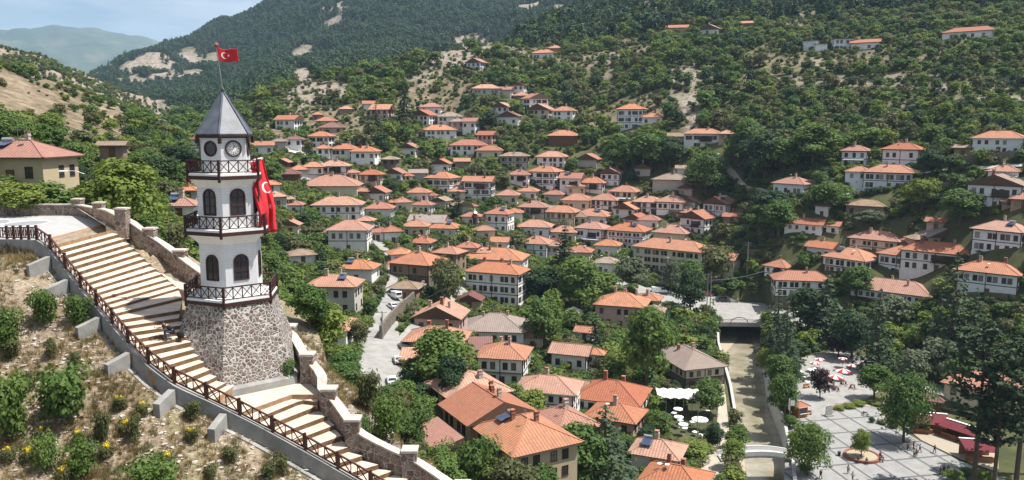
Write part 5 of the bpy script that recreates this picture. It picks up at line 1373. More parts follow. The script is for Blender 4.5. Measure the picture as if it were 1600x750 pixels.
for nm, P, sgn, lb in (('embankment_wall', RL, -1, 'pale concrete river wall on the house side'), ('embankment_wall', RR, 1, 'concrete river wall on the park side')):
    Pd = [Vector((p.x, p.y, 0)) for p in dense(P[1:], 2)]
    A = offset(Pd, .0); mb = ribbon_wall(A, .6 * (1 if sgn < 0 else -1), RZ - .8, .75, nm, 'concrete_pale'); tag(mb, lb, 'wall')
Zd = 2.35
bl = [at_z(1106, 468, Zd), at_z(1108, 504, Zd)]; br = [at_z(1204, 470, Zd), at_z(1203, 505, Zd)]
brg = empty('road_bridge', bl[1], 0, 'low concrete road bridge with brown railing over the river', 'bridge')
ob = bl[1]
mb = MB(); q = [p - ob for p in (bl[1], br[1], br[0], bl[0])]; mb.prism([(p.x, p.y) for p in q], -1.15, .02, 0, 1); mb.build('deck', [M['concrete'], M['asphalt']], brg)
for a, b in ((bl[1], br[1]), (bl[0], br[0])):
    r_ = MB(); n = 14
    for i in range(n): xrail(r_, (a - ob).lerp(b - ob, i / n), (a - ob).lerp(b - ob, (i + 1) / n), 1.0, 1, .09, .10, .05)
    r_.build('railing', M['timber_red_brown'], brg)
for fx in (.02, .98):
    p = (bl[1] - ob).lerp(br[1] - ob, fx); q = (bl[0] - ob).lerp(br[0] - ob, fx); mb = MB(); mb.bar(p + UP * -3.6, q + UP * -3.6, 1.6, 5); mb.build('abutment', M['concrete'], brg)
ar = MB(); c0 = (bl[1] - ob).lerp(br[1] - ob, .50) + Vector((0, .3, 0)); ar.tube([c0 + Vector((2.6 * cos(pi * i / 12), 0, .1 + 1.5 * sin(pi * i / 12))) for i in range(13)], .12, 6); ar.build('arch_pipe', M['metal_dark'], brg)

fa, fb = at_z(1124, 716, .2), at_z(1246, 716, .2)
fbr = empty('footbridge', fa, 0, 'small white arched footbridge over the river by the square', 'bridge')
n = 16; t_ = (fb - fa).normalized(); s_ = Vector((-t_.y, t_.x, 0)); Ln = (fb - fa).length
def arc(i, k): return t_ * (Ln * i / n) + s_ * k + UP * (.15 + 1.0 * sin(pi * i / n))
mb = MB(); vs = []; fs = []
for i in range(n + 1): vs += [arc(i, -1.4), arc(i, 1.4), arc(i, 1.4) - UP * .45, arc(i, -1.4) - UP * .45]
for i in range(n):
    b = i * 4
    for k in range(4): fs.append((b + k, b + (k + 1) % 4, b + 4 + (k + 1) % 4, b + 4 + k))
fs += [(0, 1, 2, 3), (n*4+3, n*4+2, n*4+1, n*4)]
mb.add(vs, fs); mb.build('deck', M['concrete_pale'], fbr)
for k in (-1.4, 1.4):
    mb = MB()
    for i in range(n): mb.bar(arc(i, k) + UP * .42, arc(i + 1, k) + UP * .42, .16, .84)
    mb.build('parapet', M['fascia_white'], fbr)
# ------------------------------------------------------------------ square, terraces, lanes
SQ = [tuple(at_z(*q, 0)[:2]) for q in ((1222, 800), (1228, 700), (1232, 668), (1244, 654), (1300, 644), (1345, 634), (1372, 640), (1400, 668), (1440, 690), (1500, 720), (1560, 745), (1640, 775), (1680, 830))]
ga, gb, gc = at_z(1256, 657, 0), at_z(1345, 716, 0), at_z(1300, 644, 0)
m = N('square_paving', .85); v = m.coord(); rot = m.node('ShaderNodeMapping'); rot.inputs['Rotation'].default_value = (0, 0, -atan2(gb.y - ga.y, gb.x - ga.x)); m.l(v, rot.inputs[0])
x, y, _ = m.sep(rot.outputs[0])
def lines(c, per, wd): return m.math('LESS_THAN', m.math('FRACT', m.math('MULTIPLY', c, 1 / per)), wd / per)
g = m.math('MAXIMUM', lines(x, 7.0, .55), lines(y, 4.6, .5))
fine = m.math('MAXIMUM', lines(x, .6, .02), lines(y, .6, .02))
base = m.ramp(m.noise(.5, v, 6, .65), [(.3, (.215, .212, .205)), (.7, (.305, .30, .29))])
m.color(m.mix(m.math('MULTIPLY', fine, .35), m.mix(g, base, (.115, .112, .112)), (.18, .18, .18)))
sheet('square', SQ, .0, 'square_paving', 'wide pale paved square with a grid of darker bands')
m = N('court_paving', .85); v = m.coord(); m.color(m.mix(m.noise(1.2, v, 6, .7), (.29, .245, .185), (.38, .335, .27)))
sheet('court', [tuple(at_z(*q, 0)[:2]) for q in ((1408, 662), (1440, 655), (1490, 655), (1560, 700), (1560, 738), (1500, 717), (1440, 688))], .012, 'court_paving', 'warm stone court in front of the market stalls')
sheet('cafe_terrace', [tuple(at_z(*q, 0)[:2]) for q in ((1236, 664), (1236, 600), (1246, 560), (1300, 548), (1360, 556), (1390, 600), (1350, 626), (1306, 630), (1300, 648))], -.02, 'asphalt', 'grey cafe terrace under the park trees')
sheet('river_lane', [tuple(at_z(*q, 0)[:2]) for q in ((1128, 575), (1134, 620), (1141, 690), (1140, 760), (1090, 760), (1096, 720), (1118, 690), (1122, 640), (1118, 590))], .02, 'track_gravel', 'pale lane beside the river wall')
sheet('park_path', [tuple(at_z(*q, 0)[:2]) for q in ((1400, 600), (1440, 590), (1500, 612), (1520, 640), (1500, 650), (1450, 622), (1405, 616))], -.03, 'asphalt', 'paved path through the park trees')
sheet('garden', [tuple(at_z(*q, 0)[:2]) for q in ((1296, 646), (1300, 632), (1350, 622), (1392, 626), (1372, 640), (1346, 634))], .02, 'terrain', 'planted garden bed at the square edge')
for o in col.objects:
    if o.name == 'garden':
        at = o.data.color_attributes.new('zone', 'FLOAT_COLOR', 'POINT')

# low boundary walls seen on the slopes: (polyline px, height)
def slope_wall(pts, h, th, matn, label, dmin=95, name='wall'):
    P = dense([hit(*p, dmin=dmin) for p in pts], 1.5); P = [Vector((p.x, p.y, tz(p.x, p.y))) for p in P]
    tag(ribbon_wall(P, th, -1.0, h, name, matn), label, 'wall')
slope_wall([(597, 531), (612, 510), (630, 490), (650, 472), (664, 455)], 3.2, .6, 'rubble_stone', 'tall rough stone wall between the forked lanes', name='stone_wall')
slope_wall([(1255, 296), (1300, 292), (1345, 280), (1362, 268)], 3.0, .6, 'rubble_stone', 'dark stone terrace wall under the house with porch', 200, 'terrace_wall')
slope_wall([(1490, 262), (1530, 256), (1570, 252), (1640, 252)], 3.0, .6, 'rubble_stone', 'dark stone terrace wall below the white eaved house', 200, 'terrace_wall')
slope_wall([(1455, 296), (1490, 296), (1525, 294)], 2.4, .6, 'rubble_stone', 'stone terrace wall left of the big gabled house', 200, 'terrace_wall')
slope_wall([(728, 184), (760, 184), (775, 182)], 2.6, .6, 'rubble_stone', 'stone terrace wall below the three window house', 200, 'terrace_wall')
slope_wall([(1135, 405), (1160, 400), (1185, 402)], 2.6, .6, 'rubble_stone', 'stone terrace wall behind the tall utility pole', 200, 'terrace_wall')

# ------------------------------------------------------------------ vehicles
def car_meshes(L_=4.3, W_=1.75, H_=1.45, van=False):
    """profiles lofted across the width; nose towards -y"""
    h = L_ / 2
    if van: prof = [(-h, .35), (-h, .85), (-h + .35, 1.05), (-h + 1.05, 1.75), (h - .1, H_), (h, H_ - .1), (h, .35)]; gl = [(-h + .52, 1.2), (-h + 1.15, H_ - .18), (-h + 2.1, H_ - .18), (-h + 2.1, 1.15)]
    else: prof = [(-h, .32), (-h - .02, .62), (-h + .12, .78), (-h + 1.15, .95), (-h + 1.85, H_ - .05), (-h + 2.3, H_), (h - 1.1, H_ - .03), (h - .35, 1.0), (h - .03, .92), (h, .60), (h - .05, .32)]; gl = None
    b = MB(); n = len(prof); secs = []
    for k, (xx, sc_) in enumerate(((-1, .90), (-.93, 1.), (.93, 1.), (1, .90))):
        for y, z in prof:
            nar = 1 - max(0, z - .9) * (.20 if not van else .06)
            zz = z if abs(xx) < .95 else .32 + (z - .32) * .985
            b.v.append((xx * W_ / 2 * nar, y * (1 if abs(xx) < .95 else .985), zz))
    for k in range(3):
        for i in range(n):
            j = (i + 1) % n; b.f.append((k*n+i, k*n+j, (k+1)*n+j, (k+1)*n+i)); b.m.append(0); b.uv.append(None)
    b.f.append(tuple(range(n))); b.f.append(tuple(3*n + i for i in reversed(range(n)))); b.m += [0, 0]; b.uv += [None, None]
    g = MB()
    def quad(p): g.add(p, [tuple(range(len(p)))])
    if not van:
        for s in (-1, 1):
            X0, X1 = s * W_ / 2 * .995, s * W_ / 2 * .905
            quad([(X0, -h + 1.35, 1.0), (X1, -h + 1.95, H_ - .1), (X1, h - 1.25, H_ - .1), (X0, h - .62, 1.0)])
        w1, w2 = W_ / 2 * .86, W_ / 2 * .78
        o = .02
        quad([(-w1, -h + 1.22 - o, 1.0 + o), (w1, -h + 1.22 - o, 1.0 + o), (w2, -h + 1.8 - o, H_ - .1 + o), (-w2, -h + 1.8 - o, H_ - .1 + o)])
        quad([(-w2, h - 1.05 + o, H_ - .08 + o), (w2, h - 1.05 + o, H_ - .08 + o), (w1, h - .42 + o, 1.05 + o), (-w1, h - .42 + o, 1.05 + o)])
    else:
        for s in (-1, 1):
            X = s * W_ / 2 * 1.0; quad([(X, y, z) for y, z in gl])
        quad([(-W_ * .42, -h + .40, 1.1), (W_ * .42, -h + .40, 1.1), (W_ * .40, -h + 1.0, 1.70), (-W_ * .40, -h + 1.0, 1.70)])
        quad([(-W_ * .38, h + .02, 1.2), (W_ * .38, h + .02, 1.2), (W_ * .38, h - .0, H_ - .25), (-W_ * .38, h - .0, H_ - .25)])
    ty = MB(); 
    for i in range(14): pass
    a = 14; r = .32
    for x0 in (-.11, .11): ty.v += [(x0, r * cos(2*pi*i/a), r * sin(2*pi*i/a)) for i in range(a)]
    ty.f = [(i, (i+1) % a, a + (i+1) % a, a + i) for i in range(a)] + [tuple(range(a))[::-1], tuple(range(a, 2*a))]; ty.m = [0] * (a + 2); ty.uv = [None] * (a + 2)
    rm = MB()
    for x0 in (-.115, .115): rm.v += [(x0, .19 * cos(2*pi*i/a), .19 * sin(2*pi*i/a)) for i in range(a)]
    rm.f = [tuple(range(a))[::-1], tuple(range(a, 2*a))]; rm.m = [0, 0]; rm.uv = [None, None]
    lt = MB(); lt.box(-.17, .17, -.04, .04, -.07, .07)
    bp_ = MB(); bp_.box(-W_*.44, W_*.44, -.08, .08, -.1, .1)
    return dict(body=b, glass=g, tyre=ty.mesh('tyre', M['tyre']), rim=rm.mesh('rim', M['tank_steel']), head=lt.mesh('headlight', M['fascia_white']), tail=lt.mesh('tail_light', M['car_red']), bump=bp_.mesh('bumper', M['metal_dark']), L=L_, W=W_, van=van)
CARS = {}
def car(px, py, rot, colr, label, kind='sedan', dmin=95., cat='car', group=None, pos=None):
    p = pos or hit(px, py, dmin=dmin)
    if kind not in CARS: CARS[kind] = car_meshes(*((4.3, 1.75, 1.45) if kind == 'sedan' else (5.2, 1.95, 2.1)), van=kind == 'van')
    K = CARS[kind]; az = atan2(p.x, p.y)
    o = empty('parked_car' if kind == 'sedan' else 'parked_van', p + UP * .16, -az + R(rot), label, cat, group)
    key = 'body_' + colr
    if key not in K: K[key] = K['body'].mesh('body', M[colr]); K.setdefault('gl', K['glass'].mesh('window_glass', M['glass_dark']))
    link('body', K[key], o); link('window_glass', K['gl'], o)
    h = K['L'] / 2
    for x in (-1, 1):
        for y in (-h + .8, h - .8):
            w_ = link('wheel', K['tyre'], o, (x * (K['W'] / 2 - .10), y, .32)); link('rim', K['rim'], w_)
        link('headlight', K['head'], o, (x * K['W'] * .36, -h - .0, .68)); link('tail_light', K['tail'], o, (x * K['W'] * .38, h - .0, .75))
    link('bumper', K['bump'], o, (0, -h + .02, .42)); link('bumper', K['bump'], o, (0, h - .04, .42))
    return o
car(617, 466, 205, 'car_white', 'white van parked by the wall below the stone barn', 'van', cat='van')
car(613, 482, 205, 'car_white', 'white car parked close in front of the white van')
car(648, 486, 210, 'car_silver', 'silver car parked on the fork beyond the stone wall')
car(622, 567, 188, 'car_white', 'white car parked at the pink house corner')
car(631, 546, 195, 'car_black', 'dark car standing right against the pink house wall')
car(612, 600, 185, 'car_white', 'white car lowest in the lane, seen under the hill edge')
car(553, 524, 120, 'car_black', 'black car in the yard beside the bright orange roof')
car(1131, 473, 95, 'car_black', 'black car driving across the river bridge')
car(1105, 463, 95, 'car_red', 'dark red car stopped at the bridge approach')
car(1030, 458, 100, 'car_white', 'white van parked below the apartment block', 'van', cat='van')
car(1048, 477, 95, 'car_silver', 'silver car parked left of the roadside tree')
car(1067, 480, 95, 'car_white', 'pale car parked right beside the roadside tree')
car(1247, 495, 90, 'car_white', 'small white car by the garage of the curved house')
car(262, 279, 60, 'car_white', 'white car parked on the hillside yard left of the tower', dmin=110)
car(443, 235, 110, 'car_white', 'white car parked before the grey house on the curved road', dmin=200)
car(475, 237, 80, 'car_yellow', 'yellow pickup truck parked on the curved road', 'van', dmin=200, cat='truck')
car(476, 283, 120, 'car_white', 'white car standing on a ledge left of the large roof', dmin=200)
car(1116, 243, 80, 'car_white', 'white car parked below the balconied house', dmin=200)
car(1121, 248, 80, 'car_silver', 'grey car parked below the balconied house', dmin=200)
car(843, 299, 90, 'car_black', 'dark car parked at the foot of the white mansion', dmin=200)

# ------------------------------------------------------------------ poles, lamps, minaret, pavilion
def lamp(px, py, ytop, label, arm=1, wood=False, dmin=95., pos=None):
    p = pos or hit(px, py, dmin=dmin); s = F / proj(p.x, p.y, p.z)[2]; h = (py - ytop) / s * 1.03
    o = empty('street_lamp', p, -atan2(p.x, p.y), label, 'street lamp')
    k = MB(); k.tube([(0, 0, -.5), (0, 0, h)], [.12, .07], 8); k.build('pole', M['bark' if wood else 'metal_grey'], o)
    a = MB(); a.tube([(0, 0, h - .1), (arm * .8, 0, h + .25), (arm * 1.6, 0, h + .3)], .045, 6); a.build('arm', M['metal_grey'], o)
    l_ = MB(); l_.box(min(arm * 1.5, arm * 2.3), max(arm * 1.5, arm * 2.3), -.16, .16, h + .22, h + .36); l_.build('lamp_head', M['fascia_white'], o)
lamp(136, 308, 270, 'wooden pole street lamp behind the terrace wall', -1, True, pos=at_d(136, 310, 92))
lamp(708, 384, 362, 'street lamp between trees beside the solar heater house')
lamp(1034, 452, 404, 'tall lamp post before the apartment block')
lamp(891, 428, 396, 'lamp post right of the tall dark conifer in town')
lamp(870, 690, 640, 'curved lamp post beside the white eaved red roof house')
lamp(1089, 690, 642, 'lamp post among the tea garden tables')
lamp(262, 222, 190, 'yellowish lamp pole on the hill left of the tower', -1, dmin=110)
lamp(744, 168, 146, 'lamp post on the slope among bright green trees', dmin=200)
def upole(px, py, ytop, label, arms=1, dmin=95.):
    p = hit(px, py, dmin=dmin); s = F / proj(p.x, p.y, p.z)[2]; h = (py - ytop) / s * 1.03
    o = empty('utility_pole', p, -atan2(p.x, p.y), label, 'utility pole')
    k = MB(); k.tube([(0, 0, -.5), (0, 0, h)], [.20, .11], 8); k.build('pole', M['concrete'], o)
    for i in range(arms):
        a = MB(); a.bar((-1.1, -.12, h - .35 - i * .7), (1.1, -.12, h - .35 - i * .7), .12, .12)
        for x in (-.9, 0, .9): a.lathe([(.05, 0), (.07, .1), (.03, .22)], 6, c=(x, -.12, h - .29 - i * .7))
        a.build('crossarm', M['metal_grey'], o)
upole(1167, 434, 379, 'tall grey utility pole with crossarms above the river road', 2)
upole(598, 530, 486, 'slim utility pole at the stone wall end', 1)
upole(1104, 494, 428, 'left one of two dark poles at the bridge end', 1)
upole(1109, 496, 432, 'right one of two dark poles at the bridge end', 1)
p = hit(742, 356, dmin=200)
mn = empty('minaret', p, 0, 'small dark wooden minaret with pointed metal cap', 'minaret')
k = MB(); k.lathe([(.75, -1), (.72, 3.8)], 8); k.build('shaft', M['timber_dark'], mn)
k = MB(); k.lathe([(.72, 3.7), (1.25, 4.0), (1.25, 4.9), (1.2, 4.9), (1.2, 4.1), (.7, 4.1)], 8); k.build('gallery', M['timber_red_brown'], mn)
k = MB(); k.lathe([(.62, 4.0), (.62, 5.9)], 8); k.build('lantern', M['timber_dark'], mn)
k = MB(); k.lathe([(1.05, 5.85), (.7, 6.2), (.05, 7.6), (.02, 8.1)], 8); k.build('cap', M['tank_steel'], mn)
p = hit(896, 500, dmin=100)
pv = empty('garden_pavilion', p, .3, 'open garden pavilion with white metal roof', 'pavilion')
k = MB()
for a in (-1.7, 1.7):
    for b in (-1.7, 1.7): k.box(a - .08, a + .08, b - .08, b + .08, -.3, 2.5)
k.build('frame', M['timber_dark'], pv); k = MB(); k.lathe([(3.1, 2.45), (3.1, 2.6), (.35, 3.9), (.1, 4.1)], 4); k.build('roof', M['tank_steel'], pv)
k = MB(); k.box(-1.75, 1.75, -1.78, -1.72, .0, .9); k.box(-1.78, -1.72, -1.7, 1.7, 0, .9); k.build('rail_panel', M['timber_dark'], pv)

for (x0_, y0_, h0), (x1_, y1_, h1), lb in (((598, 530, 8.5), (690, 500, 8), 'thin overhead cable from the stone wall pole to the pink house'), ((598, 530, 8.5), (560, 442, 7), 'thin overhead cable from the stone wall pole up the lane'), ((1167, 434, 11.5), (1320, 405, 9), 'thin power line running right from the tall utility pole'), ((1167, 434, 11.5), (1050, 395, 12), 'thin power line running left from the tall utility pole'), ((1109, 496, 12), (1245, 445, 9), 'thin power line over the river bridge')):
    a_, b_ = hit(x0_, y0_) + UP * h0, hit(x1_, y1_) + UP * h1; k = MB(); k.tube([a_.lerp(b_, i / 14) - UP * (1.6 * 4 * (i / 14) * (1 - i / 14)) for i in range(15)], .035, 4); tag(k.build('cable', M['metal_dark']), lb, 'cable')
# ------------------------------------------------------------------ cafe, stalls, kiosk, planters
def parasol(px, py, r, label, mats, grp, h=2.35):
    p = at_z(px, py, 0); o = empty('parasol', p, rng.uniform(0, 1), label, 'parasol', grp)
    k = MB(); k.tube([(0, 0, 0), (0, 0, h + .35)], .035, 6); k.build('pole', M['metal_grey'], o)
    k = MB(); k.lathe([(.28, 0), (.28, .08), (.06, .14)], 10); k.build('base', M['concrete'], o)
    c = MB(); n = 8; rr = []
    for i in range(n * 2):
        a = 2 * pi * i / (n * 2); q = r * (1 if i % 2 == 0 else .955); rr.append((q * cos(a), q * sin(a), h))
    top = (0, 0, h + .16 * r * 2.2); b = [(x, y, z - .2) for x, y, z in rr]
    for i in range(n * 2):
        j = (i + 1) % (n * 2); mi = (i // 2) % 2 if len(mats) > 1 else 0
        c.add([top, rr[i], rr[j]], [(0, 1, 2)], mi); c.add([rr[i], b[i], b[j], rr[j]], [(0, 1, 2, 3)], mi)
    c.build('canopy', [M[x] for x in mats], o)
for px, py, r, lb, mm in ((1280, 575, 1.35, 'small red and white parasol at the back of the cafe', 2), (1272, 581, 1.35, 'small red and white parasol just behind the white one', 2), (1272, 592, 1.9, 'large plain white parasol at the cafe', 1),
                      (1316, 574, 1.25, 'small red parasol deepest under the cafe trees', 2), (1330, 585, 1.25, 'small red parasol nearest the leafy cafe tree', 2), (1316, 594, 2.0, 'large red and white striped parasol at the cafe', 2), (1304, 604, 2.0, 'large red striped parasol standing foremost at the cafe', 2)):
    parasol(px, py, r * .88, lb, ['cloth_white'] if mm == 1 else ['cloth_red', 'cloth_white'], 'parasols of the cafe')
for px, py, r, lb in ((1093, 672, 1.7, 'white parasol beside the tea garden lamp'), (1060, 668, 1.0, 'small white parasol at the middle of the tea garden'), (1067, 680, 1.0, 'small white parasol nearest the tea garden hedge'), (1059, 655, 1.0, 'small white parasol close to the white tent')):
    parasol(px, py, r, lb, ['cloth_white'], 'white parasols of the tea garden')
TBL = {}
def table(px, py, label, white=False, grp='cafe tables'):
    if not TBL:
        for nm, mt in (('w', 'fascia_white'), ('d', 'timber_red_brown')):
            t = MB(); t.box(-.5, .5, -.5, .5, .70, .75); l = MB(); l.box(-.035, .035, -.035, .035, 0, .70); TBL[nm] = (t.mesh('table_top', M[mt]), l.mesh('leg', M[mt]))
    a = TBL['w' if white else 'd']; o = empty('cafe_table', at_z(px, py, .0), rng.uniform(0, 1.5), label, 'table', grp)
    link('table_top', a[0], o)
    for x in (-.42, .42):
        for y in (-.42, .42): link('leg', a[1], o, (x, y, 0))
CHR = []
def chair(px, py, rz, label, grp='cafe chairs'):
    if not CHR:
        s = MB(); s.box(-.22, .22, -.22, .22, .42, .46); b = MB(); b.box(-.22, .22, .18, .22, .461, .9); l = MB(); l.box(-.02, .02, -.02, .02, 0, .42)
        CHR.extend([s.mesh('seat', M['cloth_wine']), b.mesh('backrest', M['cloth_wine']), l.mesh('leg', M['metal_dark'])])
    o = empty('cafe_chair', at_z(px, py, .0), rz, label, 'chair', grp)
    link('seat', CHR[0], o); link('backrest', CHR[1], o)
    for x in (-.19, .19):
        for y in (-.19, .19): link('leg', CHR[2], o, (x, y, 0))
for px, py, lb, wv in ((1251, 585, 'white table alone at the left edge of the cafe', 1), (1255, 593, 'white table between the others at the cafe edge', 1), (1262, 601, 'white table nearest the purple tree', 1), (1306, 609, 'dark table under the foremost red parasol', 0), (1318, 600, 'dark table under the large red striped parasol', 0), (1332, 606, 'dark table out in the open right of the parasols', 0), (1290, 583, 'dark table right of the white parasol', 0)):
    table(px, py, lb, wv)
for i, (px, py) in enumerate(((1302, 611), (1310, 612), (1314, 603), (1322, 603), (1328, 608), (1336, 609), (1287, 585), (1294, 586))):
    chair(px, py, rng.uniform(0, 6), 'wine red chair at the dark cafe tables')
for px, py, lb in ((1063, 662, 'white table in the middle of the tea garden'), (1070, 674, 'white table by the tea garden hedge'), (1082, 664, 'white table left of the tea garden lamp'), (1086, 680, 'white table right in front of the tea garden lamp'), (1053, 650, 'white table at the tent edge'), (1097, 684, 'white table at the river side of the tea garden')):
    table(px, py, lb, True, 'tea garden tables')
# white tent
p0, p1 = at_z(1027, 640, 1.0), at_z(1095, 642, 1.0); tn = empty('garden_tent', p0, 0, 'long white scalloped tent roof over the tea garden', 'tent')
u1 = (p1 - p0).normalized(); v1 = Vector((-u1.y, u1.x, 0)); ln = (p1 - p0).length; c = MB(); nb = 5; dp = 6.5
def tp_(i, j): 
    f = i / 6; return u1 * (ln * f / nb)
vs, fs = [], []; nu = nb * 8
for i in range(nu + 1):
    ph = (i % 8) / 8; sag = .55 * abs(cos(pi * ph)) 
    for j in range(5): vs.append(u1 * (ln * i / nu) + v1 * (dp * j / 4) + UP * (2.5 + sag * (.5 + .5 * sin(pi * j / 4)) + .3 * sin(pi * j / 4)))
for i in range(nu):
    for j in range(4): fs.append((i*5+j, (i+1)*5+j, (i+1)*5+j+1, i*5+j+1))
c.add(vs, fs); c.smooth = True; co = c.build('canopy', M['cloth_white'], tn); co.modifiers.new('cloth_thickness', 'SOLIDIFY').thickness = .04
for i in range(nb + 1):
    for j in (0, 1):
        k = MB(); q = u1 * (ln * i / nb) + v1 * (dp * j); k.tube([q - UP * 1, q + UP * 3.0], .05, 6); k.build('pole', M['metal_grey'], tn)
# market stalls with wine coloured awnings
def stall(px, py, w, d, rz, label):
    o = empty('market_stall', at_z(px, py, 0), rz, label, 'market stall', 'stalls beside the square')
    f = MB()
    for x in (-w/2, w/2):
        f.box(x - .05, x + .05, -d/2 - .05, -d/2 + .05, 0, 2.3); f.box(x - .05, x + .05, d/2 - .05, d/2 + .05, 0, 3.0)
    f.build('frame', M['timber_red_brown'], o)
    a = MB(); vs = [(-w/2 - .2, -d/2 - .4, 2.2), (w/2 + .2, -d/2 - .4, 2.2), (w/2 + .2, d/2 + .2, 3.05), (-w/2 - .2, d/2 + .2, 3.05)]
    a.add(vs + [(x, y, z - .08) for x, y, z in vs], [(0, 1, 2, 3), (7, 6, 5, 4), (0, 4, 5, 1), (1, 5, 6, 2), (2, 6, 7, 3), (3, 7, 4, 0)]); ao = a.build('awning', M['cloth_wine'], o)
    e = MB(); e.bar((-w/2 - .2, d/2 + .1, 3.1), (w/2 + .2, d/2 + .1, 3.1), .5, .06); e.build('edge_strip', M['cloth_white'], ao)
    c = MB(); c.box(-w/2 + .1, w/2 - .1, -d/2 + .1, -d/2 + .7, 0, .9); c.build('counter', M['wood_orange'], o)
    b = MB(); b.box(-w/2, w/2, d/2 - .02, d/2 + .04, .01, 2.8); b.build('back_panel', M['wood_orange'], o)
stall(1461, 672, 4.4, 3.2, -.30, 'wine red stall at the back of the court')
stall(1499, 687, 6.8, 2.4, -1.02, 'longest wine red stall slanting along the court')
stall(1527, 716, 5.2, 3.6, -.18, 'wine red stall nearest the tall pines')
stall(1440, 674, 3.6, 2.6, -.25, 'wine red stall tucked behind the big round tree')
def bench(px, py, rz, label, grp='benches around the square'):
    o = empty('bench', at_z(px, py, 0), rz, label, 'bench', grp)
    s = MB(); s.box(-.9, .9, -.22, .22, .40, .46); s.build('seat', M['wood_orange'], o); b = MB(); b.box(-.9, .9, .18, .23, .5, .9); b.build('backrest', M['wood_orange'], o)
    for x in (-.7, .7):
        l = MB(); l.box(x - .05, x + .05, -.2, .2, 0, .40); l.build('leg', M['metal_dark'], o)
bench(1496, 690, .4, 'bench standing under the slanting stall'); bench(1262, 648, .1, 'wooden bench beside the kiosk'); bench(1400, 664, -.6, 'wooden bench under the big round tree'); bench(1260, 606, .4, 'wooden bench by the purple tree')
kz = empty('kiosk', at_z(1249, 650, 0), .35, 'small kiosk with orange tiled roof at the square corner', 'kiosk')
k = MB(); k.box(-1.2, 1.2, -1.1, 1.1, -.1, 2.4); k.build('wall', M['wood_orange'], kz)
k = MB(); k.box(-.8, .8, -1.14, -1.09, 1.0, 2.0); k.build('window', M['glass_dark'], kz); k = MB(); k.box(-.9, .9, -1.4, -1.1, .9, .98); k.build('counter', M['fascia_white'], kz)
rm_, _ = roof_mesh(2.4, 2.2, 2.4, 'h', R(26), .45, 'o', 'fascia_white'); link('roof', rm_, kz)
bn = empty('banner_pole', at_z(1233, 668, 0), 0, 'metal pole with white pennant by the kiosk', 'banner'); k = MB(); k.tube([(0, 0, 0), (0, 0, 6.2)], .06, 6); k.build('pole', M['metal_grey'], bn)
k = MB(); k.box(-.02, .02, 0, .9, 3.5, 6.0); k.box(.03, .9, -.02, .02, 4.7, 5.8); k.build('pennant', M['cloth_white'], bn)
ms = empty('stone_monument', at_z(1295, 650, 0), .2, 'pale upright stone slab with rounded top at the garden bed', 'monument')
k = MB(); pts = [(-.75, 0), (.75, 0)] + [(.75 * cos(pi * i / 10), 1.7 + .75 * sin(pi * i / 10)) for i in range(11)]
n = len(pts); k.add([(x, -.15, z) for x, z in pts] + [(x, .15, z) for x, z in pts], [tuple(range(n)), tuple(reversed(range(n, 2*n)))] + [(i, n + i, n + (i+1) % n, (i+1) % n) for i in range(n)]); k.build('slab', M['concrete_pale'], ms)
k = MB(); k.box(-1.0, 1.0, -.4, .4, -.05, .25); k.build('base', M['concrete'], ms)
pc = at_z(1347, 714, 0); pr = empty('planter', pc, 0, 'round brick planter with a young tree in the square', 'planter')
k = MB(); n = 40
for z in (0, .5):
    for r in (2.75, 3.25): k.v += [(r * cos(2*pi*i/n), r * sin(2*pi*i/n), z) for i in range(n)]
for i in range(n):
    j = (i+1) % n; k.f += [(n+i, n+j, 3*n+j, 3*n+i), (2*n+i, 3*n+i, 3*n+j, 2*n+j), (j, i, 2*n+i, 2*n+j)]; k.m += [0] * 3; k.uv += [None] * 3
k.build('kerb', M['chimney_brick'], pr); k = MB(); k.lathe([(2.76, 0), (2.76, .34), (.3, .42)], 30); k.build('soil', M['silt'], pr)
def bin_(px, py, label):
    o = empty('litter_bin', at_z(px, py, 0), 0, label, 'bin'); k = MB(); k.lathe([(.26, 0), (.30, .75)], 10); k.build('body', M['timber_dark'], o); k = MB(); k.lathe([(.32, .751), (.32, .84), (.1, .9)], 10); k.build('lid', M['metal_dark'], o)
bin_(1311, 712, 'dark litter bin left of the round planter')
# motorcycle
mc = empty('motorcycle', at_z(1352, 650, 0), .5, 'dark motorcycle parked at the garden bed', 'motorcycle')
for y in (-.65, .65):
    t = MB(); a = 16
    for k_ in range(a):
        an, an2 = 2 * pi * k_ / a, 2 * pi * (k_ + 1) / a; t.bar((0, y + .29 * cos(an), .30 + .29 * sin(an)), (0, y + .29 * cos(an2), .30 + .29 * sin(an2)), .10, .09, up=(1, 0, 0))
    t.build('wheel', M['tyre'], mc)
k = MB(); k.tube([(0, -.6, .35), (0, -.35, .85), (0, -.05, .80), (0, .35, .72), (0, .65, .35)], [.05, .10, .17, .12, .05], 8); k.build('frame', M['metal_dark'], mc)
k = MB(); k.box(-.13, .13, -.05, .6, .78, .88); k.build('seat', M['cloth_black'], mc); k = MB(); k.bar((-.35, -.38, 1.02), (.35, -.38, 1.02), .04); k.build('handlebar', M['metal_grey'], mc)

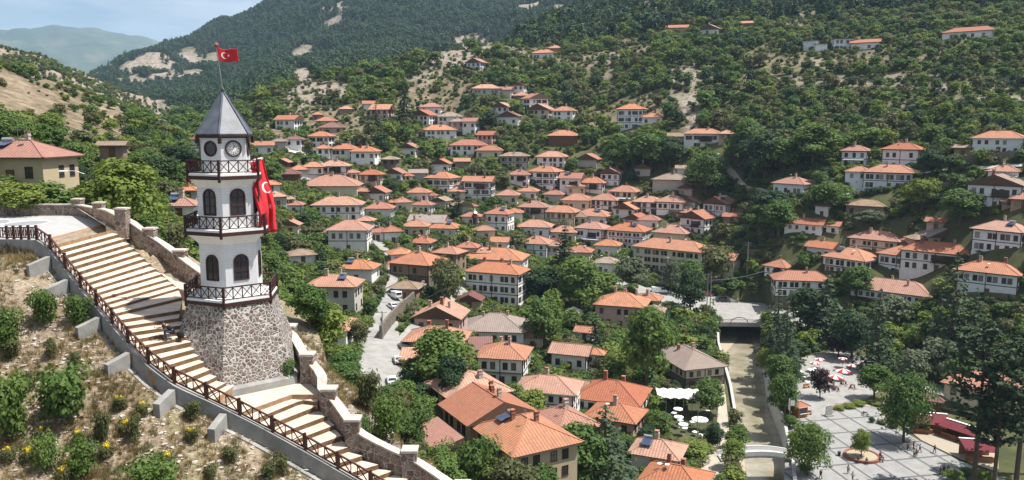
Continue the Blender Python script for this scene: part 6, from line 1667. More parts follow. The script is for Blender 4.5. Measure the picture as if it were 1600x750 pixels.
# ------------------------------------------------------------------ people
def skin_mesh(name, nodes, edges, matn, sub=1):
    me = bpy.data.meshes.new(name); me.from_pydata([n[0] for n in nodes], edges, []); o = bpy.data.objects.new(name, me); col.objects.link(o)
    o.modifiers.new('skin', 'SKIN'); 
    if sub: o.modifiers.new('sub', 'SUBSURF').levels = sub
    for v, n in zip(me.skin_vertices[0].data, nodes):
        r = n[1]; v.radius = (r, r) if not isinstance(r, tuple) else r
    me.skin_vertices[0].data[0].use_root = True
    bpy.context.view_layer.update(); dg = bpy.context.evaluated_depsgraph_get()
    res = bpy.data.meshes.new_from_object(o.evaluated_get(dg)); res.name = name
    bpy.data.objects.remove(o); res.materials.clear(); res.materials.append(M[matn])
    res.polygons.foreach_set('use_smooth', [True] * len(res.polygons)); return res
def figure(pose):
    """joint positions for a 1.72 m adult facing -y"""
    J = dict(pel=(0, 0, .95), wai=(0, 0, 1.08), che=(0, 0, 1.30), nec=(0, 0, 1.47), hea=(0, -.01, 1.58), top=(0, -.005, 1.68))
    for s, n in ((-1, 'L'), (1, 'R')):
        J['hip' + n] = (s * .09, 0, .90); J['kne' + n] = (s * .10, -.01, .49); J['ank' + n] = (s * .10, .02, .08); J['toe' + n] = (s * .11, -.16, .04)
        J['sho' + n] = (s * .19, 0, 1.40); J['elb' + n] = (s * .24, .02, 1.13); J['wri' + n] = (s * .25, -.05, .89); J['han' + n] = (s * .25, -.08, .80)
    J.update(pose); return J
WALK = dict(kneL=(-.1, -.16, .52), ankL=(-.1, -.22, .09), toeL=(-.1, -.40, .07), kneR=(.1, .05, .50), ankR=(.1, .32, .14), toeR=(.1, .20, .04), wriL=(-.26, .12, .93), hanL=(-.26, .14, .85), wriR=(.26, -.18, .95), hanR=(.26, -.24, .88))
STAND = {}
def sitp():
    d = {k: (0, 0, z) for k, z in (('pel', .50), ('wai', .62), ('che', .84), ('nec', 1.02), ('hea', 1.13), ('top', 1.23))}
    for s, n in ((-1, 'L'), (1, 'R')): d.update({'hip' + n: (s * .09, -.02, .48), 'kne' + n: (s * .11, -.44, .50), 'ank' + n: (s * .11, -.45, .09), 'toe' + n: (s * .12, -.62, .05), 'sho' + n: (s * .19, 0, .95), 'elb' + n: (s * .23, -.08, .70), 'wri' + n: (s * .16, -.30, .58), 'han' + n: (s * .14, -.38, .57)})
    return d
def crouch():
    d = dict(pel=(0, .10, .50), wai=(0, .02, .62), che=(0, -.20, .83), nec=(0, -.36, .97), hea=(0, -.44, 1.05), top=(0, -.49, 1.13))
    for s, n in ((-1, 'L'), (1, 'R')): d.update({'hip' + n: (s * .09, .06, .47), 'kne' + n: (s * .13, -.36, .52), 'ank' + n: (s * .12, -.28, .10), 'toe' + n: (s * .13, -.46, .05), 'sho' + n: (s * .19, -.28, .92), 'elb' + n: (s * .22, -.48, .74), 'wri' + n: (s * .10, -.72, .80), 'han' + n: (s * .06, -.80, .82)})
    return d
FIG = {}
def person(name_pose, pos, rz, top, legs, label, group=None, scale=1., fingers=False, shorts=False, extra=None):
    pose = dict(walk=WALK, stand=STAND, sit=sitp(), crouch=crouch())[name_pose]; J = figure(pose)
    key = name_pose + str(fingers)
    if key not in FIG:
        names = ['pel', 'wai', 'che', 'nec', 'hea', 'top', 'hipL', 'kneL', 'ankL', 'toeL', 'hipR', 'kneR', 'ankR', 'toeR', 'shoL', 'elbL', 'wriL', 'hanL', 'shoR', 'elbR', 'wriR', 'hanR']
        rad = dict(pel=.13, wai=.12, che=.135, nec=.055, hea=.095, top=.075, hipL=.085, kneL=.06, ankL=.042, toeL=.035, shoL=.06, elbL=.043, wriL=.03, hanL=.035)
        nodes = [[J[n], rad.get(n, rad.get(n[:-1] + 'L'))] for n in names]; ix = {n: i for i, n in enumerate(names)}
        ed = [('pel', 'wai'), ('wai', 'che'), ('che', 'nec'), ('nec', 'hea'), ('hea', 'top')]
        for s in 'LR': ed += [('pel', 'hip' + s), ('hip' + s, 'kne' + s), ('kne' + s, 'ank' + s), ('ank' + s, 'toe' + s), ('che', 'sho' + s), ('sho' + s, 'elb' + s), ('elb' + s, 'wri' + s), ('wri' + s, 'han' + s)]
        E = [(ix[a], ix[b]) for a, b in ed]
        for s in ('L', 'R'):                      # five fingers rooted in the palm, slightly curled
            h = Vector(J['han' + s]); w = Vector(J['wri' + s]); d = (h - w).normalized(); sd = d.cross(Vector((0, 0, 1) if abs(d.z) < .8 else (0, 1, 0))).normalized(); cl = d.cross(sd) * (1 if s == 'L' else -1)
            for f, (o_, ln) in enumerate(((-.03, .07), (-.010, .085), (.010, .08), (.030, .062))):
                b = len(nodes); nodes += [[tuple(h + sd * o_ + d * ln * .5), .0085], [tuple(h + sd * o_ * 1.1 + d * ln + cl * .012), .007]]; E += [(ix['han' + s], b), (b, b + 1)]
            b = len(nodes); nodes += [[tuple(h + sd * -.045 + d * .005 + cl * .01), .011], [tuple(h + sd * -.055 + d * .045 + cl * .02), .009]]; E += [(ix['han' + s], b), (b, b + 1)]
        body = skin_mesh('body', nodes, E, 'skin')
        def sub(ns, grow, es):
            nd = [[J[n], rad.get(n, rad.get(n[:-1] + 'L')) + grow] for n in ns]; q = {n: i for i, n in enumerate(ns)}; return nd, [(q[a], q[b]) for a, b in es]
        st_ = sub(['wai', 'pel', 'che', 'shoL', 'elbL', 'shoR', 'elbR'], .022, [('wai', 'pel'), ('wai', 'che'), ('che', 'shoL'), ('shoL', 'elbL'), ('che', 'shoR'), ('shoR', 'elbR')])
        tr_ = sub(['pel', 'hipL', 'kneL', 'ankL', 'hipR', 'kneR', 'ankR'], .020, [('pel', 'hipL'), ('hipL', 'kneL'), ('kneL', 'ankL'), ('pel', 'hipR'), ('hipR', 'kneR'), ('kneR', 'ankR')])
        hd = Vector(J['hea']); hv_ = (Vector(J['top']) - hd).normalized()
        hair = MB(); 
        for i in range(1): hair.lathe([(.0, .02), (.094, -.02), (.108, .03), (.098, .085), (.06, .125), (.01, .135)], 12)
        hm = hair.mesh('hair', M['hair_dark']); 
        sh = MB()
        for s in 'LR':
            a, t = Vector(J['ank' + s]), Vector(J['toe' + s]); sh.tube([a + Vector((0, .04, -.035)), (a + t) / 2 + Vector((0, 0, -.02)), t + Vector((0, -.02, 0))], [.052, .05, .04], 8)
        fc = MB()                                 # eyes, nose and mouth
        fc.lathe([(.0, -.018), (.016, 0), (.0, .02)], 6, c=(0, -.098, -.008))
        for s in (-1, 1): fc.lathe([(.0, -.01), (.012, 0), (.0, .01)], 6, c=(s * .034, -.088, .022)); fc.lathe([(.0, -.03), (.02, 0), (.0, .03)], 6, c=(s * .098, .0, .0))
        FIG[key] = (body, skin_mesh('shirt', *st_, 'cloth_black'), skin_mesh('trousers', *tr_, 'cloth_blue'), hm, sh.mesh('shoes', M['cloth_black']), fc.mesh('face', M['skin']), hd, hv_)
    b = FIG[key]; o = link('person', b[0], None, pos, rz); o.scale = (scale,) * 3; tag(o, label, 'person', group)
    for nm, me, mt in (('shirt', b[1], top), ('trousers', b[2], legs), ('shoes', b[4], 'cloth_black')):
        k_ = nm + mt
        if (key, k_) not in FIG: mm = me.copy(); mm.materials.clear(); mm.materials.append(M[mt]); FIG[(key, k_)] = mm
        link(nm, FIG[(key, k_)], o)
    q = Vector((0, 0, 1)).rotation_difference(b[7])
    for nm, me in (('hair', b[3]), ('face', b[5])):
        hh = link(nm, me, o, tuple(b[6])); hh.rotation_mode = 'QUATERNION'; hh.rotation_quaternion = q
    return o
# man on the stairs beside the tower base
ps = at_z(268, 530, stz(19) + .02)
pm = person('crouch', Vector((ps.x, ps.y, ps.z)), -view - R(78), 'cloth_black', 'cloth_blue', 'man in black crouching on the stairs holding up a phone', scale=1.05)
ph = MB(); ph.box(-.04, .04, -.012, .012, -.08, .08); po = ph.build('phone', M['metal_dark'], None, pm.matrix_basis @ Vector((.0, -.90, .86)), -view - R(78)); tag(po, 'dark phone held by the crouching man on the stairs', 'phone')
bg_ = MB(); bg_.lathe([(.02, 0), (.20, .03), (.24, .2), (.19, .38), (.06, .46)], 12); bo = bg_.build('bag', M['cloth_black'], None, pm.matrix_basis @ Vector((.05, .52, .0))); bo.scale = (1, .7, 1); tag(bo, 'black bag resting on the step behind the crouching man', 'bag')
blk = MB(); blk.box(-.25, .25, -.05, .40, -.6, .36)
GP = 'people walking about the square'
PE = [('walk', 1325, 740, 2.6, 'cloth_pale', 'cloth_blue', 'person in pale top walking left in front of the planter'), ('walk', 1332, 751, 3.0, 'cloth_pale', 'cloth_khaki', 'person in pale top foremost on the square'),
      ('walk', 1282, 748, 2.2, 'cloth_maroon', 'cloth_black', 'person in dark red walking near the riverside tree'), ('stand', 1418, 703, .4, 'cloth_khaki', 'cloth_black', 'leftmost of the people standing at the court edge'),
      ('stand', 1427, 702, 1.4, 'cloth_maroon', 'cloth_blue', 'person in red standing at the court edge'), ('walk', 1437, 707, 1.8, 'cloth_pale', 'cloth_maroon', 'person in pale top walking at the court edge'),
      ('walk', 1460, 708, 2.0, 'cloth_maroon', 'cloth_black', 'person walking alone across the warm stone court'), ('stand', 1428, 714, .2, 'cloth_pale', 'cloth_blue', 'left one of two people close together before the court'),
      ('stand', 1431.5, 714, -.4, 'cloth_khaki', 'cloth_black', 'right one of two people close together before the court'), ('stand', 1469, 742, .9, 'cloth_blue', 'cloth_blue', 'person in blue standing by the shrubs under the pines'),
      ('stand', 1474, 740, 2.9, 'cloth_maroon', 'cloth_black', 'person in red beside the one in blue by the shrubs'), ('stand', 1481, 741, .3, 'cloth_black', 'cloth_black', 'person in black nearest the shrubs under the pines')]
for po_, px, py, rz, tp, lg, lb in PE: person(po_, at_z(px, py, .012), rz, tp, lg, lb, GP, 1.0)
for i, (a, tp, lb) in enumerate(((-.35, 'cloth_maroon', 'person in red seated on the right of the planter rim'), (-.75, 'cloth_black', 'person in black seated on the right of the planter rim'), (-.12, 'cloth_blue', 'person in blue seated at the far right of the planter rim'), (-1.75, 'cloth_maroon', 'person in red seated on the front of the planter rim'), (-2.2, 'cloth_black', 'person in black seated on the left of the planter rim'))):
    person('sit', pc + Vector((3.2 * cos(a), 3.2 * sin(a), .05)), a + pi / 2, tp, 'cloth_blue', lb, 'people sitting on the planter')
pp_ = hit(596, 507, dmin=95); person('walk', pp_ + UP * .16, 0.2, 'cloth_black', 'cloth_black', 'person in black walking down the lane beside the wall')
# haze
m = bpy.data.materials.new('haze'); m.use_nodes = True; t = m.node_tree
for n_ in list(t.nodes):
    if n_.type != 'OUTPUT_MATERIAL': t.nodes.remove(n_)
vp = t.nodes.new('ShaderNodeVolumePrincipled'); vp.inputs['Density'].default_value = 0.75e-4; vp.inputs['Color'].default_value = (.52, .74, 1, 1); vp.inputs['Anisotropy'].default_value = .2
t.links.new(vp.outputs[0], t.nodes['Material Output'].inputs['Volume'])
k = MB(); k.box(-5600, 5600, -120, 9000, -60, 1100); tag(k.build('haze', m), 'pale summer haze filling the valley', kind='stuff')
# ------------------------------------------------------------------ trees and shrubs
def quad_cloud(P, Nn, S, r):                      # P centres, Nn facing, S sizes -> leaf quads
    n = len(P); t = r.randn(n, 3); t -= (t * Nn).sum(1)[:, None] * Nn; t /= np.linalg.norm(t, axis=1)[:, None] + 1e-9
    b = np.cross(Nn, t); asp = r.uniform(.55, 1.0, n)
    S = S[:, None]; A = asp[:, None]
    v = np.stack([P - t*S - b*S*A, P + t*S - b*S*A*.6, P + t*S*.9 + b*S*A, P - t*S*.7 + b*S*A*.8], 1).reshape(-1, 3)
    return v, np.arange(4 * n).reshape(n, 4)
def crown_leafy(seed, n, leaf, shape='round', Ht=8.0, Wd=6.0, base=.22, lobes=11):
    r = np.random.RandomState(seed); H0 = Ht * base; C = []; 
    for k in range(lobes):
        t = (k + .5) / lobes; z = H0 + (Ht - H0) * (.12 + .78 * t); env = {'round': math.sqrt(max(.05, 1 - ((t - .42) / .62) ** 2)), 'tall': .75 * (1 - t) ** .5 + .15, 'flat': .55 + .45 * t}[shape]
        a = 2.4 * k + r.uniform(-.5, .5); q = Wd / 2 * env * r.uniform(.30, .72); C.append((q * cos(a), q * sin(a), z, Wd * r.uniform(.19, .29) * (.6 + .5 * env)))
    C.append((0, 0, H0 + (Ht - H0) * .55, Wd * .30)); C.append((r.uniform(-.3, .3), r.uniform(-.3, .3), Ht * .86, Wd * .18))
    C = np.array(C); w = C[:, 3] ** 2; idx = r.choice(len(C), n, p=w / w.sum())
    d = r.randn(n, 3); d /= np.linalg.norm(d, axis=1)[:, None]; d[:, 2] = np.where(d[:, 2] < -.35, -d[:, 2] * .6, d[:, 2])
    rad = C[idx, 3] * r.uniform(.62, 1.12, n); P = C[idx, :3] + d * rad[:, None] * np.array([1, 1, .85])
    P += r.randn(n, 3) * leaf * .5
    cen = np.array([0, 0, Ht * .5]); o = P - cen; o /= np.linalg.norm(o, axis=1)[:, None] + 1e-9
    Nn = d * .6 + o * .35 + r.randn(n, 3) * .42; Nn[:, 2] += .25; Nn /= np.linalg.norm(Nn, axis=1)[:, None]
    return quad_cloud(P, Nn, leaf * r.uniform(.6, 1.25, n), r)
def trunk_mb(seed, Ht, Wd, r0, limbs=5, base=.22):
    r = random.Random(seed); m_ = MB(); top = Ht * .72
    m_.tube([(0, 0, -.6), (r.uniform(-.1, .1), r.uniform(-.1, .1), Ht * base), (r.uniform(-.25, .25), r.uniform(-.25, .25), top)], [r0, r0 * .75, r0 * .2], 7)
    for k in range(limbs):
        a = 2.4 * k + r.uniform(-.4, .4); z = Ht * (base + .06 * k); q = Wd * .33
        m_.tube([(0, 0, z), (q * .5 * cos(a), q * .5 * sin(a), z + Ht * .10), (q * cos(a), q * sin(a), z + Ht * .22)], [r0 * .5, r0 * .3, r0 * .1], 5)
    return m_
def crown_fir(seed, n, leaf, Ht=12., Wd=6., base=.06, tiers=13, droop=.35, power=.9):
    r = np.random.RandomState(seed); P = []; Nn = []; 
    tiers_z = Ht * (base + (1 - base) * (np.arange(tiers) / tiers)); per = []
    for k, z in enumerate(tiers_z):
        R_ = Wd / 2 * (1 - (k / tiers)) ** power * r.uniform(.85, 1.1) + .15; nb = max(4, int(9 * (1 - k / tiers) + 3))
        for b in range(nb):
            a = 2 * pi * (b + r.uniform(-.25, .25)) / nb + k * 1.1; L_ = R_ * r.uniform(.72, 1.15); m_ = max(3, int(n * L_ * .055))
            t = r.uniform(.12, 1, m_) ** .8; wv = r.randn(m_) * .17 * L_ * (1.1 - t * .7)
            x = L_ * t * cos(a) - wv * sin(a); y = L_ * t * sin(a) + wv * cos(a); zz = z + L_ * (.10 * t - droop * t * t) + r.randn(m_) * .10
            P.append(np.stack([x, y, zz], 1)); nn = np.stack([np.full(m_, cos(a) * .45), np.full(m_, sin(a) * .45), np.ones(m_)], 1) + r.randn(m_, 3) * .45; Nn.append(nn / np.linalg.norm(nn, axis=1)[:, None])
    P = np.concatenate(P); Nn = np.concatenate(Nn); return quad_cloud(P, Nn, leaf * r.uniform(.6, 1.3, len(P)), r)
def fir_trunk(Ht, r0, m_=None):
    m_ = MB(); m_.tube([(0, 0, -.8), (0, 0, Ht * .5), (0, 0, Ht * .97)], [r0, r0 * .6, .03], 7); return m_
def crown_pine(seed, n, leaf, Ht=20., Wd=9., base=.38):
    r = np.random.RandomState(seed); P, Nn = [], []
    for k in range(26):
        z = Ht * (base + (1 - base) * (k + .5) / 26); env = sin(pi * min(1, .18 + .82 * (1 - k / 26))) * .55 + .45 * (1 - k / 26) + .12; a = 2.4 * k + r.uniform(-.5, .5); L_ = Wd / 2 * env * r.uniform(.55, 1.1)
        for s in range(3):
            q = L_ * (.45 + .27 * s); m_ = int(n / 78); c = np.array([q * cos(a), q * sin(a), z + L_ * .12 * s])
            o = r.randn(m_, 3) * np.array([1.0, 1.0, .22]) * L_ * .20; P.append(c + o); nn = np.array([0, 0, 1.]) + r.randn(m_, 3) * .5; Nn.append(nn / np.linalg.norm(nn, axis=1)[:, None])
    P = np.concatenate(P); Nn = np.concatenate(Nn); return quad_cloud(P, Nn, leaf * r.uniform(.6, 1.3, len(P)), r)
def pine_trunk(seed, Ht, Wd, base=.38):
    r = random.Random(seed); m_ = MB(); m_.tube([(0, 0, -.8), (.1, 0, Ht * .5), (0, .1, Ht * .96)], [.34, .24, .05], 8)
    for k in range(26):
        z = Ht * (base + (1 - base) * (k + .5) / 26); a = 2.4 * k; L_ = Wd * .34 * (1 - .7 * k / 26); m_.tube([(0, 0, z - .2), (L_ * cos(a), L_ * sin(a), z + L_ * .1)], [.07, .02], 4)
    return m_
TREE = {}
def reg(kind, crown, trunk, lm, H_, W_):
    v, f = crown; TREE.setdefault(kind, []).append((np_mesh('crown', v, f, M[lm]), trunk.mesh('trunk', M['bark']) if trunk else None, H_, W_))
for s in range(4):
    reg('leafy', crown_leafy(s, 4600, .175, 'round'), trunk_mb(s, 8, 6, .22), 'leaf_green', 8, 6)
    reg('bright', crown_leafy(20 + s, 4200, .175, 'round'), trunk_mb(s, 8, 6, .2), 'leaf_bright', 8, 6)
    reg('dark', crown_leafy(30 + s, 4600, .18, 'round', base=.15), trunk_mb(s, 8, 6, .24), 'leaf_dark', 8, 6)
    reg('olive', crown_leafy(40 + s, 3200, .18, 'flat', 6, 6.5, .12), trunk_mb(s, 6, 6, .2), 'leaf_olive', 6, 6.5)
for s in range(2):
    reg('poplar', crown_leafy(60 + s, 2400, .24, 'tall', 11, 4.5, .1, 14), trunk_mb(s, 11, 4, .22), 'leaf_green', 11, 4.5)
    reg('silver', crown_leafy(64 + s, 2600, .25, 'round', 8, 7, .18), trunk_mb(s, 8, 7, .24), 'leaf_silver', 8, 7)
    reg('fir', crown_fir(70 + s, 95, .26, 12, 6), fir_trunk(12, .24), 'needle_dark', 12, 6)
    reg('cypress', crown_fir(74 + s, 130, .22, 12, 4.2, .04, 18, .1, .7), fir_trunk(12, .2), 'needle_dark', 12, 4.2)
    reg('pine', crown_pine(78 + s, 2300, .30), pine_trunk(s, 20, 9), 'needle_cedar', 20, 9)
reg('purple', crown_leafy(90, 2000, .22, 'round', 6, 5), trunk_mb(9, 6, 5, .16), 'leaf_purple', 6, 5)
for s in range(2): reg('cedar', crown_fir(94 + s, 90, .25, 16, 9, .04, 15, .16, 1.0), fir_trunk(16, .38), 'needle_cedar', 16, 10)
for s in range(2): reg('big_fir', crown_fir(97 + s, 120, .20, 16, 10, .02, 18, .30, .9), fir_trunk(16, .34), 'needle_cedar', 16, 10)
for s in range(3): reg('round', crown_leafy(100 + s, 7000, .17, 'round', 9, 9, .14, 16), trunk_mb(s, 9, 9, .26), 'leaf_green', 9, 9)
def tree(name, kind, p, h, w, label, group=None, cat='tree', var=None, sink=.1, r=rng):
    vs = TREE[kind]; cr, tk, H_, W_ = vs[(r.randrange(len(vs)) if var is None else var) % len(vs)]
    o = empty(name, Vector(p) - UP * sink, r.uniform(0, 6.28), label, cat, group); o.scale = (w / W_, w / W_, h / H_)
    link('crown', cr, o)
    if tk: link('trunk', tk, o)
    return o
TPOS = []                                         # (x, y, radius) of trees already standing
TN = dict(leafy='leafy_tree', bright='leafy_tree', dark='leafy_tree', olive='leafy_tree', poplar='leafy_tree', silver='leafy_tree', round='leafy_tree', purple='plum_tree', fir='fir_tree', big_fir='fir_tree', cypress='cypress_tree', cedar='cedar_tree', pine='pine_tree')
TD_ = """
690 612 520 100 leafy|big leafy tree standing before the pink house with orange roof|
708 640 560 60 dark|dark leafy tree between the big leafy tree and the yellow house|
648 606 560 46 dark|dark bushy tree beside the white car lowest in the lane|
698 484 414 58 olive|loose grey-green tree right of the dark brown house|
944 775 632 150 big_fir|tall spreading fir in front of the orange hip roof
905 770 668 90 leafy|broad leafy tree on the left of the tall spreading fir|
1010 618 490 84 leafy|big leafy tree left of the riverside house|
965 590 548 44 bright|light green young tree beside the cottage garden|
850 545 470 66 leafy|leafy tree between konak and white cottage|
836 470 422 50 dark|dark tree at the right end of the konak|
862 520 455 40 yellow|yellowish green bush tree behind the konak corner|
830 660 610 60 bright|leafy tree in front of the white eaved red roof house|
882 428 352 40 cypress|tall dark conifer beside the small blue-grey house|
905 488 408 80 leafy|largest leafy tree behind the brick and cream house|
868 470 420 60 dark|dark leafy tree left of the brick and cream house trees|
945 470 428 60 leafy|leafy tree beside the low brownish roof|
930 545 490 34 fir|dark conifer beside the tiny white hut|
985 458 405 56 silver|pale silvery tree left of the apartment block|
1048 460 412 30 silver|small silvery tree standing before the apartment block front|
1078 492 424 46 dark|roadside tree between the parked cars and bridge|
1075 455 408 54 leafy|leafy tree at the right corner of the apartment block|
1120 445 390 70 olive|olive green tree behind the river bridge|
1045 560 505 40 leafy|leafy tree behind the riverside house roof|
1098 540 510 30 dark|dark tree between riverside house and bridge|
1212 572 446 84 cedar|dark cedar at the park side of the river bridge|
1226 590 470 80 cedar|second dark cedar close behind the bridge cedar|
1288 530 430 100 cedar|broad dark cedar left of the long white orange roofed house|
1262 520 452 70 dark|dark leafy tree before the curved house garage|
1368 580 452 90 cedar|dark cedar in the middle of the park|
1330 560 490 60 dark|dark leafy tree behind the cafe parasols|
1484 566 424 100 cedar|tall dark cedar below the two row window house|
1520 545 450 70 cedar|dark cedar right of the tallest park cedar|
800 812 722 90 olive|olive green tree under the eaves of the striped orange roof
752 775 706 58 bright|light green tree below the lean-to roof at the hill foot
850 800 728 56 leafy|leafy tree at the right corner of the striped orange roof
1108 650 594 56 leafy|leafy tree right of the white tent by the river lane
1028 695 645 46 leafy|leafy tree left of the tea garden tables
1082 722 690 60 bright|leafy tree right below the tea garden
1114 705 662 36 dark|dark tree between tea garden and the river lane
1046 715 684 44 olive|olive green tree below the tea garden parasols
1412 690 592 84 round|large round tree overhanging the market stalls|
1365 624 572 54 leafy|leafy tree right of the cafe parasols|
1425 600 550 50 silver|pale silvery tree behind the large round tree|
1465 596 534 62 silver|larger silvery tree by the tan building|
1500 610 560 50 leafy|leafy tree at the left end of the tan building|
1345 716 672 30 bright|young tree growing in the round brick planter|
1262 742 662 66 round|leafy tree on the square edge beside the footbridge|
1226 655 590 48 leafy|leafy tree above the river wall across from the lane|
1218 605 555 46 leafy|leafy tree above the river wall below the cedar|
1232 600 560 40 dark|dark tree behind the kiosk|
1196 585 545 28 yellow|yellow-green creeper bush hanging over the river wall|
1281 622 578 34 purple|purple leaved plum tree at the cafe edge|
1310 556 520 44 purple|purplish tree in the shade behind the cafe|
1520 770 520 110 pine|tall pine with bare trunk left of the pine group|
1585 775 540 110 pine|tall pine with bare trunk at the right end of the pine group|
1550 790 560 90 pine|pine between two taller bare trunked pines|
1605 740 500 90 pine|pine standing behind the right end of the pine group|
632 190 128 38 fir|tall dark conifer standing above the hillside cluster|
588 205 165 34 fir|dark conifer left of the tallest hillside conifer|
716 345 300 24 cypress|thin dark conifer beside the weathered grey gable|
1103 305 240 66 round|big round tree below the balconied house|
1016 262 212 70 leafy|broad leafy tree at the left of the dark grove|
975 268 218 56 leafy|leafy tree between grey gable and dark grove|
1046 262 216 50 dark|dark leafy tree at the right of the grove|
1165 266 196 64 leafy|large leafy tree above the winding track|
1196 280 210 70 dark|dark tree right of the winding track|
1225 268 220 60 leafy|leafy tree above the small winged white house|
1268 262 200 80 leafy|large leafy tree left of the porch canopy house|
1300 330 288 60 leafy|leafy tree below the stone terrace wall|
1204 345 300 60 dark|dark leafy tree below the small winged house|
1216 372 318 60 leafy|leafy tree left of the long patched roof house|
1455 275 236 46 dark|round dark tree beside the lane above the gabled house|
1440 330 282 52 bright|light green tree below the tall side balcony house|
1500 350 300 70 leafy|leafy tree left below the big gabled house|
1360 350 330 50 silver|greyish tree before the crumbling tan tile roof|
1338 470 420 50 leafy|leafy tree in front of the solar panelled white house|
1392 510 465 60 silver|silvery tree in front of the long white orange roofed house|
"""
for ln in TD_.strip().splitlines():
    a, lab = ln.split('|')[:2]; t = a.split(); px, pb, pt, wp = map(float, t[:4]); k = t[4]
    flat = px > 1180 and 545 < pb
    p = at_z(px, pb, 0) if flat else hit(px, pb, dmin=92)
    if flat: p.z = max(p.z, tz(p.x, p.y))
    s = F / proj(p.x, p.y, p.z)[2]; h = (pb - pt) / s * 1.08; w = wp / s
    if k == 'yellow': k2 = 'bright'
    else: k2 = k
    o = tree(TN[k2], k2, p, h, w, lab)
    if k == 'yellow': pass
    TPOS.append((p.x, p.y, w * .45))
for px, py, d, h, w, k, lab in ((195, 338, 92, 8.5, 7.5, 'bright', 'light green leafy tree right behind the terrace parapet'), (168, 335, 100, 6.5, 6, 'leafy', 'leafy tree behind the terrace wall lamp'), (225, 345, 96, 5, 5, 'leafy', 'low leafy tree behind the pier row of the stair wall'),
                               (72, 330, 96, 6.0, 7.5, 'leafy', 'leafy tree in front of the yellow house'), (105, 325, 98, 4.6, 5.5, 'leafy', 'small leafy tree at the right corner of the yellow house'), (30, 322, 92, 3.6, 5, 'bright', 'low bright bush tree before the yellow house'), (140, 290, 120, 5.5, 6, 'dark', 'dark tree between the yellow house and stone hut'), (262, 318, 110, 5, 5, 'olive', 'olive green tree beside the roof left of the tower'),
                               (250, 262, 190, 6.5, 9, 'dark', 'dark tree above the white car on the hillside yard'), (222, 252, 200, 7, 9, 'leafy', 'leafy tree on the hill flank left of the tower'), (285, 248, 210, 9, 10, 'dark', 'dark tree hiding behind the tower clock storey'), (312, 235, 240, 15, 10, 'cedar', 'dark cedar rising left of the tower roof'),
                               (430, 480, 118, 8, 7.5, 'leafy', 'leafy tree just right of the lower tower balcony'), (445, 420, 150, 9, 9, 'dark', 'dark tree right of the tower below the banner'), (470, 455, 150, 8, 7, 'dark', 'dark tree left of the weathered off-white house'), (505, 398, 205, 7.5, 8, 'leafy', 'leafy tree right of the rough tan tile roof'), (418, 392, 190, 8, 8, 'leafy', 'leafy tree left of the rough tan tile roof'),
                               (512, 605, 76, 5.6, 5.0, 'bright', 'bright leafy tree just outside the stair parapet'), (486, 560, 74, 4.2, 4, 'leafy', 'leafy tree outside the parapet beside the tower'), (548, 600, 80, 4.5, 4.2, 'leafy', 'leafy tree low on the slope beside the lane'), (577, 470, 190, 5.4, 4.4, 'leafy', 'leafy tree between the off-white house and lane'), (574, 497, 180, 4, 4, 'bright', 'bright tree at the wall of the off-white house'),
                               (404, 340, 215, 9, 8, 'leafy', 'leafy tree hanging behind the red banner'), (425, 268, 300, 9, 9, 'leafy', 'leafy tree between banner and maroon pavilion')):
    p = at_d(px, py, d); p.z = tz(p.x, p.y); tree(TN[k], k, p, h, w, lab); TPOS.append((p.x, p.y, w * .45))

# everything else that grows: one sampling of the ground, nearest become trees of their own, the rest woods
def house_block(x, y, m=1.2):
    for h in HOUSES:
        dx, dy = x - h['c'].x, y - h['c'].y
        if abs(dx) + abs(dy) > 40: continue
        c, s = cos(-h['th']), sin(-h['th']); u, v = dx * c - dy * s, dx * s + dy * c
        if abs(u) < h['w'] / 2 + m and abs(v) < h['d'] / 2 + m: return True
    return False
RP = [np.array(p) for p in ROADPOLY] + [np.array(rpoly)] + [np.array([tuple(at_z(*q, 0)[:2]) for q in ((1112, 560), (1142, 600), (1150, 700), (1130, 760), (1080, 760), (1095, 715), (1030, 690), (1022, 632), (1100, 630))])]
sqz = np.array([tuple(at_z(*q, 0)[:2]) for q in ((1215, 860), (1232, 600), (1246, 556), (1300, 545), (1365, 550), (1400, 600), (1510, 600), (1600, 640), (1700, 860))])
BBX = {}
def inpoly1(x, y, P):
    k = id(P)
    if k not in BBX: q = np.array(P); BBX[k] = (*q.min(0), *q.max(0))
    b = BBX[k]
    if x < b[0] or y < b[1] or x > b[2] or y > b[3]: return False
    r = False; n = len(P); j = n - 1
    for i in range(n):
        if (P[i][1] > y) != (P[j][1] > y) and x < (P[j][0] - P[i][0]) * (y - P[i][1]) / (P[j][1] - P[i][1] + 1e-12) + P[i][0]: r = not r
        j = i
    return r
grid = {}
def free(x, y, rad):
    gx, gy = int(x // 6), int(y // 6)
    for i in range(gx - 2, gx + 3):
        for j in range(gy - 2, gy + 3):
            for (a, b, c) in grid.get((i, j), ()):
                if (x - a) ** 2 + (y - b) ** 2 < ((rad + c) * .80) ** 2: return False
    return True
def put(x, y, rad): grid.setdefault((int(x // 6), int(y // 6)), []).append((x, y, rad))
for t in TPOS: put(*t)
cand = []
r2 = random.Random(5)
ROUGHV = fbm
bx0 = [(1090, 1200, 452, 492, 250), (1010, 1060, 448, 480, 255), (575, 640, 440, 600, 245), (588, 622, 378, 440, 262), (1232, 1300, 480, 510, 240), (1046, 1120, 630, 690, 150), (420, 500, 228, 246, 340), (250, 300, 262, 284, 190)] + [(h['x0'], h['x1'], h['y0'] - 3, h['y1'], h['dd']) for h in HOUSES]
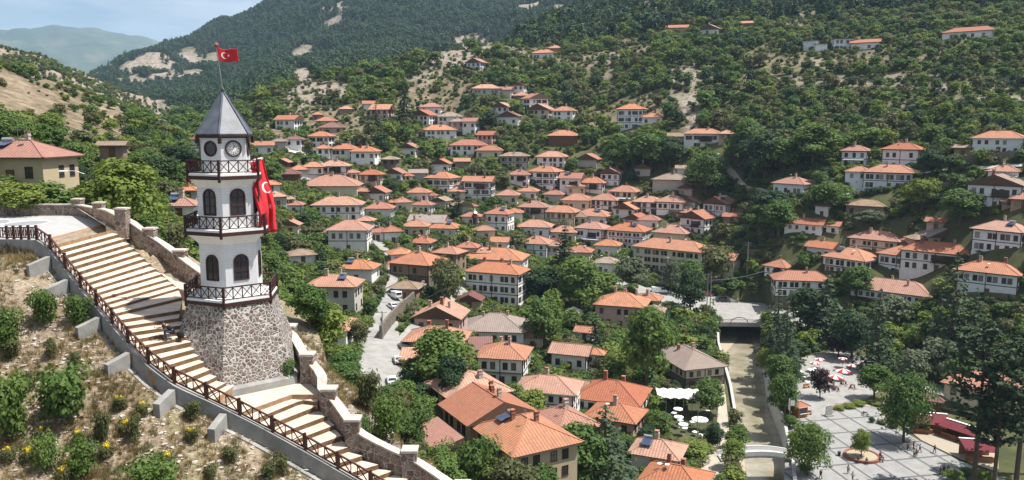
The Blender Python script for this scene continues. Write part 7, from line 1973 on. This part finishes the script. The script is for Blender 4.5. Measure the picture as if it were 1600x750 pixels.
for it in range(52000):
    d = math.sqrt(r2.uniform(72 ** 2, 720 ** 2)) if it % 3 else math.sqrt(r2.uniform(72 ** 2, 330 ** 2)); az = r2.uniform(R(-37), R(37))
    x, y = d * sin(az), d * cos(az)
    i = int((az - AZ0) / (AZ1 - AZ0) * (NA - 1)); j = int((math.log(d) - ld_g[0]) / (ld_g[-1] - ld_g[0]) * (ND - 1))
    if not VIS[i, j] and not VIS[i, min(j + 6, ND - 1)]: continue
    if HILL[i, j] > .5: continue
    z = tz(x, y); px, py, _ = proj(x, y, z)
    if px < -60 or px > 1660: continue
    b = max(zone[i, j, 0], clear[i, j] * .8); dr = dry[i, j]
    if r2.random() < (b - .12) * 1.5: continue
    if dr > .5 and r2.random() < ((.86 if d > 330 else .985 if px < 140 and py > 122 else .9 if px < 200 else .45)): continue
    townz = d < 335 and dr < .5
    h = r2.uniform(2.6, 6.2) if townz else r2.uniform(3.6, 9.0)
    if px > 1200 and py < 200: h *= .75
    if dr > .5: h = r2.uniform(1.8, 4.5)
    if d > 330 and r2.random() < .22: h *= .5
    w = h * r2.uniform(.75, 1.12)
    if not free(x, y, w / 2): continue
    if d < 460 and house_block(x, y, .6 + w * .25): continue
    if any(inpoly1(x, y, P) for P in RP) or (d < 245 and inpoly1(x, y, sqz)): continue
    s = F / (y * CP - (z - CAMZ) * SP); ok = True
    for _ in range(3):
        X0, X1, Y0, Y1 = px - w * s / 2, px + w * s / 2, py - h * s, py; worst = 0
        for (a, b_, c, e_, dd) in bx0:
            if dd < d - 3: continue
            ox = min(X1, b_) - max(X0, a); oy = min(Y1, e_) - max(Y0, c)
            if ox > 0 and oy > 0: worst = max(worst, ox * oy / ((b_ - a) * (e_ - c)), ox * oy / ((X1 - X0) * (Y1 - Y0)) * .45)
        if worst > .13: h *= .62; w *= .72; ok = False
        else: ok = True; break
    if not ok or h < 1.3: continue
    put(x, y, w / 2); cand.append((h * s, x, y, z, h, w, px, py, d, dr))
cand.sort(reverse=True)
IND = [c for c in cand if c[8] < 420][:215]; ids = set(map(id, IND)); REST = [c for c in cand if id(c) not in ids]
ADJ = dict(leafy='green', bright='bright', dark='dark', olive='olive', poplar='slender', fir='conical')
items = []; CNT = {}
for c in IND:
    hs, x, y, z, h, w, px, py, d, dr = c; u = r2.random()
    k = 'dark' if u < .26 else 'leafy' if u < .62 else 'bright' if u < .76 else 'olive' if u < .90 else 'poplar' if u < .95 else 'fir'
    if h < 3 and k in ('poplar', 'fir'): k = 'leafy'
    REL = lambda q: 'right of' if px > q['x1'] else 'left of' if px < q['x0'] else 'behind' if d > q['dd'] else 'before'
    nh = min((q for q in HOUSES if len(q['label'].split()) <= 11), key=lambda q: abs((q['x0'] + q['x1']) / 2 - px) + 1.4 * abs((q['y0'] + q['y1']) / 2 - py) + .25 * abs(q['dd'] - d) + 14 * CNT.get((q['label'], REL(q)), 0) ** 1.5)
    rel = REL(nh); CNT[(nh['label'], rel)] = CNT.get((nh['label'], rel), 0) + 1
    items.append([c, k, ('bush' if h < 2.8 else 'tree', rel, nh['label'])])
from collections import defaultdict
grp = defaultdict(list)
for it in items: grp[it[2]].append(it)
ORD = ['first', 'second', 'third', 'fourth', 'fifth', 'sixth', 'seventh', 'eighth', 'ninth', 'tenth', 'eleventh', 'twelfth', 'thirteenth', 'fourteenth', 'fifteenth', 'sixteenth', 'seventeenth', 'eighteenth', 'nineteenth', 'twentieth', 'next', 'next', 'next', 'next', 'next', 'next', 'next', 'next']
for key, L_ in grp.items():
    L_.sort(key=lambda q: q[0][6]); n = len(L_)
    for n_, (c, k, (szz, rel, hl)) in enumerate(L_):
        pre = ADJ[k] if n == 1 else 'leftmost' if n_ == 0 else 'rightmost' if n_ == n - 1 else 'middle' if n == 3 else ORD[n_] + '-from-left'
        lab = f"{pre} {szz} {rel} the {hl}"
        tree('leafy_bush' if szz == 'bush' else 'leafy_tree' if k != 'fir' else 'fir_tree', k, (c[1], c[2], c[3]), c[4], c[5], lab, 'bushes growing between the houses' if szz == 'bush' else 'trees growing between the houses', szz, r=r2)
for i, (px, py, w, h) in enumerate(((1186, 560, 4, 3.2), (1192, 590, 4, 3), (1197, 618, 4.4, 3.4), (1205, 645, 4, 3), (1212, 668, 3.6, 2.6), (1220, 690, 3, 2.2), (1228, 716, 2.8, 2.0), (1236, 740, 3, 2.2))):
    p = at_z(px + 22, py, 0); tree('river_bush', ('leafy', 'bright', 'olive', 'leafy')[i % 4], p, h, w, ORD[i] + ' bush along the park side river wall counting from the road bridge', 'bushes along the river wall', 'bush')
for i, (px, py, w, h) in enumerate(((1310, 640, 2.6, .9), (1326, 637, 3, 1.1), (1342, 633, 3, 1.1), (1358, 630, 2.6, 1.0), (1372, 634, 2.4, .9))):
    tree('garden_bush', 'bright', at_z(px, py, 0), h, w, ORD[i] + ' yellow-green bush in the garden bed counting from the monument', 'bushes in the garden bed', 'bush')
for i, (px, py, w, h) in enumerate(((1490, 752, 3.4, 2.2), (1512, 748, 3, 2.0), (1538, 756, 3.6, 2.4), (1395, 668, 2.2, 1.2), (1362, 660, 1.4, 1.3), (1378, 662, 2.6, .9))):
    tree('square_bush', ('bright', 'leafy', 'bright', 'olive', 'dark', 'olive')[i], at_z(px, py, 0), h, w, ('yellow-green bush beside the people in dark clothes', 'green bush under the tall pine trunks', 'broad bush at the lower edge of the square', 'low bush at the round tree bed', 'clipped round bush beside the motorcycle', 'low spreading bush by the motorcycle')[i], None, 'bush')
# woods that nobody could count: points carrying instanced trees
def source(name, me): return bpy.data.objects.new(name, me)
def scatter(name, pts, srcs, label):
    """pts rows: x, y, z, rz, sx, sz"""
    P = np.array(pts, np.float32); me = bpy.data.meshes.new(name); n = len(P)
    me.vertices.add(n); me.vertices.foreach_set('co', np.ascontiguousarray(P[:, :3]).ravel())
    a = me.attributes.new('turn', 'FLOAT_VECTOR', 'POINT'); a.data.foreach_set('vector', np.stack([P[:, 3] * 0, P[:, 3] * 0, P[:, 3]], 1).astype(np.float32).ravel())
    a = me.attributes.new('size', 'FLOAT_VECTOR', 'POINT'); a.data.foreach_set('vector', np.stack([P[:, 4], P[:, 4], P[:, 5]], 1).astype(np.float32).ravel())
    o = link(name, me); ng = bpy.data.node_groups.new(name, 'GeometryNodeTree')
    ng.interface.new_socket('Geometry', in_out='INPUT', socket_type='NodeSocketGeometry'); ng.interface.new_socket('Geometry', in_out='OUTPUT', socket_type='NodeSocketGeometry')
    gi, go = ng.nodes.new('NodeGroupInput'), ng.nodes.new('NodeGroupOutput'); iop = ng.nodes.new('GeometryNodeInstanceOnPoints'); jn = ng.nodes.new('GeometryNodeJoinGeometry')
    for s in srcs:
        oi = ng.nodes.new('GeometryNodeObjectInfo'); oi.inputs['Object'].default_value = s; oi.inputs['As Instance'].default_value = True; ng.links.new(oi.outputs['Geometry'], jn.inputs[0])
    def attr(nm):
        q = ng.nodes.new('GeometryNodeInputNamedAttribute'); q.data_type = 'FLOAT_VECTOR'; q.inputs['Name'].default_value = nm; return q.outputs['Attribute']
    iop.inputs['Pick Instance'].default_value = True
    rn = ng.nodes.new('FunctionNodeRandomValue'); rn.data_type = 'INT'; rn.inputs[4].default_value = 0; rn.inputs[5].default_value = len(srcs) - 1
    ng.links.new(gi.outputs[0], iop.inputs['Points']); ng.links.new(jn.outputs[0], iop.inputs['Instance']); ng.links.new(rn.outputs[2], iop.inputs['Instance Index'])
    ng.links.new(attr('turn'), iop.inputs['Rotation']); ng.links.new(attr('size'), iop.inputs['Scale']); ng.links.new(iop.outputs[0], go.inputs[0])
    md = o.modifiers.new('scatter', 'NODES'); md.node_group = ng
    return tag(o, label, kind='stuff')
def unit(me, H_, W_):
    v = np.empty(len(me.vertices) * 3, np.float32); me.vertices.foreach_get('co', v); v = v.reshape(-1, 3) / np.array([W_, W_, H_]); me.vertices.foreach_set('co', v.ravel().astype(np.float32)); me.update(); return me
wood = []
for s, (lm, sh, q) in enumerate((('leaf_green', 'round', .22), ('leaf_green', 'round', .18), ('leaf_dark', 'round', .15), ('leaf_bright', 'flat', .12), ('leaf_bright', 'round', .2), ('leaf_olive', 'flat', .1), ('leaf_green', 'flat', .1), ('leaf_olive', 'round', .1))):
    v, f = crown_leafy(200 + s, 620, .42, sh, 8, 7, q, 10); wood.append(source('wood_tree', unit(np_mesh('wood_tree', v, f, M[lm]), 8, 7)))
scatter('woods', [(c[1], c[2], c[3] - .3, r2.uniform(0, 6.3), c[5] * 1.12, c[4]) for c in REST], wood, 'mixed green woods and scrub covering the valley sides')
# low scrub between the trees
scr = []
for it in range(52000):
    d = math.sqrt(r2.uniform(95 ** 2, (640 if it % 2 else 345) ** 2)); az = r2.uniform(R(-36), R(36)); i = int((az - AZ0) / (AZ1 - AZ0) * (NA - 1)); j = int((math.log(d) - ld_g[0]) / (ld_g[-1] - ld_g[0]) * (ND - 1))
    if not VIS[i, j] or HILL[i, j] > .5: continue
    b, dr = max(zone[i, j, 0], clear[i, j] * (.2 if d < 650 else .5)), dry[i, j]
    if r2.random() < b * .8 or (dr > .5 and r2.random() < .965): continue
    x, y = d * sin(az), d * cos(az)
    if d < 460 and house_block(x, y, 1.0): continue
    if any(inpoly1(x, y, P) for P in RP) or (d < 245 and inpoly1(x, y, sqz)): continue
    s_ = r2.uniform(.7, 2.2) * (1 + d / 700); scr.append((x, y, tz(x, y) - .2, r2.uniform(0, 6.3), s_, s_ * r2.uniform(.45, .8)))
for it in range(14000):
    d = math.sqrt(r2.uniform(400 ** 2, 860 ** 2)); az = r2.uniform(R(-36), R(-22)); i = int((az - AZ0) / (AZ1 - AZ0) * (NA - 1)); j = int((math.log(d) - ld_g[0]) / (ld_g[-1] - ld_g[0]) * (ND - 1))
    x, y = d * sin(az), d * cos(az)
    if VIS[i, j] and dry[i, j] > .5 and r2.random() < .22 + .5 * (clear[i, j] < .1): s_ = r2.uniform(1.2, 3.6); scr.append((x, y, tz(x, y) - .2, r2.uniform(0, 6.3), s_, s_ * r2.uniform(.6, 1.0)))
bush = []
for s, lm in enumerate(('leaf_green', 'leaf_olive', 'leaf_olive', 'leaf_bright', 'leaf_dark')):
    v, f = crown_leafy(230 + s, 260, .30, 'flat', 3, 4, .0, 7); bush.append(source('scrub_bush', unit(np_mesh('scrub_bush', v, f, M[lm]), 3, 4)))
scatter('undergrowth', scr, bush, 'low green undergrowth between the houses and trees')
# far forest on the mountain flanks
far = []
for it in range(120000):
    d = math.sqrt(r2.uniform(560 ** 2, 2250 ** 2)); az = r2.uniform(R(-35), R(8 if d > 900 else 34)); i = int((az - AZ0) / (AZ1 - AZ0) * (NA - 1)); j = int((math.log(d) - ld_g[0]) / (ld_g[-1] - ld_g[0]) * (ND - 1))
    if not VIS[i, j]: continue
    b, dr = max(zone[i, j, 0], clear[i, j] * (.2 if d < 650 else .5)), dry[i, j]
    if r2.random() < (b - .1) * 1.6 or (dr > .3 and d < 1000 and r2.random() < .985): continue
    if d < 720 and r2.random() < .5: continue
    x, y = d * sin(az), d * cos(az); h = r2.uniform(7, 14); far.append((x, y, tz(x, y) - .4, r2.uniform(0, 6.3), h * r2.uniform(.55, .85), h))
print('COUNTS', len(cand), len(IND), len(REST), len(scr), len(far))
ff = []
for s in range(5):
    if s < 3: v, f = crown_fir(250 + s, 9, .62, 12, 6.5, .03, 9, .2, .8); hh, ww_ = 12, 6.5
    else: v, f = crown_leafy(255 + s, 240, .62, 'round', 8, 7, .1, 8); hh, ww_ = 8, 7
    ff.append(source('forest_tree', unit(np_mesh('forest_tree', v, f, M['needle_forest' if s < 4 else 'leaf_dark']), hh, ww_)))
scatter('forest', far, ff, 'dense dark forest covering the far mountain flanks')

# ------------------------------------------------------------------ the dry hillside in front
for s in range(4): reg('shrub', crown_leafy(300 + s, 2000, .062, 'flat', 1.6, 2.2, .02, 14), None, 'leaf_green', 1.6, 2.2)
for s in range(2): reg('shrub_olive', crown_leafy(310 + s, 1900, .06, 'flat', 1.2, 1.8, .0, 10), None, 'leaf_olive', 1.2, 1.8)
for s in range(2): reg('flower', crown_leafy(320 + s, 700, .05, 'flat', .8, .9, .3, 9), None, 'flower_yellow', .8, .9)
SHB = """
70 508 462 50 shrub|green shrub left of the second buttress from the terrace
122 506 468 44 shrub|green shrub in the shade below the retaining wall
100 660 586 92 shrub|large round green shrub in the middle of the dry slope
15 690 600 80 shrub|largest green shrub at the left edge of the dry slope
12 548 492 50 shrub|green shrub high at the left edge of the dry slope
240 775 722 90 shrub|broad green shrub at the bottom of the dry slope
130 748 696 50 shrub|greyish green shrub between yellow flowers
72 735 688 50 shrub|green shrub beside the lower left yellow flowers
18 560 535 30 shrub_olive|small olive shrub under the topmost left shrub
160 690 650 30 shrub_olive|small olive shrub between the large shrub and buttress
210 690 655 24 shrub_olive|thin olive shrub below the yellow flower clump
118 578 555 24 shrub_olive|small tuft shrub below the shaded shrub
80 560 535 22 shrub_olive|small dry shrub above the large round shrub
300 655 630 30 shrub_olive|olive shrub at the foot of the last buttress
360 720 700 30 shrub_olive|low olive shrub below the lower retaining wall
420 748 725 30 shrub_olive|low shrub at the bottom under the railing
45 610 585 26 shrub_olive|pale shrub just above the largest shrub
330 748 728 26 shrub_olive|dry olive shrub at the bottom of the slope
440 740 712 26 shrub_olive|grass-like shrub close to the retaining wall foot
604 690 630 64 shrub|large shrub on the rocky slope outside the parapet
648 690 645 54 shrub|green shrub at the lower edge of the rocky slope
566 690 655 40 shrub|green shrub against the outside of the parapet
575 640 590 44 shrub_olive|olive shrub at the top of the rocky slope
628 660 620 40 shrub_olive|olive shrub in the middle of the rocky slope
690 740 700 50 shrub|shrub at the lowest visible part of the rocky slope
740 770 700 70 shrub|shrub below the rocky slope beside the lean-to roof
"""
def hillpt(px, py): return hit(px, py, dmin=28)
for ln in SHB.strip().splitlines():
    a, lab = ln.split('|'); t = a.split(); px, pb, pt, wp = map(float, t[:4]); p = hillpt(px, pb); s = F / proj(p.x, p.y, p.z)[2]
    tree('shrub', t[4], p, (pb - pt) / s * 1.15, wp / s, lab, 'shrubs on the dry hillside', 'shrub', sink=.05)
p = at_z(449, 598, stz(NLAND)); tree('shrub', 'shrub', p, 1.6, 1.35, 'green bush growing against the right foot of the tower base', None, 'shrub', sink=.05)
for px, py, lab in ((187, 640, 'yellow flowers nearest the buttresses'), (197, 678, 'bright yellow flower clump in the middle of the slope'), (66, 690, 'upper left clump of yellow flowers'), (123, 696, 'yellow flowers right of the upper left clump'), (166, 715, 'yellow flowers below the middle clump'), (107, 742, 'lower yellow flowers near the bottom edge'), (45, 722, 'yellow flowers left of the lower shrub'), (14, 722, 'yellow flowers at the left edge'), (222, 650, 'faint yellow flowers right of the nearest clump'), (262, 728, 'yellow flowers beside the bottom shrub'), (300, 690, 'lone yellow flowers under the last buttress'), (100, 752, 'yellow flowers at the very bottom left')):
    p = hillpt(px, py); o = tree('flowering_bush', 'shrub_olive', p, .75, .95, lab, 'yellow flowering bushes', 'flowers', sink=.03)
    fl_ = TREE['flower'][rng.randrange(2)]; fo = link('blossom', fl_[0], o); fo.scale = (.9, .9, 1.2); fo.location = (0, 0, .35)
tuft = []
for s in range(4):
    r = random.Random(400 + s); m_ = MB()
    for k in range(26):
        a = r.uniform(0, 6.28); q = r.uniform(0, .16); h = r.uniform(.25, .6); l_ = r.uniform(.08, .28); bx, by = q * cos(a), q * sin(a); w_ = .014
        m_.add([(bx - w_ * sin(a), by + w_ * cos(a), 0), (bx + w_ * sin(a), by - w_ * cos(a), 0), (bx + l_ * cos(a), by + l_ * sin(a), h)], [(0, 1, 2)])
    tuft.append(source('grass_tuft', m_.mesh('grass_tuft', M['grass_dry' if s < 3 else 'leaf_olive'])))
rock = []
for s in range(3):
    r = random.Random(500 + s); bm = bmesh.new(); bmesh.ops.create_icosphere(bm, subdivisions=1, radius=.5)
    for v in bm.verts: v.co *= r.uniform(.65, 1.2); v.co.z *= .6
    me = bpy.data.meshes.new('stone'); bm.to_mesh(me); bm.free(); me.materials.append(M['coping_stone']); rock.append(source('stone', me))
gp, st_p = [], []
CLG = vnoise(Xg[:, :J] / 2.2, Yg[:, :J] / 2.2, 77) + .5
for it in range(60000):
    d = r2.uniform(30, 72); az = r2.uniform(R(-36), R(4)); i = int((az - AZ0) / (AZ1 - AZ0) * (NA - 1)); j = int((math.log(d) - ld_g[0]) / (ld_g[-1] - ld_g[0]) * (ND - 1))
    if HILL[i, j] < .5 or not VIS[i, j] or (j < J and ins[i, j]): continue
    x, y = d * sin(az), d * cos(az); px, py, _ = proj(x, y, Z[i, j])
    if px < -30 or py > 790: continue
    cl = CLG[i, j]
    if r2.random() < cl * 1.1 and len(gp) < 5200: s_ = r2.uniform(.4, 1.1); gp.append((x, y, tz(x, y) - .02, r2.uniform(0, 6.3), s_, s_ * r2.uniform(.5, 1.1)))
    elif r2.random() < (.42 if dl[i, j] < dw[i, j] else .5) and len(st_p) < 5200: s_ = r2.choice((.10, .13, .17, .28)) * r2.uniform(.7, 1.5); st_p.append((x, y, tz(x, y), r2.uniform(0, 6.3), s_, s_ * .8))
scatter('dry_grass', gp, tuft, 'dry yellowish grass tufts on the hillside')
scatter('gravel', st_p, rock, 'loose pale stones strewn over the dry hillside')
